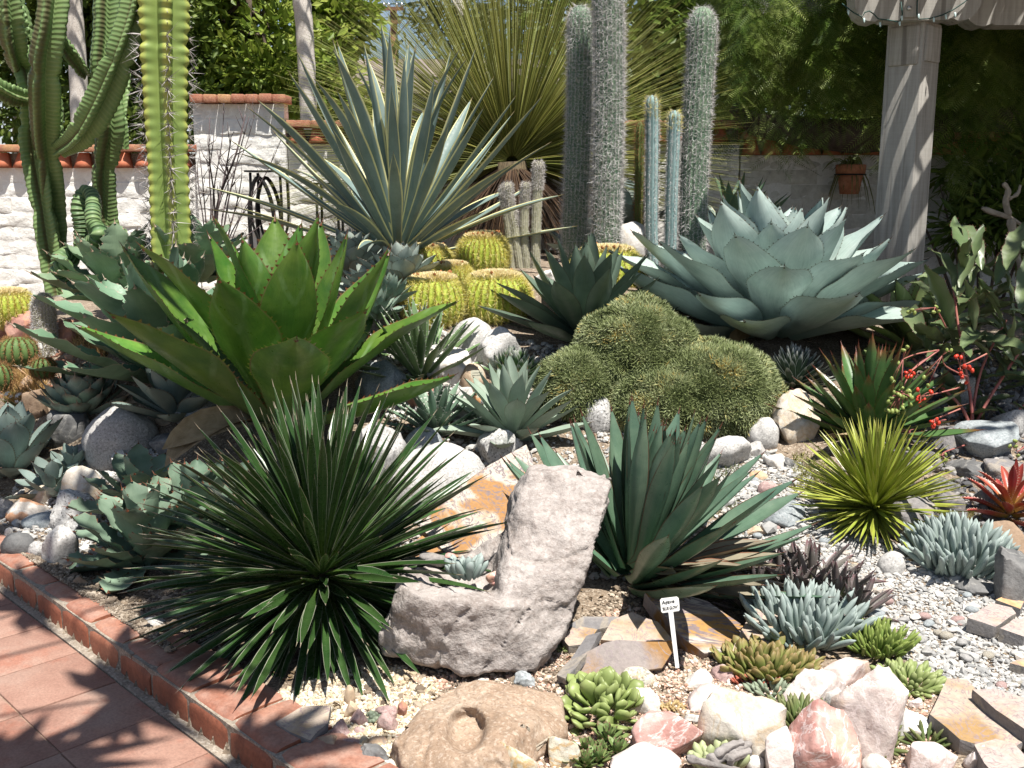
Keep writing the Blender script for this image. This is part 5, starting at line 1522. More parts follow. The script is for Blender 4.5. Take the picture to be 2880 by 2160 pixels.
# ---- golden barrels
def barrel_mat(name, c1, c2):
    return column_mat(name, c1, c2)
M['barrel'] = barrel_mat('barrel_skin', (0.27, 0.34, 0.04), (0.34, 0.40, 0.06))
M['barrel_dk'] = barrel_mat('barrel_skin_dark', (0.08, 0.14, 0.045), (0.11, 0.175, 0.055))
M['cream_wool'] = plain('cream_wool', (0, 0, 0), (0, 0, 0), 5, 0.9, 0, attr=[(0.0, (0.60, 0.48, 0.24)), (1.0, (0.76, 0.68, 0.44))])
M['bud'] = plain('dry_flower', (0.22, 0.075, 0.025), (0.36, 0.16, 0.06), 30, 0.8)
def barrel(name, label, px, py, wpx, hpx, Y, nribs, mat, group=None, buds=14, gold=True, nsp=8, sl=0.034, seed=0):
    rx = px2m(wpx, Y) / 2; rz = px2m(hpx, Y) / 2
    c = P(px, py, Y)
    b = c - Vector((0, 0, rz * 0.9))
    t = empty(name, b, label, 'cactus', group)
    prof = []
    nz = 22
    nth = nribs * 4
    vs, fs, uv = [], [], []
    for i in range(nz + 1):
        ph = -math.pi / 2 + math.pi * i / nz
        cz = rz * 0.9 + rz * math.sin(ph)
        rr_ = rx * math.cos(ph) ** 0.72 if math.cos(ph) > 0 else 0
        if ph > 1.0: cz -= rz * 0.10 * ((ph - 1.0) / 0.57) ** 2
        for j in range(nth):
            a = 2 * math.pi * j / nth
            r = rr_ * (1 - 0.09 * (1 - abs(math.sin(a * nribs / 2))) ** 1.3)
            vs.append((r * math.cos(a), r * math.sin(a), cz)); uv.append((j / nth, i / nz))
    for i in range(nz):
        for j in range(nth):
            j2 = (j + 1) % nth
            fs.append((i * nth + j, i * nth + j2, (i + 1) * nth + j2, (i + 1) * nth + j))
    mb = MB(); mb.add(vs, fs, uv); mb.build('body', mat, t)
    rl = random.Random(seed)
    pos, dirs, ln = [], [], []
    for j in range(nribs):
        a = 2 * math.pi * (j + 0.5) / nribs
        rd0 = Vector((math.cos(a), math.sin(a), 0))
        if rd0.y > 0.6: continue
        for i in range(34):
            ph = -1.2 + 2.45 * i / 33
            r = rx * math.cos(ph) ** 0.72
            p = rd0 * r + Vector((0, 0, rz * 0.9 + rz * math.sin(ph)))
            nrm = (rd0 * math.cos(ph) / rx + Vector((0, 0, math.sin(ph) / rz))).normalized()
            tn = Vector((-rd0.y, rd0.x, 0))
            tg = nrm.cross(tn)
            for s in range(nsp):
                pos.append(tuple(p)); dirs.append(tuple(nrm * rl.uniform(0.4, 1.0) + tn * rl.gauss(0, 0.55) + tg * rl.gauss(0, 0.6)))
                ln.append(sl)
    spines_obj('spines', pos, dirs, np.array(ln), 0.0030 if gold else 0.0026, M['gold_spine'] if gold else M['brown_spine'], t)
    if gold:
        pos, dirs = [], []
        for i in range(1500):
            a = rl.uniform(0, 6.283); q = math.sqrt(rl.random())
            r = q * rx * 0.62
            zt = rz * (1.80 - 0.10 * q * q)
            pos.append((r * math.cos(a), r * math.sin(a), zt + 0.006)); dirs.append((0.6 * q * math.cos(a) + rl.gauss(0, .3), 0.6 * q * math.sin(a) + rl.gauss(0, .3), 0.8))
        X = frames(np.array(dirs), RNG.uniform(-3, 3, 1500)) * (np.array([0.036, 0.020, 0.020]) * 1.0)[None, None, :]
        V, F, _, rn = scatter(SP_V, SP_F, X, np.array(pos))
        part('woolly_crown', np_mesh('woolly_crown', V, F, None, rn, False), t, M['cream_wool'], kind='stuff')
        bm_mesh = None
        for i in range(buds):
            a = rl.uniform(0, 6.283); q = 0.75 + 0.3 * rl.random()
            r = q * rx * 0.55
            if bm_mesh is None:
                m2 = MB(); m2.lathe([(0.003, 0), (0.007, 0.008), (0.006, 0.022), (0.009, 0.030), (0.0015, 0.040)], 7); bm_mesh = m2.mesh('dry_flower'); bm_mesh.materials.append(M['bud'])
            zt = rz * 0.9 + rz * math.sqrt(max(0, 1 - (q * 0.5) ** 2)) * 0.97
            part('dry_flower', bm_mesh, t, None, Matrix.Translation((r * math.cos(a), r * math.sin(a), zt)) @ rot_dir(a, R(60)) @ Matrix.Rotation(R(90), 4, 'Y') @ Matrix.Scale(rl.uniform(0.8, 1.3), 4))
    return t
GB = 'golden barrel cacti'
barrel('barrel_cactus', 'golden barrel cactus at the front right of the group, above the white round boulder', 1395, 845, 195, 155, 5.9, 30, M['barrel'], GB, 3, seed=1)
barrel('barrel_cactus', 'golden barrel cactus leaning at the front left of the group', 1222, 850, 180, 150, 5.85, 28, M['barrel'], GB, 9, seed=2)
barrel('barrel_cactus', 'golden barrel cactus ringed with brown dry flowers, at the back by the woolly columns', 1358, 722, 140, 125, 6.5, 28, M['barrel'], GB, 26, seed=3)
barrel('barrel_cactus', 'golden barrel cactus at the back left below the variegated agave', 1205, 735, 130, 80, 6.5, 26, M['barrel'], GB, 4, seed=4)
barrel('barrel_cactus', 'small golden barrel cactus squeezed between the front and back ones', 1272, 785, 110, 80, 6.15, 26, M['barrel'], GB, 14, seed=5)
barrel('barrel_cactus', 'golden barrel cactus standing apart behind the dark agave', 1708, 770, 205, 150, 6.5, 30, M['barrel'], GB, 14, seed=6)
barrel('barrel_cactus', 'golden barrel cactus against the white wall at the far left', 22, 868, 145, 100, 6.6, 26, M['barrel'], GB, 0, seed=7)
barrel('green_barrel_cactus', 'dark green barrel cactus with fiery spines at its top, far left', 50, 990, 105, 85, 5.6, 16, M['barrel_dk'], 'green barrel cacti', 0, False, 4, 0.022, 8)
barrel('green_barrel_cactus', 'small dark green barrel cactus right of the orange rock at far left', 122, 1035, 66, 60, 5.35, 14, M['barrel_dk'], 'green barrel cacti', 0, False, 4, 0.02, 9)
barrel('green_barrel_cactus', 'green barrel cactus half out of the frame below the dark green one', -6, 1060, 80, 80, 5.3, 14, M['barrel_dk'], 'green barrel cacti', 0, False, 5, 0.022, 10)
# old-man cactus, silver and short
t, fr, rad = tall('silver_cactus', 'short stout silver-haired column cactus beside red rocks at far left', [(128, 1000), (126, 930), (122, 870), (120, 822)], 64, 6.1, 22, 0.08, M['wool_stem'], 0.95, None, 30, 0.09)
column_spines(t, fr, rad, 22, 80, 4, 0.024, 0.0026, M['white_spine'], 0.9)

# ---- the green cushion
M['cushion'] = plain('cushion_core', (0.045, 0.05, 0.018), (0.08, 0.085, 0.03), 12, 0.95, 0.6)
M['cushion_leaf'] = plain('cushion_leaf', (0, 0, 0), (0, 0, 0), 5, 0.55, 0, attr=[(0.0, (0.10, 0.125, 0.045)), (0.45, (0.19, 0.225, 0.09)), (0.75, (0.30, 0.335, 0.18)), (0.9, (0.38, 0.36, 0.15)), (1.0, (0.46, 0.33, 0.09))])
cp_ = G(1870, 1220)
cu = empty('cushion_plant', cp_, 'large mossy green cushion plant of tightly packed tiny spiky rosettes', 'cushion plant')
ROS_V, ROS_F = [], []
for k in range(7):
    a = k * 2 * math.pi / 7
    el = 0.75
    d = Vector((math.cos(el), math.cos(a) * math.sin(el), math.sin(a) * math.sin(el)))
    tn = Vector((0, -math.sin(a), math.cos(a)))
    b0 = len(ROS_V)
    ROS_V += [tuple(tn * 0.10), tuple(-tn * 0.10), tuple(d * 1.0), tuple(d * 0.5 + Vector((0.10, 0, 0)))]
    ROS_F += [(b0, b0 + 3, b0 + 2), (b0 + 3, b0 + 1, b0 + 2)]
def lobe(px, py, Y, rx, ry, rz, n, seed):
    c = P(px, py, Y) - cp_
    V, D = [], []
    rl = random.Random(seed)
    bm = bmesh.new(); bmesh.ops.create_icosphere(bm, subdivisions=4, radius=1.0)
    for v in bm.verts:
        k = 1 + 0.12 * noise.noise(v.co * 1.7 + Vector((seed, 0, 0))) + 0.05 * noise.noise(v.co * 4.3) - (0.05 if noise.noise(v.co * 3.1 + Vector((0, seed, 0))) > 0.33 else 0)
        v.co = Vector((v.co.x * rx, v.co.y * ry, v.co.z * rz)) * k
    me = bpy.data.meshes.new('mound'); bm.to_mesh(me); bm.free()
    for p in me.polygons: p.use_smooth = True
    mo = part('mound', me, cu, M['cushion'], Matrix.Translation(c))
    pos, dirs = [], []
    while len(pos) < n:
        d = Vector((rl.gauss(0, 1), rl.gauss(0, 1), rl.gauss(0, 1))).normalized()
        if d.z < -0.45 or d.y > 0.55: continue
        hole_ = noise.noise(d * 3.1 + Vector((0, seed, 0))) > 0.33
        if hole_ and rl.random() < 0.5: continue
        k = 1 + 0.12 * noise.noise(d * 1.7 + Vector((seed, 0, 0))) + 0.05 * noise.noise(d * 4.3) - (0.05 if hole_ else 0)
        pos.append((d.x * rx * k, d.y * ry * k, d.z * rz * k))
        nd = Vector((d.x / rx, d.y / ry, d.z / rz)).normalized()
        dirs.append((nd.x + rl.gauss(0, .25), nd.y + rl.gauss(0, .25), nd.z + rl.gauss(0, .25) + 0.15))
    X = frames(np.array(dirs), RNG.uniform(-3, 3, n)) * (0.036 * RNG.uniform(0.55, 1.4, n))[:, None, None]
    # patches of yellowing
    pn = np.array([0.5 + 0.55 * noise.noise(Vector(p) * 8 + Vector((seed * 3, 0, 0))) for p in pos]) + RNG.normal(0, 0.16, n)
    Vv, F, _, rn = scatter(ROS_V, ROS_F, X, np.array(pos), rnd=np.clip(pn, 0, 1))
    part('rosettes', np_mesh('rosettes', Vv, F, None, rn, False), mo, M['cushion_leaf'], kind='stuff')
lobe(1792, 1030, 5.15, px2m(176, 5.15), 0.30, px2m(178, 5.15), 5600, 1)
lobe(1995, 1120, 5.0, px2m(192, 5.0), 0.32, px2m(158, 5.0), 5400, 2)
lobe(1620, 1100, 5.0, px2m(110, 5.0), 0.20, px2m(110, 5.0), 2400, 3)
lobe(1870, 1135, 4.92, px2m(150, 4.92), 0.26, px2m(115, 4.92), 3200, 4)
# ================================================================ rocks
W_ = {}
W_['granite'] = stone('pale_granite', (0.334, 0.321, 0.304), (0.414, 0.400, 0.383), (0.475, 0.462, 0.440), 5, speck=((0.16, 0.15, 0.145), (0.62, 0.61, 0.58), 0.55), bump=0.5)
W_['speckled'] = stone('speckled_granite', (0.299, 0.290, 0.282), (0.387, 0.378, 0.365), (0.458, 0.449, 0.431), 6, speck=((0.08, 0.078, 0.075), (0.62, 0.61, 0.59), 0.85, 90.0), bump=0.5)
W_['grey'] = stone('grey_granite', (0.26, 0.255, 0.25), (0.34, 0.33, 0.32), (0.41, 0.40, 0.385), 5, speck=((0.12, 0.115, 0.11), (0.5, 0.49, 0.47), 0.6), bump=0.6)
W_['bluegrey'] = stone('blue_grey_stone', (0.20, 0.225, 0.235), (0.265, 0.29, 0.30), (0.33, 0.35, 0.355), 5, speck=((0.1, 0.11, 0.12), (0.45, 0.46, 0.47), 0.5), bump=0.4)
W_['dark'] = stone('dark_stone', (0.07, 0.07, 0.072), (0.12, 0.12, 0.12), (0.19, 0.185, 0.18), 5, vein=((0.30, 0.29, 0.27), 5.0, 0.03, 0.5), bump=0.7)
W_['slate'] = stone('slate', (0.13, 0.125, 0.13), (0.19, 0.18, 0.18), (0.27, 0.245, 0.225), 4, vein=((0.34, 0.29, 0.22), 3.5, 0.05, 0.5), bump=0.7, bdist=0.015)
W_['white'] = stone('white_quartz', (0.448, 0.424, 0.392), (0.528, 0.508, 0.480), (0.584, 0.568, 0.544), 7, vein=((0.42, 0.30, 0.18), 6.0, 0.02, 0.4), bump=0.45)
W_['cream'] = stone('cream_quartz', (0.416, 0.336, 0.248), (0.496, 0.432, 0.352), (0.560, 0.528, 0.480), 6, vein=((0.45, 0.30, 0.14), 7.0, 0.03, 0.45), bump=0.5)
W_['yellow'] = stone('yellow_quartz', (0.400, 0.360, 0.272), (0.496, 0.456, 0.360), (0.528, 0.512, 0.456), 9, vein=((0.42, 0.25, 0.08), 8.0, 0.05, 0.8), bump=0.6)
def pink_mat(name, c1, c2, c3):
    n = N(name)
    co = n.coords()
    a = n.noise(co, 7, 6, 0.65, 1.2)
    col = n.ramp(a, [(0.28, c1), (0.5, c2), (0.72, c3)])
    k = n.math('ABSOLUTE', n.math('SUBTRACT', n.noise(co, 9, 6, 0.6, 2.0), 0.5))
    col = n.mix(n.ramp(k, [(0.0, 0.75), (0.035, 0.0)]), col, (0.70, 0.62, 0.60))
    st = n.ramp(n.noise(co, 5, 4, 0.6), [(0.60, 0.0), (0.72, 0.55)])
    col = n.mix(st, col, (0.50, 0.32, 0.18))
    v = n.voro(co, 24, 'F1', 0)
    f = n.noise(co, 55, 4, 0.7)
    col = n.mix(0.3, col, n.ramp(f, [(0.3, 0.25), (0.7, 0.75)]), 'OVERLAY')
    return n.finish(col, 0.5, n.bump(n.math('ADD', n.math('MULTIPLY', v, 0.5), n.math('MULTIPLY', f, 0.5)), 0.7, 0.008), 0.4)
W_['rose'] = pink_mat('rose_quartz', (0.368, 0.168, 0.144), (0.448, 0.248, 0.216), (0.528, 0.376, 0.336))
W_['pink'] = pink_mat('pale_pink_quartz', (0.424, 0.296, 0.268), (0.496, 0.392, 0.360), (0.560, 0.496, 0.468))
W_['pinkwhite'] = pink_mat('pinkish_white_quartz', (0.464, 0.368, 0.336), (0.536, 0.464, 0.432), (0.584, 0.544, 0.512))
W_['mauve'] = stone('mauve_stone', (0.25, 0.165, 0.155), (0.33, 0.225, 0.21), (0.41, 0.295, 0.27), 9, speck=((0.16, 0.1, 0.1), (0.5, 0.4, 0.37), 0.5), bump=0.5)
W_['tan'] = stone('tan_stone', (0.33, 0.235, 0.155), (0.44, 0.335, 0.235), (0.53, 0.43, 0.33), 6, vein=((0.22, 0.15, 0.12), 5.0, 0.025, 0.5), bump=0.5)
W_['brown'] = stone('brown_stone', (0.17, 0.115, 0.075), (0.25, 0.175, 0.12), (0.33, 0.25, 0.18), 6, bump=0.6)
W_['red'] = stone('red_brown_stone', (0.24, 0.11, 0.085), (0.34, 0.185, 0.15), (0.42, 0.27, 0.21), 7, vein=((0.5, 0.24, 0.13), 6.0, 0.05, 0.6), bump=0.6)
W_['orange'] = stone('orange_stone', (0.38, 0.19, 0.085), (0.50, 0.31, 0.17), (0.50, 0.42, 0.33), 6, vein=((0.22, 0.2, 0.2), 5.0, 0.04, 0.7), bump=0.6)
W_['river'] = stone('river_stone', (0.29, 0.27, 0.22), (0.40, 0.375, 0.32), (0.52, 0.49, 0.43), 9, speck=((0.12, 0.11, 0.09), (0.62, 0.58, 0.5), 0.7), vein=((0.45, 0.28, 0.1), 8.0, 0.03, 0.5), bump=0.8)
W_['rust'] = stone('rust_banded_stone', (0.30, 0.26, 0.22), (0.42, 0.38, 0.34), (0.52, 0.49, 0.45), 6, band=((0.38, 0.17, 0.07), 3.0, 0.8), bump=0.7)
W_['seat'] = stone('pinkish_tuff', (0.21, 0.18, 0.162), (0.315, 0.28, 0.26), (0.385, 0.352, 0.33), 6, speck=((0.15, 0.115, 0.10), (0.50, 0.46, 0.44), 0.35, 60.0), bump=1.0, bdist=0.02, fine=26, rough=0.95)
W_['holed'] = stone('holed_brown_rock', (0.20, 0.135, 0.09), (0.29, 0.21, 0.15), (0.35, 0.275, 0.21), 4, speck=((0.18, 0.11, 0.07), (0.48, 0.40, 0.33), 0.5), bump=0.8, bdist=0.012, fine=45)
# banded 'picture' slabs: irregular closed bands
def picture(name, pale, gold, purple, sc=4.0, goldmix=(0.45, 0.6), line=0.05, stretch=(1, 1, 1), bandscale=0.0):
    n = N(name)
    co = n.coords()
    mp = n.new('Mapping'); n.t.links.new(co, mp.inputs[0]); mp.inputs['Scale'].default_value = stretch
    a = n.noise(mp.outputs[0], sc, 5, 0.55, 1.2)
    g = n.ramp(n.noise(mp.outputs[0], sc * 0.55, 3, 0.5, 0.8), [(goldmix[0], 0.0), (goldmix[1], 1.0)])
    col = n.mix(g, pale, gold)
    fr = n.math('FRACT', n.math('MULTIPLY', a, 9.0))
    k = n.math('ABSOLUTE', n.math('SUBTRACT', fr, 0.5))
    lnm = n.math('MULTIPLY', n.ramp(k, [(line, 1.0), (line + 0.12, 0.0)]), n.ramp(n.noise(co, sc * 1.6, 4), [(0.34, 0.0), (0.48, 1.0)]))
    col = n.mix(n.math('MULTIPLY', lnm, 0.9), col, purple)
    f = n.noise(co, 60, 4, 0.7)
    col = n.mix(0.3, col, n.ramp(f, [(0.3, 0.25), (0.7, 0.75)]), 'OVERLAY')
    return n.finish(col, 0.75, n.bump(n.math('ADD', n.math('MULTIPLY', a, 0.5), n.math('MULTIPLY', f, 0.5)), 0.5, 0.008), 0.25)
PUR = (0.155, 0.125, 0.135)
W_['picture'] = picture('picture_stone', (0.40, 0.355, 0.30), (0.29, 0.155, 0.06), PUR, 10.0, (0.46, 0.54), 0.08)
W_['striped'] = picture('striped_slab', (0.42, 0.375, 0.32), (0.31, 0.175, 0.06), PUR, 5.0, (0.5, 0.6), 0.13, (0.6, 2.6, 1))
W_['tanslab'] = picture('tan_slab', (0.36, 0.295, 0.235), (0.29, 0.185, 0.085), (0.24, 0.18, 0.18), 11.0, (0.50, 0.66), 0.05)
W_['pinkslab'] = picture('pinkish_slab', (0.37, 0.305, 0.275), (0.36, 0.27, 0.20), (0.24, 0.19, 0.19), 12.0, (0.5, 0.7), 0.05)
W_['goldslab'] = picture('gold_grey_slab', (0.26, 0.225, 0.21), (0.27, 0.145, 0.05), (0.24, 0.2, 0.2), 5.0, (0.47, 0.55), 0.03)

ICO = {}
def ico(sub):
    if sub not in ICO:
        bm = bmesh.new(); bmesh.ops.create_icosphere(bm, subdivisions=sub, radius=1.0)
        ICO[sub] = ([v.co.copy() for v in bm.verts], [tuple(v.index for v in f.verts) for f in bm.faces])
        bm.free()
    return ICO[sub]

def rock_mesh(kind, sx, sy, sz, seed, mat, sub=4):
    rl = random.Random(seed)
    off = Vector((rl.uniform(-50, 50), rl.uniform(-50, 50), rl.uniform(-50, 50)))
    if kind == 'round':
        vs, fs = ico(sub)
        out = []
        for v in vs:
            k = 1 + 0.16 * noise.noise(v * 0.9 + off) + 0.06 * noise.noise(v * 2.3 + off) + 0.02 * noise.noise(v * 7 + off)
            out.append(v * k)
    elif kind == 'rough':
        vs, fs = ico(sub)
        planes = []
        for i in range(11):
            d = Vector((rl.gauss(0, 1), rl.gauss(0, 1), rl.gauss(0, 1))).normalized()
            planes.append((d, rl.uniform(0.64, 0.98)))
        out = []
        for v in vs:
            r = 1.25
            for d, h in planes:
                c = v.dot(d)
                if c > 0.05: r = min(r, h / c)
            r = r * (1 + 0.06 * noise.noise(v * 3 + off) + 0.05 * noise.noise(v * 8 + off) + 0.022 * noise.noise(v * 20 + off) - 0.06 * max(0.0, 1 - abs(noise.noise(v * 2.6 - off)) / 0.06))
            out.append(v * r)
    else:                                   # 'sharp': a broken, flat-faced piece
        bm = bmesh.new()
        for i in range(rl.randint(13, 19)):
            d = Vector((rl.gauss(0, 1), rl.gauss(0, 1), rl.gauss(0, 1))).normalized()
            bm.verts.new(d * rl.uniform(0.8, 1.1))
        r_ = bmesh.ops.convex_hull(bm, input=bm.verts)
        bmesh.ops.delete(bm, geom=[g for g in r_['geom_interior'] if isinstance(g, bmesh.types.BMVert)] , context='VERTS')
        bmesh.ops.bevel(bm, geom=bm.edges[:], offset=0.045, segments=2, affect='EDGES', profile=0.5)
        bmesh.ops.triangulate(bm, faces=bm.faces[:])
        for _ in range(2):
            bmesh.ops.subdivide_edges(bm, edges=[e for e in bm.edges if e.calc_length() > 0.22], cuts=1)
            bmesh.ops.triangulate(bm, faces=bm.faces[:])
        bm.verts.ensure_lookup_table(); bm.verts.index_update()
        out = []
        for v in bm.verts:
            c = v.co
            out.append(c * (1 + 0.05 * noise.noise(c * 2.2 + off) + 0.03 * noise.noise(c * 6 + off) + 0.012 * noise.noise(c * 15 + off)))
        fs = [tuple(v.index for v in f.verts) for f in bm.faces]
        bm.free()
    lo = [min(v[i] for v in out) for i in range(3)]; hi = [max(v[i] for v in out) for i in range(3)]
    S = (sx, sy, sz)
    vv = [tuple((v[i] - (lo[i] + hi[i]) / 2) / (hi[i] - lo[i]) * S[i] for i in range(3)) for v in out]
    me = bpy.data.meshes.new('rock')
    me.from_pydata(vv, [], fs); me.update()
    for p in me.polygons: p.use_smooth = True
    me.set_sharp_from_angle(angle=0.55 if kind == 'sharp' else 0.9)
    me.materials.append(W_[mat])
    return me

RS = [100]
def rock(name, label, px, py, w, h, kind, mat, group=None, deep=0.85, rz=0.0, tilt=0.0, Y=None, cat='rock', sub=4, bury=0.22, lift=0.0):
    """a rock seen at pixel (px,py), w x h pixels; sits on the bed"""
    RS[0] += 1
    g = G(px, py + h / 2, lift)
    Yc = Y if Y else g.y + px2m(w, g.y) * 0.3
    sx = px2m(w, Yc)
    sy = sx * deep
    dp = PITCH + math.atan((py - 1080) / FPX)
    hm = px2m(h, Yc)
    sz = max(0.35 * hm, math.sqrt(max(0.0, hm ** 2 - (sy * math.sin(dp)) ** 2)) / math.cos(dp)) * (1 + bury)
    me = rock_mesh(kind, sx, sy, sz, RS[0], mat, sub)
    c = P(px, py, Yc)
    c.z -= sz * bury * 0.5
    o = bpy.data.objects.new(name, me); COL.objects.link(o)
    o.location = c
    o.rotation_euler = (0, tilt, rz)
    tag(o, label, cat, group)
    return o

def slab(name, label, pix, base_px, thick, mat, slope=0.0, slope_az=-math.pi / 2, raise_=0.03, group=None, side_mat=None):
    """a flat broken slab: outline of its top face in photo pixels, on a plane through the ground at base_px
    raised a little and sloping; real thickness below"""
    g = G(*base_px) + Vector((0, 0, raise_))
    nrm = Vector((math.sin(slope) * math.cos(slope_az), math.sin(slope) * math.sin(slope_az), math.cos(slope)))
    o = Vector((0, 0, CAM_H))
    top = []
    for px, py in pix:
        d = ray(px, py)
        t = (g - o).dot(nrm) / d.dot(nrm)
        top.append(o + d * t)
    cen = sum(top, Vector()) / len(top)
    bm = bmesh.new()
    # densify the outline and roughen it
    RS[0] += 1
    off = Vector((RS[0] * 1.3, 0, 0))
    ring = []
    for i in range(len(top)):
        a, b = top[i], top[(i + 1) % len(top)]
        k = max(1, int((b - a).length / 0.035))
        for j in range(k):
            p = a.lerp(b, j / k)
            if j: p = p + Vector((noise.noise(p * 25 + off), noise.noise(p * 25 - off), 0)) * 0.006
            ring.append(p)
    vt = [bm.verts.new(p - cen + nrm * 0.004 * noise.noise(p * 14 + off)) for p in ring]
    vm = [bm.verts.new((p - cen) * 1.012 - nrm * thick * (0.18 + 0.1 * noise.noise(p * 20 + off))) for p in ring]
    vb = [bm.verts.new((p - cen) * 0.985 - nrm * thick + nrm * 0.006 * noise.noise(p * 18 + off)) for p in ring]
    ft = bm.faces.new(vt); bm.faces.new(vb[::-1])
    m = len(ring)
    for i in range(m):
        j = (i + 1) % m
        bm.faces.new((vt[i], vm[i], vm[j], vt[j])); bm.faces.new((vm[i], vb[i], vb[j], vm[j]))
    bmesh.ops.recalc_face_normals(bm, faces=bm.faces)
    r = bmesh.ops.triangulate(bm, faces=[f for f in bm.faces if len(f.verts) > 4])
    bmesh.ops.subdivide_edges(bm, edges=[e for e in bm.edges if e.calc_length() > 0.07], cuts=1)
    bmesh.ops.triangulate(bm, faces=bm.faces[:])
    for v in bm.verts:
        v.co += nrm * 0.004 * noise.noise(v.co * 11 + off)
    me = bpy.data.meshes.new('slab'); bm.to_mesh(me); bm.free()
    for p in me.polygons: p.use_smooth = True
    me.set_sharp_from_angle(angle=0.5)
    me.materials.append(W_[mat])
    if side_mat:
        me.materials.append(W_[side_mat])
        for p in me.polygons:
            if abs(p.normal.dot(nrm)) < 0.6: p.material_index = 1
    ob = bpy.data.objects.new(name, me); COL.objects.link(ob); ob.location = cen
    return tag(ob, label, 'rock', group)

# ---- the seat-shaped rock: two broken masses grown into one
def hull_into(bm, pts):
    vs = [bm.verts.new(p) for p in pts]
    r = bmesh.ops.convex_hull(bm, input=vs)
    bmesh.ops.delete(bm, geom=[v for v in vs if v.is_valid and not v.link_faces], context='VERTS')
def fused(name, label, hulls, mat, vox=0.012, carve=None, smooth=3, amp=0.008):
    bm = bmesh.new()
    for h in hulls:
        b2 = bmesh.new(); hull_into(b2, h)
        tmp = bpy.data.meshes.new('tmp'); b2.to_mesh(tmp); b2.free(); bm.from_mesh(tmp); bpy.data.meshes.remove(tmp)
    me = bpy.data.meshes.new('mass'); bm.to_mesh(me); bm.free()
    o = bpy.data.objects.new('mass', me); COL.objects.link(o)
    md = o.modifiers.new('r', 'REMESH'); md.mode = 'VOXEL'; md.voxel_size = vox
    m2 = o.modifiers.new('s', 'SMOOTH'); m2.iterations = smooth; m2.factor = 0.5
    dg = bpy.context.evaluated_depsgraph_get(); dg.update()
    me2 = bpy.data.meshes.new_from_object(o.evaluated_get(dg))
    bpy.data.objects.remove(o)
    cen = sum((v.co for v in me2.vertices), Vector()) / len(me2.vertices)
    for v in me2.vertices:
        c = v.co.copy()
        n_ = v.normal
        fr_ = abs(noise.noise(c * 4.5 + Vector((3, 1, 8))))
        d = amp * (noise.noise(c * 9) * 1.5 + noise.noise(c * 22) * 0.9 + noise.noise(c * 55) * 0.5) - amp * 1.1 * max(0.0, 1 - fr_ / 0.05)
        v.co = c + n_ * d
    if carve:
        for v in me2.vertices: v.co = carve(v.co.copy())
    for v in me2.vertices: v.co = v.co - cen
    me2.update()
    for p in me2.polygons: p.use_smooth = True
    me2.materials.clear(); me2.materials.append(W_[mat])
    ob = bpy.data.objects.new(name, me2); COL.objects.link(ob); ob.location = cen
    return tag(ob, label, 'rock')
A = []
Yf = 2.92
for px, py, Y in ((1062, 1795, 3.02), (1078, 1835, 3.02), (1190, 1868, 2.97), (1310, 1900, 2.92), (1500, 1890, 2.95), (1590, 1780, 3.02), (1618, 1690, 3.06), (1400, 1700, 2.94), (1250, 1700, 2.94), (1160, 1662, 2.96), (1128, 1640, 3.02),
                  (1130, 1588, 3.20), (1240, 1592, 3.34), (1420, 1605, 3.40), (1600, 1600, 3.36), (1090, 1790, 3.3), (1560, 1840, 3.25), (1300, 1850, 3.4)):
    A.append(P(px, py, Y))
Bk = []
for px, py, Y in ((1425, 1480, 3.26), (1440, 1400, 3.28), (1490, 1322, 3.30), (1590, 1322, 3.29), (1660, 1340, 3.27), (1722, 1352, 3.25), (1716, 1410, 3.2), (1680, 1530, 3.12), (1640, 1640, 3.07), (1610, 1740, 3.05), (1500, 1840, 2.98), (1400, 1720, 2.97), (1400, 1600, 3.12)):
    p = P(px, py, Y); Bk.append(p)
    if py < 1650: Bk.append(p + Vector((0.0, 0.16, -0.03)))
    else: Bk.append(p + Vector((-0.03, 0.2, 0.0)))
Cs = [P(1330, 1575, 3.42), P(1450, 1460, 3.36), P(1480, 1560, 3.30), P(1400, 1640, 3.2), P(1250, 1600, 3.42), P(1420, 1580, 3.5), P(1540, 1640, 3.2), P(1330, 1640, 3.45), P(1300, 1630, 3.38)]
bas = P(1310, 1628, 3.18)
def carve_seat(c):
    d = Vector((c.x - bas.x, (c.y - bas.y) * 1.0, 0)).length
    if c.z > bas.z - 0.10 and d < 0.17 and c.x < bas.x + 0.13:
        c.z -= 0.05 * (1 - sstep(0.05, 0.17, d))
    return c
fused('seat_rock', 'pinkish grey rock shaped like a low seat with an upright back, in the centre foreground', [A, Bk, Cs], 'seat', 0.011, carve_seat, 4, 0.011)
# brown rock with a round hole
Hh = []
for px, py, Y in ((1098, 2085, 2.50), (1130, 2150, 2.42), (1100, 2140, 2.55), (1160, 2010, 2.62), (1215, 1965, 2.70), (1300, 1908, 2.80), (1390, 1925, 2.80), (1500, 1930, 2.78), (1580, 1960, 2.74), (1592, 2060, 2.60), (1500, 2150, 2.46), (1400, 2230, 2.36), (1180, 2230, 2.36), (1350, 1985, 2.62), (1450, 2060, 2.46), (1250, 2040, 2.52), (1330, 2120, 2.40)):
    Hh.append(P(px, py, Y)); Hh.append(P(px, py, Y) + Vector((0, 0.07, -0.20)))
hole = P(1308, 2046, 2.50)
hv = (hole - Vector((0, 0, CAM_H))).normalized()
hdir = Vector((0.05, 0.72, -0.55)).normalized()
def carve_hole(c):
    v = c - hole
    lx = v.x; lz = v.dot(Vector((0, 0.6, 0.8)))
    d = math.hypot(lx / 0.050, lz / 0.062)
    if d < 1.35 and v.length < 0.14:
        c = c + hdir * 0.085 * (1 - sstep(0.72, 1.25, d))
    return c
fused('holed_rock', 'sandy brown rock with a round hollow worn in it, below the seat-shaped rock', [Hh], 'holed', 0.009, carve_hole, 5, 0.009)

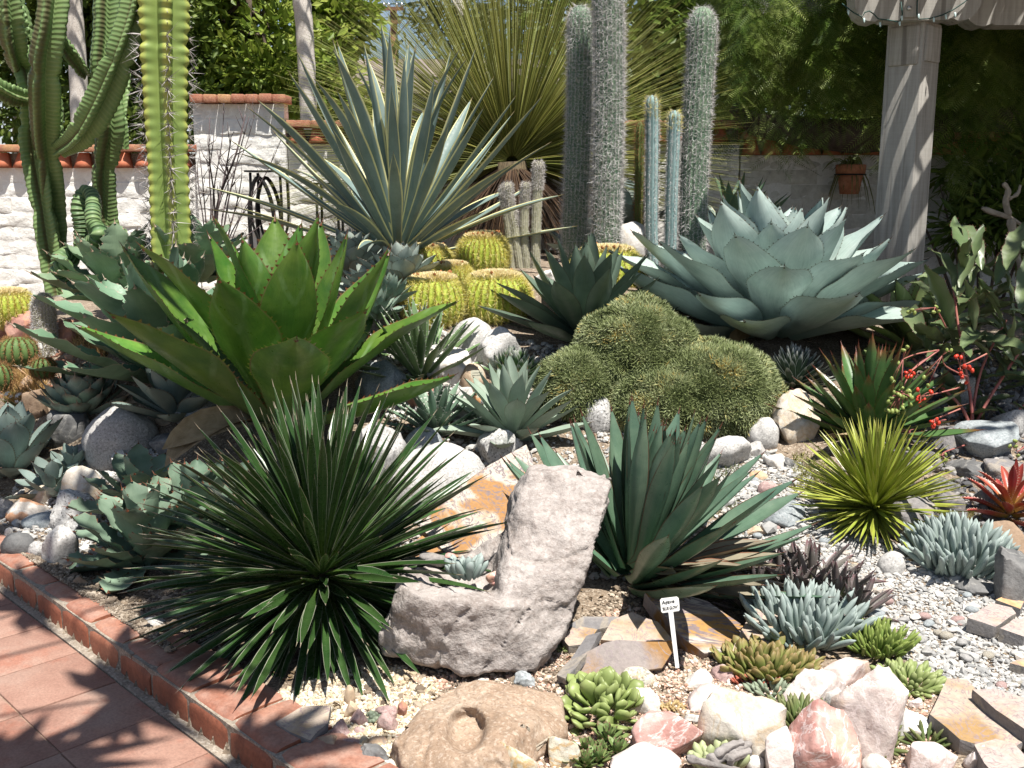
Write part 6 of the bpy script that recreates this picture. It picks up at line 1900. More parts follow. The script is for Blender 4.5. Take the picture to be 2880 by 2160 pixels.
# ---- middle ground
rock('boulder', 'pale round boulder just below the front golden barrel cacti', 1333, 955, 138, 132, 'round', 'granite')
rock('boulder', 'pale wedge-shaped boulder leaning on the round one left of the compact agave', 1402, 985, 125, 145, 'rough', 'granite', rz=0.4)
rock('boulder', 'bright white flat boulder between the thread agave and the round pale boulder', 1262, 1025, 170, 120, 'rough', 'white')
rock('rock', 'tan upright stone behind the small plant label', 1330, 1062, 78, 86, 'round', 'tan')
rock('boulder', 'dark shaded boulder under the right leaves of the green agave', 1070, 1075, 150, 130, 'rough', 'bluegrey')
rock('rock', 'reddish brown rock between the green agave and the white rocks', 1203, 1118, 125, 70, 'round', 'red')
rock('rock', 'small brown stone left of the compact agave', 1372, 1083, 52, 42, 'rough', 'brown')
rock('rock', 'small tan stone in front of the compact agave', 1412, 1090, 46, 32, 'round', 'tan')
rock('rock', 'low white rock left of the pale grey-green agave', 1290, 1150, 120, 66, 'rough', 'white')
rock('rock', 'small white stone right beside the little plant label', 1300, 1108, 66, 44, 'rough', 'granite')
rock('rock', 'little orange brown stone beside the pale grey-green agave', 1348, 1118, 48, 44, 'sharp', 'orange')
rock('boulder', 'rough grey granite boulder behind the upper right leaves of the yucca', 1070, 1285, 160, 200, 'rough', 'grey')
rock('boulder', 'smooth bluish boulder above the big white boulder', 1192, 1245, 112, 100, 'round', 'bluegrey')
rock('boulder', 'big smooth white boulder behind the yucca', 1235, 1345, 300, 210, 'round', 'granite', deep=0.75)
rock('boulder', 'speckled white boulder in front of the pale grey-green agave', 1406, 1258, 134, 118, 'rough', 'speckled')
rock('rock', 'small speckled stone under the yucca leaves left of the picture-stone slab', 1060, 1400, 70, 70, 'rough', 'granite')
slab('picture_slab', 'orange and grey patterned slab leaning behind the seat-shaped rock', [(1180, 1480), (1250, 1395), (1380, 1305), (1480, 1250), (1500, 1300), (1490, 1400), (1450, 1470), (1380, 1540), (1260, 1560)], (1330, 1560), 0.06, 'picture', R(34), R(-75), 0.03, side_mat='slate')
slab('picture_slab', 'smaller brown patterned slab under the tips of the yucca leaves', [(1130, 1545), (1230, 1480), (1300, 1490), (1330, 1560), (1240, 1600), (1150, 1600)], (1230, 1590), 0.05, 'picture', R(20), R(-60), 0.03, side_mat='slate')
rock('egg_rock', 'speckled egg-shaped stone standing upright in front of the cushion plant', 1676, 1165, 96, 112, 'round', 'speckled')
rock('rock', 'pale flat rock behind the right tips of the blue-green agave', 1900, 1250, 150, 70, 'rough', 'granite')
rock('boulder', 'big cream rock right of the cushion plant', 2225, 1170, 130, 160, 'rough', 'cream', rz=0.5)
rock('rock', 'pinkish grey smooth rock at the right foot of the cushion plant', 2148, 1218, 94, 92, 'round', 'granite')
rock('rock', 'long pale flat rock at the foot of the cushion plant', 2025, 1272, 185, 112, 'rough', 'granite', deep=0.6)
rock('rock', 'white block-like stone on the path below the pinkish grey rock', 2132, 1268, 64, 48, 'sharp', 'granite')
rock('rock', 'white stone beside the block-like stone at the head of the gravel path', 2178, 1295, 62, 42, 'sharp', 'white')
rock('rock', 'small white stone between the cushion plant and the pinkish grey rock', 2098, 1212, 36, 34, 'rough', 'white')
rock('rock', 'small dark stone left of the lime tuft', 2215, 1300, 52, 30, 'rough', 'dark')
rock('rock', 'mauve pink stone on the gravel left of the lime tuft', 2160, 1375, 60, 50, 'round', 'mauve')
rock('rock', 'orange tan stone on the gravel path', 2132, 1338, 56, 34, 'round', 'orange')
rock('rock', 'flat grey rock with fine shadow lines left of the lime tuft', 2200, 1450, 150, 84, 'rough', 'bluegrey', deep=0.7)
rock('rock', 'flat tan rock on the gravel below the lime tuft leaves', 2130, 1490, 80, 34, 'rough', 'tan')
rock('boulder', 'white boulder behind the tall columns', 1775, 690, 130, 140, 'round', 'white', Y=7.2)
rock('rock', 'white rock at the foot of the woolly columns', 1545, 782, 80, 50, 'rough', 'white', Y=6.3)
# ---- right
rock('boulder', 'grey-tan slate boulder right of the lime tuft', 2570, 1462, 180, 150, 'rough', 'slate', deep=0.8)
rock('boulder', 'dark slate boulder behind the lime tuft on the right', 2650, 1415, 120, 110, 'sharp', 'slate')
rock('boulder', 'brown boulder under the red aloe', 2810, 1520, 150, 120, 'rough', 'brown')
rock('boulder', 'big dark boulder at the right edge below the chalk-stick plant', 2868, 1625, 130, 180, 'rough', 'dark')
rock('rock', 'blackish stone under the right-hand chalk-stick plant', 2745, 1650, 130, 60, 'rough', 'dark')
for px, py, w, h, mt, lb in ((2690, 1225, 170, 80, 'slate', 'slate rock in the shade left under the berry shrub'), (2780, 1240, 190, 110, 'bluegrey', 'bluish slab-like rock in shade under the berry shrub'), (2600, 1290, 140, 70, 'slate', 'layered slate at the foot of the berry shrub stems'),
                             (2850, 1190, 110, 90, 'grey', 'grey rock at the right edge under the berry shrub'), (2735, 1320, 150, 70, 'dark', 'dark rock below the berry shrub'), (2830, 1330, 140, 90, 'slate', 'slate rock at the right edge above the red aloe'),
                             (2690, 1100, 80, 90, 'grey', 'grey rock seen through the leaves of the berry shrub'), (2640, 1370, 110, 60, 'dark', 'low dark rock between berry shrub and slate boulder'), (2790, 1400, 110, 70, 'dark', 'low dark rock behind the red aloe')):
    rock('rock', lb, px, py, w, h, 'sharp' if mt != 'dark' else 'rough', mt, 'rocks under the berry shrub')
rock('rock', 'pale grey stone left of the right-hand chalk-stick plant', 2508, 1585, 78, 76, 'round', 'granite')
slab('slab', 'flat pinkish grey slab on the gravel at right', [(2722, 1738), (2788, 1694), (2845, 1708), (2858, 1724), (2800, 1762)], (2790, 1770), 0.05, 'pinkslab', R(5), R(-60), 0.05, 'pinkish slabs at right', 'slate')
slab('slab', 'flat pinkish grey slab at the right edge in front of its neighbour', [(2812, 1768), (2850, 1740), (2920, 1740), (2930, 1780), (2880, 1790)], (2850, 1800), 0.05, 'pinkslab', R(5), R(-60), 0.05, 'pinkish slabs at right', 'slate')
slab('slab', 'small rust-edged slab behind the flat pinkish slabs at right', [(2800, 1690), (2830, 1672), (2880, 1690), (2870, 1712)], (2840, 1715), 0.04, 'orange', R(4), R(-90), 0.04, 'pinkish slabs at right', 'slate')
slab('slab', 'small rust-topped slab at the right edge of the gravel', [(2840, 1865), (2885, 1848), (2920, 1858), (2900, 1880)], (2870, 1885), 0.04, 'orange', R(4), R(-90), 0.035, None, 'slate')
slab('slab', 'big yellow-tan slab at lower right', [(2615, 2010), (2640, 1960), (2665, 1905), (2720, 1912), (2755, 1950), (2850, 2040), (2876, 2085), (2856, 2100), (2760, 2095), (2700, 2080), (2660, 2045)], (2720, 2100), 0.05, 'tanslab', R(6), R(-110), 0.05, None, 'slate')
slab('slab', 'pinkish grey slab overlapping the yellow-tan one at the right edge', [(2735, 1940), (2800, 1935), (2960, 1985), (2960, 2080), (2880, 2050), (2800, 1995)], (2850, 2060), 0.06, 'pinkslab', R(5), R(-120), 0.10, None, 'slate')
slab('slab', 'pinkish grey slab at the bottom right corner', [(2740, 2095), (2800, 2080), (2850, 2090), (2900, 2150), (2790, 2170)], (2820, 2150), 0.05, 'pinkslab', R(5), R(-100), 0.06, None, 'slate')
# ---- lower right: quartz rocks
for a in (('large white and pink quartz rock, tallest of the lower right group', 2445, 2005, 225, 300, 'rough', 'pinkwhite', 0.7),
          ('pale pink quartz rock behind the large white one', 2290, 1945, 190, 150, 'rough', 'pinkwhite', 0.8),
          ('pink ridge-topped quartz behind the pale one under the chalk sticks', 2390, 1895, 160, 90, 'sharp', 'pink', 0.6),
          ('domed rose quartz boulder at the bottom right of centre', 2318, 2090, 205, 240, 'rough', 'rose', 0.8),
          ('big cream quartz boulder left of the finger-leaved tuft', 2085, 2040, 255, 210, 'rough', 'cream', 0.75),
          ('long pale pink quartz behind the cream boulder', 2015, 1965, 175, 100, 'rough', 'pink', 0.7),
          ('sharp rose quartz chunk right of the spoon-leaved jade plant', 1875, 2070, 210, 165, 'sharp', 'rose', 0.7),
          ('pale pink quartz slab at the bottom edge in front of the rose chunk', 1815, 2140, 210, 105, 'sharp', 'pinkwhite', 0.7),
          ('white-pink quartz at the bottom edge left of the domed rose boulder', 2205, 2125, 110, 140, 'sharp', 'pinkwhite', 0.7),
          ('bright white lump below the olive paddle-leaved plant', 2273, 1928, 78, 66, 'rough', 'white', 0.8),
          ('white block of quartz on the pink grit left of the paddle plant', 1962, 1912, 84, 64, 'rough', 'white', 0.9),
          ('long white stone on the pink grit behind the white block', 1930, 1878, 110, 34, 'round', 'white', 0.6),
          ('bright white rock right of the spoon-leaved jade plant', 1806, 1970, 100, 86, 'rough', 'white', 0.8),
          ('pale rock hidden behind the left side of the jade plant', 1625, 1965, 60, 66, 'rough', 'pinkwhite', 0.8),
          ('yellowish white quartz below the jade plant', 1588, 2112, 98, 104, 'rough', 'yellow', 0.8),
          ('white and rust quartz at the bottom edge in front of the holed rock', 1440, 2130, 155, 125, 'rough', 'yellow', 0.7),
          ('greyish pink rock at the bottom edge under the yellow-tan slab', 2615, 2125, 150, 110, 'sharp', 'pink', 0.7),
          ('white and pink rock at the bottom edge near the right corner', 2755, 2130, 92, 84, 'rough', 'pinkwhite', 0.7),
          ('white flat quartz right of the large white rock', 2568, 2035, 110, 80, 'sharp', 'white', 0.8),
          ('small white stone on the grit above the flat quartz', 2538, 1985, 44, 28, 'rough', 'white', 0.8),
          ('smallest white stone on the grit beside the yellow-tan slab', 2575, 1978, 40, 32, 'rough', 'pinkwhite', 0.8),
          ('rounded white stone at the bottom edge right of the rose dome', 2465, 2150, 85, 62, 'round', 'white', 0.8),
          ('greyish pale rock at the left foot of the large white quartz', 2350, 1985, 85, 90, 'sharp', 'granite', 0.8),
          ('small white rock at the bottom edge beside the grey driftwood', 2125, 2145, 56, 44, 'round', 'white', 0.8),
          ('small pale pink stone on the grit below the white label', 1842, 1930, 38, 28, 'rough', 'pink', 0.8),
          ('pale mauve rock under the left leaves of the paddle plant', 2030, 1895, 70, 60, 'rough', 'mauve', 0.8),
          ('pale green-white stone behind the cream boulder', 1950, 2020, 60, 38, 'rough', 'granite', 0.8),
          ('orange stone tucked under the finger-leaved tuft', 2165, 2085, 40, 30, 'sharp', 'orange', 0.8)):
    rock('quartz_rock', a[0], a[1], a[2], a[3], a[4], a[5], a[6], 'quartz rocks at lower right', a[7])
rock('river_stone', 'speckled rounded river stone between jade plant and golden slab', 1792, 1905, 118, 72, 'round', 'river', deep=0.7)
slab('gold_slab', 'grey and golden slab standing tilted beside the white plant label', [(1600, 1905), (1622, 1850), (1700, 1808), (1735, 1800), (1890, 1806), (1893, 1830), (1862, 1878), (1770, 1890), (1650, 1918)], (1720, 1915), 0.05, 'goldslab', R(52), R(-95), 0.02, None, 'tanslab')
slab('cream_slab', 'cream veined slab on top of the golden one', [(1690, 1800), (1720, 1745), (1780, 1722), (1850, 1750), (1892, 1800), (1800, 1806)], (1760, 1840), 0.05, 'tanslab', R(15), R(-95), 0.085, None, 'goldslab')
slab('striped_slab', 'striped cream and gold slab leaning under the blue-green agave, right of the label', [(1815, 1668), (1880, 1660), (1990, 1690), (2090, 1760), (2075, 1800), (2040, 1835), (1980, 1840), (1905, 1780)], (1960, 1845), 0.06, 'striped', R(22), R(-70), 0.04, None, 'goldslab')
slab('slab', 'pale pointed slab behind the chalk-stick plant at centre right', [(2060, 1830), (2120, 1700), (2190, 1720), (2180, 1800), (2120, 1850)], (2110, 1850), 0.04, 'tanslab', R(20), R(-80), 0.03, None, 'slate')
slab('slab', 'pale slab fragment behind the golden slab and the seat-shaped rock', [(1580, 1795), (1610, 1758), (1680, 1770), (1650, 1810), (1600, 1815)], (1620, 1820), 0.03, 'tanslab', R(8), R(-90), 0.05, None, 'slate')
slab('slab', 'dark grey slate blade lying left of the golden slab', [(1566, 1900), (1650, 1790), (1690, 1775), (1650, 1840), (1590, 1910)], (1590, 1912), 0.025, 'slate', R(10), R(180), 0.05, None, 'slate')
slab('slab', 'dark slate slab in shade below the blue-green agave', [(1600, 1760), (1640, 1735), (1740, 1735), (1730, 1760), (1640, 1775)], (1660, 1780), 0.03, 'slate', R(6), R(-90), 0.05, None, 'slate')
slab('slab', 'dark grey slab edge poking out right of the blue-green agave', [(2060, 1590), (2100, 1548), (2180, 1590), (2150, 1640), (2090, 1640)], (2110, 1650), 0.05, 'slate', R(12), R(-60), 0.05, None, 'slate')
# ---- near the edging, below the yucca
for a in (('small mauve stone, the largest of the trio near the edging', 1006, 2022, 62, 60, 'rough', 'mauve'), ('mauve stone lying in front of the yucca leaf tips', 956, 2050, 66, 52, 'rough', 'mauve'), ('smallest mauve stone of the trio near the edging', 1013, 2056, 40, 34, 'rough', 'mauve'),
          ('mauve stone left of the holed rock, the upper one', 1085, 2000, 70, 46, 'rough', 'mauve'), ('mauve stone left of the holed rock, the lower one', 1090, 2028, 60, 56, 'rough', 'mauve'), ('flat mauve and tan stone near the bottom left', 988, 2095, 68, 40, 'sharp', 'mauve'),
          ('brown box-like stone beside the edging', 920, 2090, 76, 56, 'sharp', 'brown'), ('upright tan stone under the yucca tips', 983, 1956, 34, 62, 'round', 'tan'), ('tan and grey striped stone under the yucca tips', 990, 2000, 46, 56, 'sharp', 'tan'),
          ('dark red-grey stone beside the holed rock at the bottom', 1050, 2118, 100, 62, 'rough', 'dark'), ('orange tan stone behind the dark one', 1063, 2086, 66, 36, 'round', 'orange'), ('rust banded stone at the bottom edge', 1075, 2152, 90, 40, 'round', 'rust'),
          ('pale grey crumbly stone on the holed rock', 1472, 1915, 70, 56, 'rough', 'bluegrey'), ('little white stone on top of the holed rock', 1352, 1920, 48, 30, 'round', 'white'), ('small pink-grey stone left of the jade plant', 1590, 1990, 32, 50, 'round', 'mauve'),
          ('reddish block between the mauve stones and the holed rock', 1132, 1992, 30, 40, 'sharp', 'red')):
    rock('stone', a[0], a[1], a[2], a[3], a[4], a[5], a[6], 'small stones by the edging', 0.8)
slab('slab', 'cream tan slab with a grey broken edge beside the brick edging', [(775, 2030), (850, 1985), (930, 1985), (922, 2035), (872, 2082), (815, 2058)], (870, 2090), 0.035, 'tanslab', R(6), R(-90), 0.03, None, 'slate')
# on the seat: pink stones
for a in (('pink stone on the seat-shaped rock', 1385, 1622, 40, 34), ('lower pink stone on the seat-shaped rock', 1405, 1640, 60, 26), ('dark grey lump at the back of the seat-shaped rock', 1215, 1575, 80, 50), ('pink lump behind the finger plant on the seat', 1268, 1562, 36, 26)):
    rock('stone', a[0], a[1], a[2], a[3], a[4], 'rough', 'rose' if 'pink' in a[0] else 'slate', 'stones on the seat-shaped rock', 0.8, Y=3.18 if a[2] > 1600 else 3.3, bury=0.05, sub=3)
# ---- left side
for a in (('big smooth grey boulder at left under the green agave', 335, 1222, 215, 175, 'round', 'grey', 0.8), ('dark boulder in shade left of the smooth grey one', 195, 1195, 120, 95, 'rough', 'dark', 0.8), ('light flat rock behind the dark boulder', 215, 1162, 110, 40, 'rough', 'granite', 0.8),
          ('veined dark rock between the blue agave and the smooth boulder', 228, 1275, 80, 70, 'rough', 'dark', 0.8), ('small white pebble-like rock below the smooth boulder', 238, 1308, 36, 28, 'round', 'white', 0.9), ('small smooth grey stone below the smooth boulder', 280, 1302, 62, 38, 'round', 'bluegrey', 0.8),
          ('speckled black and white rock below the smooth boulder', 348, 1305, 78, 78, 'rough', 'speckled', 0.8), ('speckled grey rock lower left of the black and white one', 308, 1345, 66, 44, 'rough', 'speckled', 0.8), ('shaded dark rock right of the speckled ones', 350, 1355, 60, 50, 'rough', 'dark', 0.8),
          ('long tan and cream stone sloping towards the edging', 232, 1368, 120, 120, 'round', 'cream', 0.6), ('coarse white speckled block beside the scalloped agave', 215, 1432, 140, 120, 'rough', 'speckled', 0.8), ('cream pointed stone left of the long tan one', 130, 1385, 95, 60, 'sharp', 'cream', 0.8),
          ('rust banded rock near the left edge', 75, 1430, 130, 70, 'rough', 'rust', 0.7), ('smooth bluish grey stone in front of the rust banded rock', 120, 1462, 120, 50, 'round', 'bluegrey', 0.7), ('grey granite rock at the left edge', 15, 1425, 70, 60, 'rough', 'grey', 0.8),
          ('black speckled egg-shaped stone by the edging', 52, 1532, 96, 76, 'round', 'dark', 0.9), ('lumpy white quartz by the edging at left', 165, 1535, 112, 130, 'rough', 'granite', 0.8), ('grey stone between the egg-shaped stone and the quartz', 105, 1545, 60, 50, 'round', 'grey', 0.8),
          ('pale pebble standing on end at the left edge', 25, 1500, 26, 36, 'round', 'granite', 0.9), ('small white stone under the lumpy quartz', 100, 1585, 36, 26, 'rough', 'white', 0.9), ('dark flat stone right of the lumpy quartz', 185, 1620, 60, 30, 'rough', 'bluegrey', 0.8),
          ('shaded brown stone under the scalloped agave', 235, 1640, 60, 46, 'rough', 'brown', 0.8), ('brown stone under the smooth boulder on the left', 180, 1330, 80, 50, 'rough', 'brown', 0.8), ('small grey pointed stone beside the long tan one', 178, 1385, 30, 44, 'sharp', 'bluegrey', 0.8),
          ('tan rock right of the smooth boulder', 460, 1185, 50, 26, 'rough', 'tan', 0.8), ('shaded rock between smooth boulder and green agave', 480, 1250, 120, 60, 'rough', 'dark', 0.8), ('blue-shaded boulder under the green agave heart', 560, 1140, 150, 100, 'round', 'bluegrey', 0.8),
          ('layered brown rock beside the spiny ball agave', 105, 1135, 80, 90, 'rough', 'brown', 0.8)):
    rock('rock', a[0], a[1], a[2], a[3], a[4], a[5], a[6], 'rocks on the left of the bed', a[7])
for a in (('red-brown rock at far left behind the barrel cactus', 68, 918, 120, 100), ('red-brown rock right of the silver column', 178, 935, 90, 85), ('red rock below the golden barrel at the left edge', 20, 925, 60, 50)):
    rock('rock', a[0], a[1], a[2], a[3], a[4], 'sharp', 'red', 'red rocks at far left', 0.8)
rock('rock', 'orange and grey rock among the small barrel cacti at far left', 74, 1060, 82, 110, 'sharp', 'orange')
# shaded chips under the yucca
for px, py, w, h, mt, lb in ((470, 1700, 60, 40, 'tan', 'shaded tan stone under the left yucca leaves, the rearmost'), (430, 1745, 70, 34, 'granite', 'shaded pale grey stone under the left yucca leaves'), (330, 1750, 46, 26, 'tan', 'small tan stone just behind the edging bricks left of the yucca'),
                             (395, 1800, 60, 24, 'slate', 'flat dark slate chip behind the edging bricks under the yucca'), (500, 1760, 70, 40, 'tan', 'shaded tan stone nearest the yucca trunk'), (620, 1900, 70, 30, 'tan', 'flat tan chip behind the bricks under the lower yucca leaves'),
                             (690, 1940, 80, 34, 'tan', 'wide tan chip behind the bricks left of the cream tan slab'), (740, 1975, 60, 30, 'brown', 'brown chip touching the cream tan slab')):
    rock('stone', lb, px, py, w, h, 'sharp', mt, 'shaded stones under the yucca', 0.8, sub=3)

# ---- gravel and grit
PEB_V, PEB_F = None, None
def pebbles(name, label, n, region, size, stops, seed, flat=0.65, kmin=0.2):
    """loose stones scattered in a polygon of photo pixels, lying on the bed"""
    rl = random.Random(seed)
    vs, fs = ico(1)
    vs = np.array([[v.x, v.y, v.z] for v in vs])
    xs = [p[0] for p in region]; ys = [p[1] for p in region]
    # pixels -> plan polygon, so that the stones are even on the ground
    pl = [G(*p) for p in region]
    x0, x1, y0, y1 = min(p.x for p in pl), max(p.x for p in pl), min(p.y for p in pl), max(p.y for p in pl)
    def inside(x, y):
        c = False; j = len(pl) - 1
        for i in range(len(pl)):
            if (pl[i].y > y) != (pl[j].y > y) and x < (pl[j].x - pl[i].x) * (y - pl[i].y) / (pl[j].y - pl[i].y) + pl[i].x: c = not c
            j = i
        return c
    T, S = [], []
    tries = 0
    while len(T) < n and tries < n * 30:
        tries += 1
        x, y = rl.uniform(x0, x1), rl.uniform(y0, y1)
        if not inside(x, y) or kd(x, y) < kmin: continue
        s = size * math.exp(rl.gauss(0, 0.42)) * 0.9
        T.append((x, y, (hterr(x, y) if kd(x, y) > 0.2 else 0.106) + s * 0.18)); S.append(s)
    if not T: return None
    T, S = np.array(T), np.array(S)
    nn = len(T)
    d = RNG.normal(size=(nn, 3)); d[:, 2] *= 0.25
    X = frames(d, RNG.uniform(-0.3, 0.3, nn))
    sc = np.stack([S * RNG.uniform(0.8, 1.25, nn), S * RNG.uniform(0.6, 1.0, nn), S * flat * RNG.uniform(0.6, 1.1, nn)], -1)
    # each stone gets its own bumps
    k = len(vs)
    rad = 1 + RNG.normal(0, 0.13, (nn, k))
    L = vs[None] * rad[:, :, None] * sc[:, None, :] * 0.5
    V = np.einsum('nij,nkj->nki', X, L) + T[:, None, :]
    F = (np.array(fs)[None] + (np.arange(nn) * k)[:, None, None]).reshape(-1, 3)
    rn = np.repeat(RNG.random(nn), k)
    me = np_mesh(name, V.reshape(-1, 3), F, None, rn, False)
    mat = plain(name + '_stone', (0, 0, 0), (0, 0, 0), 40.0, 0.85, 0.4, 0.004, 0.25, attr=stops)
    return part(name, me, None, mat, None, 'stuff')
GRAVEL = [(0.0, (0.21, 0.21, 0.207)), (0.25, (0.315, 0.31, 0.30)), (0.5, (0.385, 0.377, 0.36)), (0.76, (0.44, 0.425, 0.40)), (0.85, (0.40, 0.345, 0.295)), (0.91, (0.46, 0.445, 0.42)), (1.0, (0.50, 0.485, 0.46))]
path_area = [(1980, 1330), (2110, 1250), (2260, 1310), (2400, 1500), (2560, 1560), (2900, 1600), (3500, 1640), (3500, 2150), (2960, 2080), (2640, 1960), (2440, 1760), (2120, 1600), (2060, 1480), (2000, 1400)]
pebbles('gravel', None, 32000, path_area, 0.0125, GRAVEL, 1)
pebbles('gravel', None, 900, path_area, 0.026, GRAVEL, 2)
PINK = [(0.0, (0.36, 0.21, 0.15)), (0.4, (0.50, 0.34, 0.26)), (0.7, (0.58, 0.45, 0.37)), (1.0, (0.66, 0.58, 0.52))]
grit_area = [(1560, 1930), (1640, 1840), (1900, 1830), (2080, 1880), (2500, 1880), (2640, 1960), (2700, 2200), (1500, 2250), (1540, 2020)]
pebbles('pink_grit', None, 11000, grit_area, 0.0085, PINK, 3, 0.8)
pebbles('pink_grit', None, 5000, [(1130, 1900), (1500, 1890), (1640, 1780), (1760, 1700), (1960, 1800), (1560, 2000), (1500, 2260), (1080, 2240)], 0.0085, PINK, 31, 0.8)
pebbles('soil_chips', None, 4500, [(760, 1960), (1000, 1850), (1300, 1880), (1640, 1740), (1760, 1640), (1980, 1700), (2080, 1880), (1560, 2000), (1200, 2000)], 0.012, [(0.0, (0.10, 0.075, 0.055)), (0.5, (0.24, 0.19, 0.14)), (1.0, (0.46, 0.39, 0.31))], 32)
YEL = [(0.0, (0.34, 0.27, 0.18)), (0.4, (0.48, 0.40, 0.28)), (0.7, (0.58, 0.52, 0.40)), (1.0, (0.66, 0.63, 0.56))]
pebbles('yellow_grit', None, 9000, [(720, 2060), (780, 1960), (1000, 1880), (1130, 1880), (1240, 1930), (1200, 2000), (1130, 2200), (700, 2250), (640, 2130)], 0.0085, YEL, 4, 0.8)
pebbles('soil_chips', None, 2600, [(-40, 1620), (200, 1600), (420, 1560), (520, 1640), (760, 1960), (640, 2080), (300, 1830)], 0.010, [(0.0, (0.07, 0.055, 0.04)), (0.6, (0.16, 0.125, 0.095)), (1.0, (0.34, 0.28, 0.22))], 5)
pebbles('edging_soil', None, 5000, [(-60, 1540), (140, 1590), (260, 1650), (400, 1760), (500, 1850), (400, 1890), (291, 1822), (137, 1702), (67, 1652), (-60, 1590)], 0.008, [(0.0, (0.10, 0.075, 0.055)), (0.6, (0.20, 0.16, 0.12)), (1.0, (0.36, 0.31, 0.25))], 51, 0.8, 0.09)
pebbles('stone_chips', None, 2600, [(900, 1500), (1100, 1200), (1500, 1130), (1700, 1200), (1950, 1240), (2060, 1340), (2080, 1600), (1900, 1640), (1500, 1640)], 0.022, GRAVEL, 6)
pebbles('stone_chips', None, 1800, [(-100, 1560), (80, 1300), (420, 1260), (560, 1340), (420, 1560), (150, 1620)], 0.022, GRAVEL, 7)
pebbles('stone_chips', None, 2500, [(1000, 1020), (1260, 930), (1640, 990), (1560, 1120), (1100, 1190)], 0.024, GRAVEL, 8)
pebbles('stone_chips', None, 2500, [(2360, 1120), (2500, 980), (3000, 960), (3050, 1560), (2600, 1500)], 0.030, [(0.0, (0.07, 0.07, 0.075)), (0.6, (0.17, 0.165, 0.165)), (1.0, (0.36, 0.34, 0.32))], 9)
pebbles('red_chips', None, 900, [(-60, 1130), (-20, 900), (260, 900), (300, 1010), (120, 1130)], 0.03, [(0.0, (0.2, 0.09, 0.06)), (0.6, (0.34, 0.18, 0.12)), (1.0, (0.45, 0.33, 0.24))], 10)
# the larger stones of the gravel path, each its own
rl = random.Random(44)
pbm = [rock_mesh('round' if i % 2 else 'rough', 1, 0.8, 0.6, 900 + i, m_, 2) for i, m_ in enumerate(('bluegrey', 'granite', 'grey', 'granite', 'tan', 'mauve', 'grey', 'bluegrey', 'white', 'river'))]
plc = []
while len(plc) < 75:
    px, py = rl.uniform(2060, 2870), rl.uniform(1330, 1960)
    lim = 1330 + (px - 2060) * 0.32
    if py < lim or py > 1480 + (px - 2060) * 0.72: continue
    if 2240 < px < 2640 and py < 1520: continue
    if 2530 < px < 2860 and py < 1680: continue
    plc.append((px, py))
for px, py in plc:
    g = G(px, py); s = rl.uniform(0.026, 0.055)
    o = bpy.data.objects.new('gravel_stone', rl.choice(pbm)); COL.objects.link(o)
    o.location = g + Vector((0, 0, s * 0.2)); o.scale = (s, s, s * rl.uniform(0.7, 1.1)); o.rotation_euler = (rl.uniform(-.2, .2), rl.uniform(-.2, .2), rl.uniform(0, 6.28))
    tag(o, 'larger smooth stone lying among the gravel of the path', 'stone', 'larger stones in the gravel')

# dry leaves and twigs fallen between the plants
rl = random.Random(77)
T, D = [], []
while len(T) < 1500:
    px, py = rl.uniform(-40, 2920), rl.uniform(900, 2150)
    g = G(px, py)
    if kd(g.x, g.y) < 0.2: continue
    T.append((g.x, g.y, hterr(g.x, g.y) + 0.006)); a = rl.uniform(0, 6.283); D.append((math.cos(a), math.sin(a), rl.gauss(0, 0.15)))
n_ = len(T)
X = frames(np.array(D), RNG.normal(0, 0.5, n_)) * np.stack([RNG.uniform(0.015, 0.05, n_), RNG.uniform(0.008, 0.03, n_), RNG.uniform(0.02, 0.06, n_)], -1)[:, None, :]
V, F, _, rn = scatter([(-0.5, 0, 0.1), (-0.1, 0.28, 0.0), (0.5, 0, 0.12), (-0.1, -0.28, 0.0), (0.0, 0, -0.08)], [(0, 4, 1), (1, 4, 2), (2, 4, 3), (3, 4, 0)], X, np.array(T))
part('leaf_litter', np_mesh('leaf_litter', V, F, None, rn, False), None, plain('litter', (0, 0, 0), (0, 0, 0), 20, 0.8, 0.1, attr=[(0.0, (0.09, 0.06, 0.035)), (0.5, (0.20, 0.14, 0.08)), (1.0, (0.36, 0.28, 0.18))]), kind='stuff')
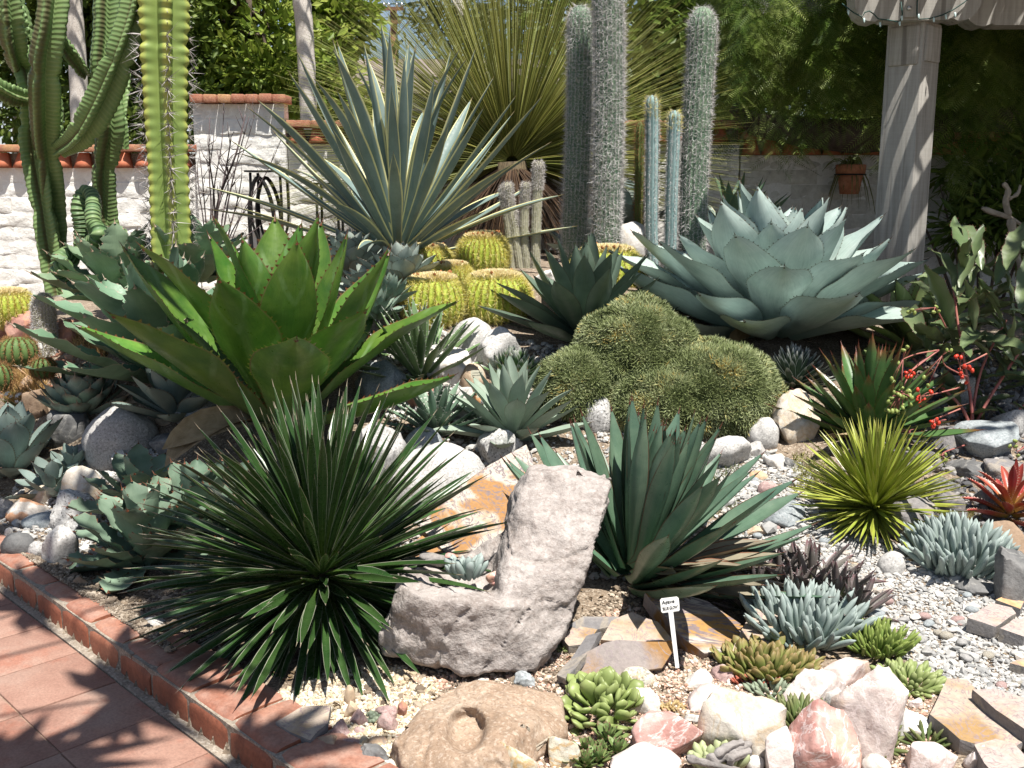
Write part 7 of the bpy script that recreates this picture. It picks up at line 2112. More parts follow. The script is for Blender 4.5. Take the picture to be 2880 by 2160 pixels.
# ================================================================ small succulents
def finger_mat(name, c1, c2, tip=None, rough=0.55):
    n = N(name)
    uvn = n.new('UVMap'); uvn.uv_map = 'UVMap'
    sep = n.new('SeparateXYZ'); n.t.links.new(uvn.outputs[0], sep.inputs[0])
    co = n.coords(); a = n.noise(co, 18, 4)
    col = n.ramp(a, [(0.3, c1), (0.7, c2)])
    if tip is not None: col = n.mix(n.ramp(sep.outputs[1], [(0.55, 0.0), (1.0, 0.8)]), col, tip)
    hs = n.new('HueSaturation'); oi = n.new('ObjectInfo').outputs['Random']
    n.set(hs, 'Value', n.math('ADD', 0.85, n.math('MULTIPLY', oi, 0.3))); n.set(hs, 'Color', col)
    return n.finish(hs.outputs[0], rough, n.bump(a, 0.12, 0.004), 0.3)
def finger_mesh(name, L, r, bend, mat, flat=1.0, prof=None, seed=0, n=7, k=7):
    pts, rads = [], []
    x = z = 0
    prof = prof or [(0, 0.45), (0.15, 0.75), (0.5, 1.0), (0.8, 0.88), (0.93, 0.55), (1, 0.08)]
    mb = MB(); vs, uv, fs = [], [], []
    for i in range(n + 1):
        t = i / n
        a = bend * t
        for j in range(k):
            th = 2 * math.pi * j / k
            rr_ = cr(prof, t) * r
            y, up = math.cos(th) * rr_, math.sin(th) * rr_ * flat
            vs.append((x - math.sin(a) * up, y, z + math.cos(a) * up)); uv.append((j / k, t))
        x += math.cos(a) * L / n; z += math.sin(a) * L / n
    for i in range(n):
        for j in range(k):
            j2 = (j + 1) % k
            fs.append((i * k + j, (i + 1) * k + j, (i + 1) * k + j2, i * k + j2)[::-1])
    fs.append(tuple(n * k + j for j in range(k)))
    mb.add(vs, fs, uv)
    me = mb.mesh(name); me.materials.append(mat)
    return me
def clump(name, label, cat, px0, px1, py0, py1, n, meshes, spread=0.5, el=(50, 85), seed=0, group=None, pname='leaf', s=(0.8, 1.15), Y=None, shape=1.0, lean=0.6, dzj=0.0):
    """upright fleshy leaves over an oval patch whose ground outline spans the given pixels"""
    rl = random.Random(seed)
    cx, cy = (px0 + px1) / 2, (py0 + py1) / 2
    c = P(cx, cy, Y) if Y else G(cx, cy)
    rx = px2m((px1 - px0) / 2, c.y)
    a = P(cx, py1, Y) if Y else G(cx, py1)
    ry = max(0.02, abs(c.y - a.y)) if not Y else rx * 0.6
    t = empty(name, c, label, cat, group)
    for i in range(n):
        q = math.sqrt((i + 0.5) / n); th = i * GOLD
        x, y = rx * q * math.cos(th), ry * q * math.sin(th)
        zz = (hterr(c.x + x, c.y + y) - c.z) if not Y else 0.0
        az = math.atan2(y, x) + rl.gauss(0, 0.5)
        e = R(el[1] + (el[0] - el[1]) * q ** shape) + rl.gauss(0, 0.12)
        mx = Matrix.Translation((x * lean + rl.gauss(0, 0.004), y * lean, zz + 0.002 + dzj * (1 - q))) @ rot_dir(az, e, rl.gauss(0, 0.5)) @ Matrix.Scale(rl.uniform(*s), 4)
        part(pname, meshes[rl.randrange(len(meshes))], t, None, mx)
    return t
F_chalk = finger_mat('chalk_stick', (0.19, 0.25, 0.225), (0.25, 0.305, 0.28), (0.26, 0.30, 0.285), 0.65)
ck = [finger_mesh('chalk_stick', 0.155, 0.0105, b, F_chalk, seed=i) for i, b in enumerate((0.25, 0.5, 0.1, -0.2))]
clump('chalk_stick_plant', 'powder-blue chalk-stick succulent in front of the purple aloes', 'succulent', 2110, 2400, 1735, 1850, 160, ck, el=(38, 88), seed=1, group='chalk-stick plants', lean=0.75)
clump('chalk_stick_plant', 'powder-blue chalk-stick succulent on the dark rock at right', 'succulent', 2570, 2820, 1560, 1660, 160, ck, el=(38, 88), seed=2, group='chalk-stick plants', lean=0.75, dzj=0.04)
F_grn = finger_mat('green_finger', (0.10, 0.165, 0.035), (0.17, 0.225, 0.05), (0.20, 0.24, 0.06))
gf_ = [finger_mesh('green_finger', 0.085, 0.0062, b, F_grn) for b in (0.2, 0.5, 0.0)]
clump('finger_plant', 'bright green finger-leaved succulent right of the chalk sticks', 'succulent', 2390, 2540, 1795, 1875, 130, gf_, el=(35, 85), seed=3, lean=0.85)
F_lim = finger_mat('lime_bean', (0.165, 0.22, 0.07), (0.23, 0.275, 0.10), (0.25, 0.28, 0.12))
lb_ = [finger_mesh('bean_leaf', 0.050, 0.0095, b, F_lim, 0.8) for b in (0.3, 0.0)]
clump('bean_plant', 'pale green bean-leaved succulent spreading towards the yellow-tan slab', 'succulent', 2470, 2640, 1885, 1965, 95, lb_, el=(15, 75), seed=4, lean=0.9)
F_pad = finger_mat('paddle', (0.15, 0.19, 0.045), (0.215, 0.245, 0.07), (0.21, 0.115, 0.06))
pd_ = [finger_mesh('paddle_leaf', 0.078, 0.016, b, F_pad, 0.38, [(0, 0.35), (0.3, 0.75), (0.6, 1.0), (0.82, 0.9), (0.94, 0.5), (1, 0.08)]) for b in (0.25, 0.5)]
clump('paddle_plant', 'olive green paddle-leaved succulent with reddish tips below the striped slab', 'succulent', 2020, 2290, 1845, 1935, 135, pd_, el=(25, 85), seed=5, lean=0.85)
F_red = finger_mat('red_stonecrop', (0.30, 0.075, 0.05), (0.40, 0.13, 0.08))
rd_ = [finger_mesh('red_leaf', 0.024, 0.006, 0.3, F_red, 0.6, n=4, k=5)]
clump('red_stonecrop', 'small red stonecrop at the front of the paddle-leaved plant', 'succulent', 2060, 2190, 1915, 1940, 60, rd_, el=(30, 80), seed=6, group='red stonecrop', lean=1.0)
clump('red_stonecrop', 'dark red stonecrop in the crack behind the cream boulder', 'succulent', 1990, 2060, 1972, 1995, 30, [finger_mesh('red_leaf', 0.028, 0.009, 0.3, finger_mat('dark_red_leaf', (0.20, 0.03, 0.03), (0.28, 0.055, 0.05)), 0.8, n=4, k=6)], el=(20, 80), seed=7, group='red stonecrop', lean=1.0)
clump('red_stonecrop', 'tiny red stonecrop at the corner of the golden slab', 'succulent', 1835, 1865, 1868, 1885, 24, rd_, el=(20, 80), seed=71, group='red stonecrop', lean=1.0)
F_jade = finger_mat('jade_leaf', (0.15, 0.205, 0.055), (0.215, 0.27, 0.09), (0.23, 0.27, 0.10), 0.42)
SPN = [(0, 0.30), (0.25, 0.5), (0.6, 0.95), (0.8, 1.0), (0.93, 0.7), (1, 0.1)]
jd = [finger_mesh('spoon_leaf', 0.080, 0.022, b, F_jade, 0.36, SPN) for b in (0.3, 0.55, 0.1)]
clump('jade_plant', 'light green spoon-leaved jade plant in the foreground beside the holed rock', 'succulent', 1600, 1790, 1945, 2075, 92, jd, el=(2, 84), seed=8, lean=0.72, shape=1.2, dzj=0.05, s=(0.75, 1.2))
F_sem = finger_mat('hen_chick_leaf', (0.10, 0.15, 0.05), (0.18, 0.23, 0.08), (0.16, 0.07, 0.06))
sem = [leaf_mesh('pointed_leaf', 0.045, 0.018, OVATE, 0.006, 0.4, 0.4, 0.0, nl=4, nw=2, mat=leafmat('hen_chick', (0.10, 0.155, 0.05), (0.18, 0.235, 0.08), tip=(0.17, 0.07, 0.06), rough=0.45, mott=20))]
for i, (px, py, s) in enumerate(((1650, 2120, 1.0), (1610, 2150, 0.9), (1680, 2150, 1.0), (1710, 2095, 1.2), (1735, 2120, 1.0), (1645, 2165, 1.0), (1690, 2120, 0.8))):
    t = plant('hen_and_chicks', px, py, 'small pointed rosette with brown tips in the clump below the jade plant', 'succulent', 'hen-and-chicks rosettes')
    rosette(t, sem, 24, R(80), R(10), 0.7 * s, 1.1 * s, 0.9, rb=0.008, hz=0.012, seed=i)
F_df = finger_mat('dark_finger', (0.075, 0.115, 0.035), (0.13, 0.165, 0.055), (0.14, 0.135, 0.06))
dfm = [finger_mesh('dark_finger', 0.075, 0.0075, b, F_df, 0.8) for b in (0.3, 0.6, 0.0)]
clump('dark_finger_plant', 'dark green finger-leaved tuft between the cream boulder and the rose dome', 'succulent', 2180, 2320, 2005, 2085, 85, dfm, el=(15, 80), seed=9, group='dark finger-leaved plants', lean=0.9)
clump('dark_finger_plant', 'dark green finger-leaved tuft right of the rose dome at the bottom', 'succulent', 2395, 2490, 2060, 2130, 60, dfm, el=(10, 80), seed=10, group='dark finger-leaved plants', lean=0.9)
clump('dark_finger_plant', 'small sparse finger-leaved tuft on the grit near the yellow-tan slab', 'succulent', 2560, 2650, 2070, 2110, 26, dfm, el=(10, 70), seed=101, group='dark finger-leaved plants', lean=0.9, s=(0.6, 0.9))
F_gg = finger_mat('grey_green_bean', (0.16, 0.20, 0.14), (0.22, 0.255, 0.18))
clump('bean_plant', 'dull grey-green bean plant below the red stonecrop', 'succulent', 2110, 2230, 1945, 1975, 40, [finger_mesh('bean_leaf', 0.036, 0.008, 0.2, F_gg, 0.7, n=5, k=6)], el=(15, 75), seed=11, lean=0.95)
F_pw = finger_mat('pale_pad', (0.28, 0.32, 0.16), (0.36, 0.39, 0.22))
clump('pale_finger_plant', 'pale green fat-fingered succulent at the bottom edge', 'succulent', 1960, 2080, 2130, 2190, 18, [finger_mesh('fat_finger', 0.070, 0.016, b, F_pw, 0.8) for b in (0.2, 0.0)], el=(50, 88), seed=12, lean=0.9)
sf = [finger_mesh('seat_finger', 0.075, 0.0125, b, F_chalk, 0.85) for b in (0.2, 0.0)]
t = clump('chalk_stick_plant', 'little tuft of blue-green fingers growing in the hollow of the seat-shaped rock', 'succulent', 1268, 1356, 1612, 1640, 26, sf, el=(55, 88), seed=13, Y=3.14, lean=0.8, group='chalk-stick plants')
clump('stonecrop', 'tiny beaded stonecrop between the mauve stones', 'succulent', 1040, 1065, 2014, 2030, 14, [finger_mesh('bead_leaf', 0.02, 0.009, 0, F_gg, 0.9, n=4, k=6)], el=(20, 80), seed=14, lean=1.0)
clump('stonecrop', 'tiny dark stonecrop beside the slate blade', 'succulent', 1570, 1605, 1825, 1850, 24, [finger_mesh('bead_leaf', 0.022, 0.006, 0, F_df, 0.9, n=4, k=6)], el=(20, 80), seed=15, lean=1.0)
clump('stonecrop', 'small golden brown stonecrop cushion on the pink grit', 'succulent', 1860, 1920, 1990, 2010, 40, [finger_mesh('bead_leaf', 0.014, 0.005, 0, finger_mat('tan_bead', (0.3, 0.2, 0.08), (0.36, 0.28, 0.14)), 0.9, n=4, k=5)], el=(20, 80), seed=16, lean=1.0)
# purple aloes
M['aloe_purple'] = leafmat('purple_aloe_leaf', (0.095, 0.095, 0.075), (0.15, 0.115, 0.115), edge=(0.26, 0.23, 0.22), edge_w=0.05, tooth=(0.34, 0.31, 0.30), base=(0.09, 0.13, 0.035), tip=(0.14, 0.06, 0.07), rough=0.42, mott=9)
alm = [leaf_mesh('aloe_leaf', 0.17, 0.027, SWORD, 0.009, 0.5, b, 0.0, teeth=(12, 0.005, 0.1), spine=0.008, nl=7, nw=4, mat=M['aloe_purple'], seed=i) for i, b in enumerate((0.1, 0.35, -0.15))]
for i, (px, py, s, lb) in enumerate(((2120, 1680, 0.95, 'purple-grey toothed aloe at the left end of its clump, beside the blue-green agave'), (2190, 1655, 1.05, 'purple-grey toothed aloe second from the left at the back of the clump'), (2280, 1665, 1.25, 'largest purple-grey toothed aloe, centre back of the clump'),
                                     (2350, 1700, 1.1, 'purple-grey toothed aloe at the right back of the clump on the gravel'), (2240, 1700, 0.9, 'purple-grey toothed aloe just behind the top of the chalk sticks'), (2400, 1745, 1.0, 'purple-grey toothed aloe at the right end of the clump above the bright green finger plant'),
                                     (2090, 1715, 0.75, 'smallest purple-grey toothed aloe, lowest at the left of the clump'))):
    t = plant('purple_aloe', px, py, lb, 'aloe', 'purple aloe clump')
    rosette(t, alm, 22, R(80), R(18), 0.8 * s, 1.05 * s, 0.9, az0=i, rb=0.015, hz=0.02, seed=i, jit=0.12)
# red aloe at right edge
M['aloe_red'] = leafmat('red_aloe_leaf', (0.20, 0.022, 0.018), (0.30, 0.05, 0.035), edge=(0.40, 0.16, 0.12), edge_w=0.05, tooth=(0.55, 0.35, 0.28), base=(0.30, 0.20, 0.04), rough=0.4, mott=6)
ram = [leaf_mesh('red_aloe_leaf', 0.27, 0.055, SWORD, 0.014, 0.45, b, 0.0, teeth=(13, 0.008, 0.1), spine=0.01, nl=9, nw=4, mat=M['aloe_red'], seed=i) for i, b in enumerate((-0.1, -0.5, 0.2))]
t = plant('red_aloe', 2838, 1465, 'vivid red aloe with pale teeth at the right edge', 'aloe')
rosette(t, ram, 24, R(75), R(-4), 0.66, 0.82, 0.9, az0=2.0, rb=0.03, hz=0.08, seed=2, jit=0.12)
# grassy mats
def tuft(name, label, pxr, pyr, n, L, w, stops, seed, cat='grass tuft', group=None, Y=None, el=(30, 90)):
    rl = random.Random(seed)
    c = P((pxr[0] + pxr[1]) / 2, (pyr[0] + pyr[1]) / 2, Y) if Y else G((pxr[0] + pxr[1]) / 2, (pyr[0] + pyr[1]) / 2)
    t = empty(name, c, label, cat, group)
    pos, dirs = [], []
    for i in range(n):
        px, py = rl.uniform(*pxr), rl.uniform(*pyr)
        p = (P(px, py, Y) if Y else G(px, py)) - c
        pos.append(tuple(p)); a = rl.uniform(0, 6.283); e = R(rl.uniform(*el))
        dirs.append((math.cos(a) * math.cos(e), math.sin(a) * math.cos(e), math.sin(e)))
    X = frames(np.array(dirs), RNG.uniform(-3, 3, n)) * (np.stack([L * RNG.uniform(.6, 1.2, n), np.full(n, w), np.full(n, w)], -1))[:, None, :]
    V, F, _, rn = scatter(SP_V, SP_F, X, np.array(pos))
    part('blades', np_mesh('blades', V, F, None, rn, False), t, plain(name + '_blade', (0, 0, 0), (0, 0, 0), 5, 0.7, 0, attr=stops), kind='stuff')
    return t
tuft('moss_mat', 'yellow-green mossy mat on the gravel left of the lime tuft', (2230, 2330), (1285, 1390), 700, 0.03, 0.004, [(0, (0.12, 0.13, 0.03)), (1, (0.28, 0.26, 0.08))], 1, 'moss')
tuft('moss_mat', 'straw-coloured mossy mat in front of the red aloe', (2640, 2760), (1440, 1490), 800, 0.03, 0.004, [(0, (0.14, 0.13, 0.04)), (0.7, (0.30, 0.26, 0.12)), (1, (0.42, 0.30, 0.16))], 2, 'moss')
tuft('moss_mat', 'fine green mossy mat between the blue-green agave and the flat grey rock', (1960, 2080), (1300, 1460), 900, 0.03, 0.004, [(0, (0.07, 0.10, 0.03)), (1, (0.16, 0.18, 0.06))], 3, 'moss')
tuft('dry_tuft', 'straw-coloured dry grass tuft beside the spiny ball agave at far left', (20, 130), (1060, 1160), 1100, 0.14, 0.004, [(0, (0.24, 0.13, 0.04)), (1, (0.44, 0.30, 0.12))], 4)
tuft('dry_tuft', 'golden bristly stonecrop mat between the wavy agave leaves at far left', (200, 300), (950, 1010), 700, 0.06, 0.006, [(0, (0.28, 0.17, 0.06)), (1, (0.46, 0.33, 0.14))], 5)
fl = tuft('flowering_herb', 'small green herb dotted with white flowers at the far left', (20, 90), (1110, 1170), 500, 0.06, 0.009, [(0, (0.06, 0.10, 0.03)), (1, (0.14, 0.19, 0.06))], 6, 'herb')
M['petal'] = plain('white_petal', (0.7, 0.7, 0.68), (0.78, 0.77, 0.75), 10, 0.6)
fm = MB()
for k in range(5):
    a = k * 2 * math.pi / 5
    fm.add([(0, 0, 0), (0.010 * math.cos(a - .5), 0.010 * math.sin(a - .5), 0.003), (0.016 * math.cos(a), 0.016 * math.sin(a), 0.002), (0.010 * math.cos(a + .5), 0.010 * math.sin(a + .5), 0.003)], [(0, 1, 2, 3)])
fme = fm.mesh('flower'); fme.materials.append(M['petal'])
rl = random.Random(3)
for i in range(16):
    part('flower', fme, fl, None, Matrix.Translation((rl.uniform(-.08, .08), rl.uniform(-.08, .06), rl.uniform(0.03, 0.08))) @ Matrix.Rotation(rl.uniform(0.2, 1.0), 4, 'X') @ Matrix.Scale(0.9, 4))

# ================================================================ berry shrub (right)
M['cyph'] = leafmat('shrub_leaf', (0.080, 0.120, 0.048), (0.135, 0.17, 0.08), edge=(0.10, 0.075, 0.045), edge_w=0.03, tooth=(0.16, 0.06, 0.05), rough=0.38, spec=0.45, trans=0.12, tcol=(0.16, 0.26, 0.03), mott=5, bump=0.2)
M['stem_red'] = plain('red_stem', (0.27, 0.075, 0.075), (0.38, 0.16, 0.12), 20, 0.5)
M['berry_g'] = plain('green_berry', (0.17, 0.22, 0.05), (0.25, 0.29, 0.09), 60, 0.35)
M['berry_r'] = plain('red_berry', (0.48, 0.03, 0.02), (0.60, 0.07, 0.035), 60, 0.3)
cyb = G(2720, 1300)
cy = empty('berry_shrub', cyb, 'sprawling large-leaved shrub with pink stems and clusters of green and red berries', 'shrub')
CL = [(0, 0.10), (0.1, 0.45), (0.3, 0.85), (0.5, 1.0), (0.72, 0.82), (0.9, 0.4), (1, 0.02)]
cym = [leaf_mesh('shrub_leaf', 0.32, 0.072, CL, 0.006, 0.28, b, 0.1, 1.3, teeth=(20, 0.0045, 0.6, 0.06), nl=10, nw=4, wave=0.008, mat=M['cyph'], seed=i, fold=0.15) for i, b in enumerate((-0.5, -0.9, -0.2, 0.3))]
YC = 4.75
stems = [((2700, 1330), (2730, 1190), (2760, 1040), (2830, 900)), ((2700, 1330), (2722, 1180), (2640, 1080), (2560, 1000)), ((2715, 1330), (2740, 1200), (2860, 1000), (2960, 880)), ((2715, 1330), (2735, 1170), (2700, 950), (2680, 800)), ((2720, 1320), (2820, 1200), (2900, 1120))]
mb = MB()
for s in stems:
    pp = smooth_path([P(x, y, YC + 0.1 * k) - cyb for k, (x, y) in enumerate(s)], 12)
    mb.tube(pp, [0.010 - 0.005 * i / 12 for i in range(13)], 7)
mb.build('stem', M['stem_red'], cy)
# leaves: base pixel, tip pixel, depth offset at tip, roll
lv_ = [((2680, 940), (2590, 790), -.1, .5), ((2690, 1000), (2630, 870), -.2, -.6), ((2620, 1010), (2560, 930), 0, .3), ((2650, 960), (2580, 1010), -.2, .4), ((2740, 930), (2700, 820), -.1, .9), ((2760, 940), (2690, 1000), -.35, -.2),
       ((2760, 950), (2860, 1010), -.2, .5), ((2800, 1060), (2900, 1010), -.2, -.3), ((2770, 1060), (2890, 1075), -.2, .2), ((2790, 1010), (2710, 960), -.2, 0), ((2700, 1160), (2620, 1050), -.2, .8), ((2660, 1130), (2610, 1200), -.15, .3),
       ((2700, 1110), (2640, 1130), -.3, .1), ((2790, 1130), (2840, 1230), -.2, -.5), ((2780, 1120), (2740, 1260), -.1, .5), ((2850, 1130), (2900, 1200), -.2, 0), ((2850, 1010), (2790, 900), -.1, -.4), ((2820, 920), (2760, 830), -.1, .4),
       ((2850, 890), (2800, 780), .1, .3), ((2870, 880), (2910, 780), .1, -.3), ((2840, 870), (2900, 900), -.2, .6), ((2690, 830), (2640, 720), .1, .4), ((2700, 810), (2760, 700), .1, -.2), ((2720, 840), (2790, 760), .1, .5), ((2800, 800), (2870, 700), .2, .2),
       ((2760, 760), (2700, 640), .3, .1), ((2830, 760), (2900, 640), .3, -.2), ((2600, 1040), (2530, 1060), -.2, .4), ((2640, 1000), (2740, 1030), -.4, -.3), ((2870, 960), (2940, 930), -.1, .3), ((2880, 1060), (2960, 1100), -.2, .3), ((2830, 1010), (2880, 950), -.3, .7),
       ((2770, 850), (2700, 880), -.2, .2), ((2600, 960), (2540, 880), .1, -.4), ((2860, 830), (2950, 820), 0, .1), ((2720, 720), (2640, 690), .4, .3), ((2700, 1200), (2780, 1180), -.15, .3), ((2640, 1080), (2560, 1130), -.1, -.4)]
rl = random.Random(17)
for k, (a, b, dy, roll) in enumerate(lv_):
    pa, pb = P(a[0], a[1], YC + rl.uniform(0.05, 0.35)), P(b[0], b[1], YC + 0.15 + dy + rl.uniform(-.05, .15))
    d = pb - pa
    az, el = math.atan2(d.y, d.x), math.asin(max(-1, min(1, d.z / d.length))) + 0.2
    s = max(0.55, min(1.25, d.length / 0.25))
    part('leaf', cym[k % 4], cy, None, Matrix.Translation(pa - cyb) @ rot_dir(az, el, roll) @ Matrix.Scale(s, 4))
for k in range(120):                       # smaller leaves filling the shrub
    a = (rl.uniform(2620, 2960), rl.uniform(700, 1180))
    if a[0] < 2680 and a[1] < 860: continue
    pa = P(a[0], a[1], YC + rl.uniform(0.2, 1.0))
    part('leaf', cym[k % 4], cy, None, Matrix.Translation(pa - cyb) @ rot_dir(rl.uniform(0, 6.28), rl.uniform(-0.7, 0.7), rl.gauss(0, 0.6)) @ Matrix.Scale(rl.uniform(0.55, 1.0), 4))
bmesh_b = MB(); bmesh_b.lathe([(0.0005, -0.012), (0.007, -0.009), (0.0085, 0.0), (0.0068, 0.009), (0.0005, 0.013)], 10)
bg_ = bmesh_b.mesh('berry'); bg_.materials.append(M['berry_g'])
bmesh_b = MB(); bmesh_b.lathe([(0.0005, -0.012), (0.008, -0.009), (0.0085, 0.001), (0.006, 0.008), (0.0005, 0.012)], 10)
br_ = bmesh_b.mesh('berry'); br_.materials.append(M['berry_r'])
def cluster(pth, pts, me, Y=YC - 0.28):
    mb = MB()
    mb.tube(smooth_path([P(x, y, Y + 0.12 * (1 - i / max(1, len(pth) - 1))) - cyb for i, (x, y) in enumerate(pth)], 8), [0.0042 - 0.002 * i / 8 for i in range(9)], 6)
    e = P(*pth[-1], Y) - cyb
    for x, y in pts:
        p = P(x, y, Y + rl.uniform(-.03, .03)) - cyb
        mb.tube([e, e.lerp(p, 0.6) + Vector((0, 0, 0.004)), p], 0.0016, 4)
        part('berry', me, cy, None, Matrix.Translation(p) @ rot_dir(rl.uniform(0, 6), rl.uniform(-1.5, 1.5)) @ Matrix.Scale(rl.uniform(0.85, 1.1), 4))
    mb.build('berry_stalk', M['stem_red'], cy)
gpts = [(2503 + rl.uniform(-12, 62), 1100 + rl.uniform(-6, 62)) for _ in range(34)]
cluster([(2640, 985), (2570, 1035), (2545, 1080), (2535, 1105)], gpts, bg_)
cluster([(2640, 985), (2580, 995), (2540, 1010)], [(2552, 976), (2541, 985), (2529, 1022), (2524, 1038), (2508, 1066), (2513, 1074), (2534, 1080), (2536, 1090)], bg_)
cluster([(2640, 985), (2580, 1030), (2555, 1050)], [(2570, 1050), (2563, 1058), (2548, 1048), (2550, 1060), (2560, 1044)], br_)
cluster([(2775, 995), (2725, 1020), (2700, 1030)], [(2690, 1002), (2703, 1005), (2712, 1030), (2722, 1033), (2730, 1038), (2700, 1040), (2706, 1060), (2718, 1076), (2726, 1032), (2735, 1042), (2702, 1050)], br_)
cluster([(2720, 1060), (2660, 1030), (2650, 1000)], [(2663, 985), (2675, 986), (2610, 1085), (2598, 1062)], bg_)
cluster([(2660, 1180), (2590, 1200), (2560, 1210)], [(2520 + rl.uniform(-25, 35), 1210 + rl.uniform(-10, 70)) for _ in range(14)], bg_, YC - 0.2)
cluster([(2700, 1090), (2620, 1110), (2590, 1115)], [(2581, 1096), (2600, 1124), (2588, 1136), (2585, 1115), (2618, 1102), (2592, 1128), (2580, 1122)], br_)
cluster([(2700, 1150), (2640, 1175), (2628, 1180)], [(2620, 1186), (2628, 1196), (2634, 1180), (2640, 1190), (2623, 1200)], br_)
cluster([(2720, 1250), (2660, 1270), (2650, 1280)], [(2640 + rl.uniform(-14, 30), 1290 + rl.uniform(-14, 22)) for _ in range(8)], bg_)
cluster([(2900, 1240), (2870, 1265), (2860, 1270)], [(2855, 1240), (2840, 1255), (2856, 1256), (2863, 1282)], bg_)
cluster([(2660, 920), (2640, 880), (2630, 865)], [(2633, 863), (2626, 878), (2640, 876), (2556, 878), (2565, 872), (2572, 880)], bg_)

# ================================================================ things on or before the wall
M['black'] = plain('black_iron', (0.012, 0.012, 0.012), (0.022, 0.022, 0.022), 30, 0.45, metal=0.3)
tb = P(765, 700, 8.15)
tbz = P(765, 482, 8.15).z
tbl = empty('side_table', (tb.x, 8.15, hbase(tb.x, 8.15)), 'black iron side table with curved legs against the white wall', 'table')
hz = tbz - tbl.location.z
mb = MB(); mb.box((0, 0, hz), (px2m(108, 8.15), 0.3, 0.014)); mb.build('table_top', M['black'], tbl)
for sx, sy in ((-1, -1), (-1, 1), (1, -1), (1, 1)):
    mb = MB(); x = px2m(40, 8.15) * sx
    mb.tube(smooth_path([(x, 0.12 * sy, hz - 0.01), (x * 1.0, 0.12 * sy, hz * 0.6), (x * 0.55, 0.10 * sy, hz * 0.35), (x * 1.1, 0.13 * sy, -0.05)], 14), 0.011, 7)
    mb.build('leg', M['black'], tbl)
for sy in (-0.12, 0.12):
    mb = MB()
    mb.tube(smooth_path([(-px2m(44, 8.15), sy, hz * 0.25), (-px2m(46, 8.15), sy, hz * 0.72), (-px2m(20, 8.15), sy, hz * 0.95), (px2m(14, 8.15), sy, hz * 0.75), (px2m(24, 8.15), sy, hz * 0.3)], 24), 0.016, 7)
    mb.build('arch', M['black'], tbl)
tb2 = P(925, 516, 8.2)
tbl = empty('side_table', (tb2.x, 8.2, hbase(tb2.x, 8.2)), 'second small black iron table, mostly hidden by the variegated agave', 'table')
hz = tb2.z - tbl.location.z
mb = MB(); mb.box((0, 0, hz), (px2m(70, 8.2), 0.26, 0.014)); mb.build('table_top', M['black'], tbl)
for sx in (-1, 1):
    for sy in (-1, 1):
        mb = MB(); mb.tube([(px2m(28, 8.2) * sx, 0.1 * sy, hz), (px2m(30, 8.2) * sx, 0.1 * sy, -0.05)], 0.011, 7); mb.build('leg', M['black'], tbl)
# bare twigs
M['twig'] = plain('twig', (0.055, 0.040, 0.042), (0.11, 0.085, 0.085), 20, 0.85)
twb = P(610, 720, 7.5)
tw = empty('bare_shrub', twb, 'bare dark twiggy shrub in front of the white wall and pier', 'shrub')
rl = random.Random(12)
tips = [((590, 330), 5), ((630, 290), 4), ((690, 325), 8), ((650, 390), 6), ((560, 420), 4), ((700, 330), 5), ((720, 310), 3), ((555, 470), 4), ((680, 500), 5), ((720, 540), 4), ((790, 395), 3), ((640, 470), 5), ((760, 610), 3), ((600, 400), 5)]
for (tx, ty), wpx in tips:
    bx = 600 + rl.uniform(-30, 40)
    pp = smooth_path([P(bx, 720, 7.5) - twb, P(bx + (tx - bx) * 0.3 + rl.uniform(-12, 12), 720 + (ty - 720) * 0.4, 7.5 + rl.uniform(-.2, .2)) - twb, P(bx + (tx - bx) * 0.7 + rl.uniform(-8, 8), 720 + (ty - 720) * 0.72, 7.5 + rl.uniform(-.2, .2)) - twb, P(tx, ty, 7.5 + rl.uniform(-.2, .2)) - twb], 12)
    r = px2m(wpx, 7.5) / 2 * 1.25
    mb = MB(); mb.tube(pp, [r * (1 - 0.6 * i / 12) for i in range(13)], 6)
    for k in range(5):
        i = rl.randint(4, 11); a = pp[i]
        b_ = a + Vector((rl.uniform(-.12, .12), rl.uniform(-.1, .1), rl.uniform(0.05, 0.2)))
        mb.tube([a, a.lerp(b_, 0.5) + Vector((rl.uniform(-.02, .02), 0, 0)), b_], [r * 0.4, r * 0.3, r * 0.15], 5)
    mb.build('branch', M['twig'], tw)
# hanging pot
M['terracotta'] = stone('terracotta', (0.32, 0.12, 0.06), (0.42, 0.175, 0.095), (0.48, 0.23, 0.14), 8, bump=0.2)
pc = P(2388, 546, 8.3)
r1, hz = px2m(70, 8.3) / 2, px2m(80, 8.3)
pot = empty('plant_pot', pc, 'terracotta pot hanging against the shaded wall', 'pot')
mb = MB(); mb.lathe([(0.0, 0.0), (r1 * 0.72, 0.0), (r1 * 0.98, hz * 0.70), (r1 * 0.9, hz * 0.70), (r1 * 0.66, 0.03), (0, 0.03)], 24); mb.build('body', M['terracotta'], pot)
mb = MB(); mb.lathe([(r1 * 0.96, hz * 0.68), (r1 * 1.12, hz * 0.69), (r1 * 1.16, hz * 0.98), (r1 * 1.02, hz), (r1 * 0.98, hz * 0.75)], 24); mb.build('rim', M['terracotta'], pot)
mb = MB(); mb.lathe([(0, hz * 0.85), (r1 * 1.0, hz * 0.85)], 24); mb.build('potting_soil', M['soil'], pot)
mb = MB(); mb.tube([(r1 * 1.16 * math.cos(a * math.pi / 12), r1 * 1.16 * math.sin(a * math.pi / 12), hz * 0.66) for a in range(25)], 0.006, 6, False)
mb.tube([(0, r1 * 1.16, hz * 0.66), (0, 0.28, hz * 0.66)], 0.008, 6); mb.build('hanger', M['black'], pot)
pp_ = empty('pot_plant', pc + Vector((0, 0, hz * 0.85)), 'grassy trailing plant spilling from the hanging terracotta pot', 'plant')
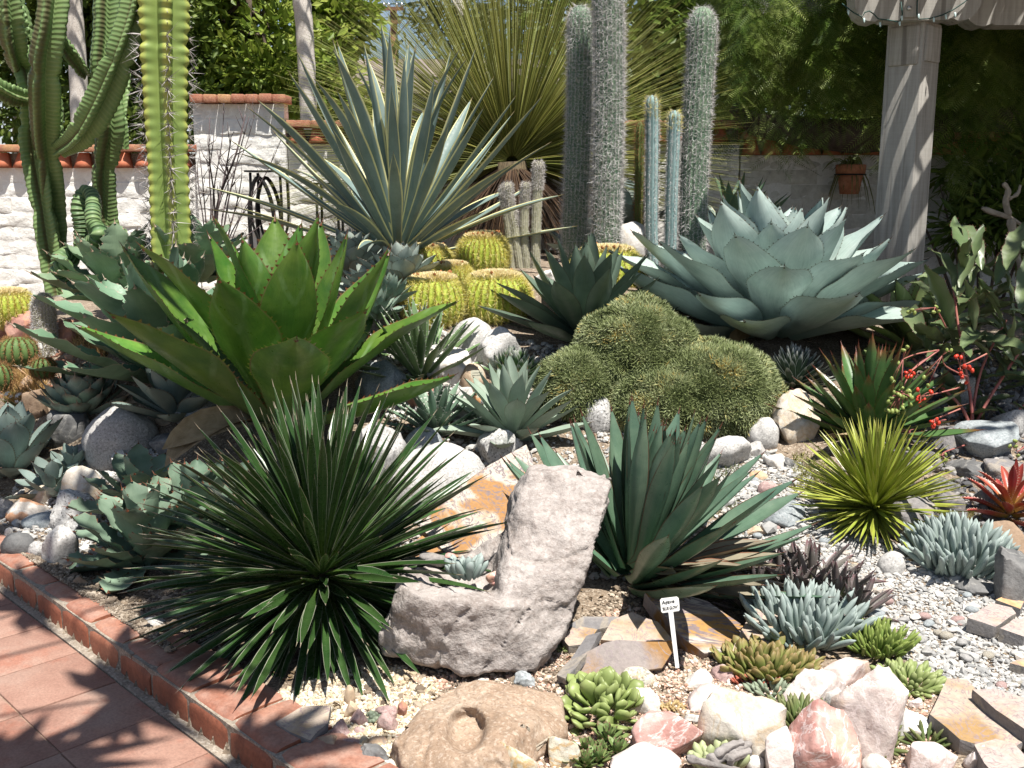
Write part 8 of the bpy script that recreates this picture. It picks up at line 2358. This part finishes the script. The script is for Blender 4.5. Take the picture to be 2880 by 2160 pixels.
M['spider'] = plain('trailing_leaf', (0.10, 0.12, 0.03), (0.22, 0.21, 0.07), 10, 0.5, trans=0.2)
rl = random.Random(9)
for i in range(46):
    az = rl.uniform(0, 6.283); L = rl.uniform(0.12, 0.34); up = rl.uniform(0.03, 0.12)
    pts = [Vector((math.cos(az) * L * 0.7 * q, math.sin(az) * L * 0.7 * q, up * 4 * q * (1 - q) - (L * 1.3 if i % 2 else 0.02) * q ** 2.4)) for q in (0, .2, .4, .6, .8, 1)]
    mb = MB(); mb.tube(pts, [0.005, 0.006, 0.006, 0.005, 0.004, 0.001], 4)
    mb.build('leaf', M['spider'], pp_)
def gnarl(mb, pp, r, sd):
    """a weathered, grooved piece of wood along pp"""
    def sect(a, q, L):
        return 1 + 0.35 * noise.noise((math.cos(a) * 1.6, math.sin(a) * 1.6, L * 9 + sd)) + 0.16 * noise.noise((math.cos(a) * 6, math.sin(a) * 6, L * 5 + sd))
    sweep(mb, pp, lambda q: r * (1 - 0.5 * q) * (1 + 0.45 * noise.noise((q * 6, sd, 2.0))) * min(1, 0.35 + q * 6), sect, 22)
# twisted driftwood at right
M['drift'] = stone('driftwood', (0.21, 0.175, 0.135), (0.30, 0.255, 0.20), (0.37, 0.325, 0.265), 8, bump=0.9, bdist=0.015)
M['driftg'] = stone('grey_driftwood', (0.14, 0.13, 0.125), (0.22, 0.20, 0.19), (0.30, 0.28, 0.265), 12, bump=0.9, bdist=0.01)
dwb = P(2800, 640, 7.0)
dw = empty('driftwood', dwb, 'pale twisted driftwood standing in the shade at the right edge', 'driftwood')
mb = MB()
for pth, r in ((((2760, 585), (2800, 600), (2840, 612), (2870, 630)), 0.030), (((2840, 612), (2828, 570), (2835, 535), (2822, 515)), 0.035), (((2840, 612), (2850, 660), (2870, 760)), 0.045), (((2835, 560), (2862, 545), (2870, 520)), 0.02)):
    gnarl(mb, smooth_path([P(x, y, 7.0) - dwb for x, y in pth], 40), r * 0.72, r * 300)
mb.build('wood', M['drift'], dw)
for lb, pths, r, mt, Y in (('grey weathered driftwood piece at the bottom edge among the quartz', (((1985, 2150), (2030, 2125), (2080, 2105), (2108, 2092)), ((2040, 2140), (2075, 2122), (2110, 2112)), ((2010, 2128), (2050, 2100), (2090, 2088))), 0.022, 'driftg', 2.42),
                           ('pale splintered driftwood piece lying on the holed rock', (((1468, 2040), (1478, 2075), (1505, 2108)), ((1482, 2045), (1490, 2080), (1508, 2110)), ((1505, 2112), (1525, 2092), (1546, 2072)), ((1500, 2105), (1530, 2085), (1540, 2082))), 0.009, 'drift', 2.50),
                           ('dark charred stick at the bottom edge left of the driftwood', (((1930, 2130), (2000, 2150), (2080, 2165)),), 0.012, 'driftg', 2.38)):
    b = P(*pths[0][0], Y)
    t = empty('driftwood', b, lb, 'driftwood')
    mb = MB()
    for k, pth in enumerate(pths):
        gnarl(mb, smooth_path([P(x, y, Y + 0.02 * i) - b for i, (x, y) in enumerate(pth)], 40), r * (1 - 0.2 * k), RS[0] * 1.7 + k * 3.1)
    mb.build('wood', M[mt], t)
# plant labels
M['plastic'] = plain('white_plastic', (0.74, 0.74, 0.72), (0.78, 0.78, 0.76), 20, 0.4)
M['ink'] = plain('black_ink', (0.01, 0.01, 0.012), (0.02, 0.02, 0.02), 20, 0.6)
M['beige_tag'] = plain('beige_plastic', (0.50, 0.47, 0.36), (0.55, 0.52, 0.41), 20, 0.5)
def plant_label(label, px, py_top, py_base, wpx, hpx, lines, mat, tilt, Y):
    top, bot = P(px, py_top, Y), P(px, py_base, Y)
    t = empty('plant_label', bot, label, 'plant label')
    H = (top - bot).length
    w, h = px2m(wpx, Y), px2m(hpx, Y)
    m = Matrix.Rotation(-PITCH * 0.8, 4, 'X') @ Matrix.Rotation(tilt, 4, 'Y')
    mb = MB()
    vs = []
    cs = [(-w / 2 + .004, H - h), (-w / 2, H - h + .004), (-w / 2, H - .005), (-w / 2 + .005, H), (w / 2 - .005, H), (w / 2, H - .005), (w / 2, H - h + .004), (w / 2 - .004, H - h), (0.0075, H - h), (0.006, -0.03), (-0.006, -0.03), (-0.0075, H - h)]
    k = len(cs)
    mb.add([(x, -0.001, z) for x, z in cs] + [(x, 0.001, z) for x, z in cs], [tuple(range(k)), tuple(range(k, 2 * k))[::-1]] + [(i, i + k, (i + 1) % k + k, (i + 1) % k) for i in range(k)], smooth=False)
    mb.build('tag', mat, t, m)
    if not lines:                              # writing too small to read: two broken ink lines
        rl = random.Random(int(px)); mb = MB()
        for zz in (0.66, 0.34):
            x = -w * 0.36
            while x < w * 0.34:
                L = rl.uniform(0.0012, 0.004)
                mb.box((x + L / 2, -0.0013, H - h * (1 - zz) + rl.uniform(-.0006, .0006)), (L, 0.0004, rl.uniform(0.0016, 0.0034))); x += L + 0.0009
        mb.build('lettering', M['ink'], t, m)
    for i, (txt, sz, sx_) in enumerate(lines):
        cu_ = bpy.data.curves.new('lettering', 'FONT'); cu_.body = txt; cu_.size = sz; cu_.align_x = 'LEFT'; cu_.shear = 0.15; cu_.offset = 0.00035; cu_.extrude = 0.0001
        tmp = bpy.data.objects.new('lettering_curve', cu_); COL.objects.link(tmp)
        dg = bpy.context.evaluated_depsgraph_get(); dg.update()
        me = bpy.data.meshes.new_from_object(tmp.evaluated_get(dg))
        bpy.data.objects.remove(tmp)
        me.materials.clear()
        part('lettering', me, t, M['ink'], m @ Matrix.Translation((-w / 2 + 0.004, -0.0016, H - h * (0.42 + 0.42 * i))) @ Matrix.Rotation(math.pi / 2, 4, 'X') @ Matrix.Rotation(R(2), 4, 'Z') @ Matrix.Diagonal((sx_, 1, 1, 1)))
plant_label('white plastic plant label with two handwritten lines on a stake in the pink grit', 1902, 1688, 1852, 54, 42, [('Agave', 0.0165, 1.0), ("'BLUE GLOW'", 0.0135, 0.60)], M['plastic'], R(-7), 2.98)
plant_label('small beige plant label on a stake behind the pale grey-green agave', 1344, 1042, 1102, 36, 22, [], M['beige_tag'], R(-2), 5.0)
plant_label('small white plant label beside the short silver cactus at far left', 108, 966, 1010, 28, 16, [], M['plastic'], R(-6), 5.7)

# ================================================================ tree over the terrace: its fan leaves throw the shade in the lower left corner
fpb = Vector((-1.95, 0.85, -0.02))
fp = empty('fan_palm', fpb, 'slender fan palm beside the terrace whose leaves shade the lower left corner', 'palm tree')
M['palm_leaf'] = plain('fan_palm_leaf', (0.06, 0.11, 0.03), (0.10, 0.16, 0.05), 8, 0.5, trans=0.1)
mb = MB(); mb.tube([(0, 0, 0), (0.03, 0.02, 1.2), (0.0, 0.05, 2.4), (0.05, 0.05, 4.4)], [0.10, 0.085, 0.08, 0.09], 12); mb.build('trunk', M['bark'], fp)
rl = random.Random(21)
SH = Vector((SUN_DIR.x / SUN_DIR.z, SUN_DIR.y / SUN_DIR.z, 1.0))
for px, py, z, s in ((310, 1965, 4.2, 0.50), (60, 1720, 4.4, 0.42), (-20, 2190, 4.1, 0.45), (640, 2260, 4.3, 0.48), (330, 1215, 4.4, 0.42), (420, 1690, 4.6, 0.42), (210, 1470, 4.6, 0.36), (-120, 1500, 4.4, 0.45)):
    g = G(px, py)
    if kd(g.x, g.y) < 0: g = Vector((0, 0, CAM_H)) + ray(px, py) * (CAM_H / -ray(px, py).z)
    c = g + SH * (z - g.z) - fpb
    hub = Vector((0.05, 0.05, 4.4))
    mb = MB(); mb.tube(smooth_path([hub, hub.lerp(c, 0.5) + Vector((0, 0, 0.12)), c], 8), 0.010, 6)
    out = (c - hub).normalized()
    sd = out.cross(Vector((0, 0, 1))).normalized(); up = sd.cross(out)
    for k in range(13):
        a = R(-115 + 230 * k / 12) + rl.gauss(0, 0.05)
        d = out * math.cos(a) + sd * math.sin(a)
        nsd = out * -math.sin(a) + sd * math.cos(a)
        L = s * (0.75 + 0.3 * math.cos(a)) * rl.uniform(0.85, 1.1)
        w = 0.036 * s / 0.4
        p0, p1, p2 = c, c + d * L * 0.5 + up * 0.03, c + d * L - Vector((0, 0, 0.05))
        mb.add([p0 - nsd * .006, p1 - nsd * w, p2, p1 + nsd * w, p0 + nsd * .006], [(0, 1, 2, 3, 4)], smooth=False)
    mb.build('frond', M['palm_leaf'], fp)
print('OBJECTS', len(bpy.data.objects), 'TRIS', sum(len(o.data.loops) - 2 * len(o.data.polygons) for o in bpy.data.objects if o.type == 'MESH'))
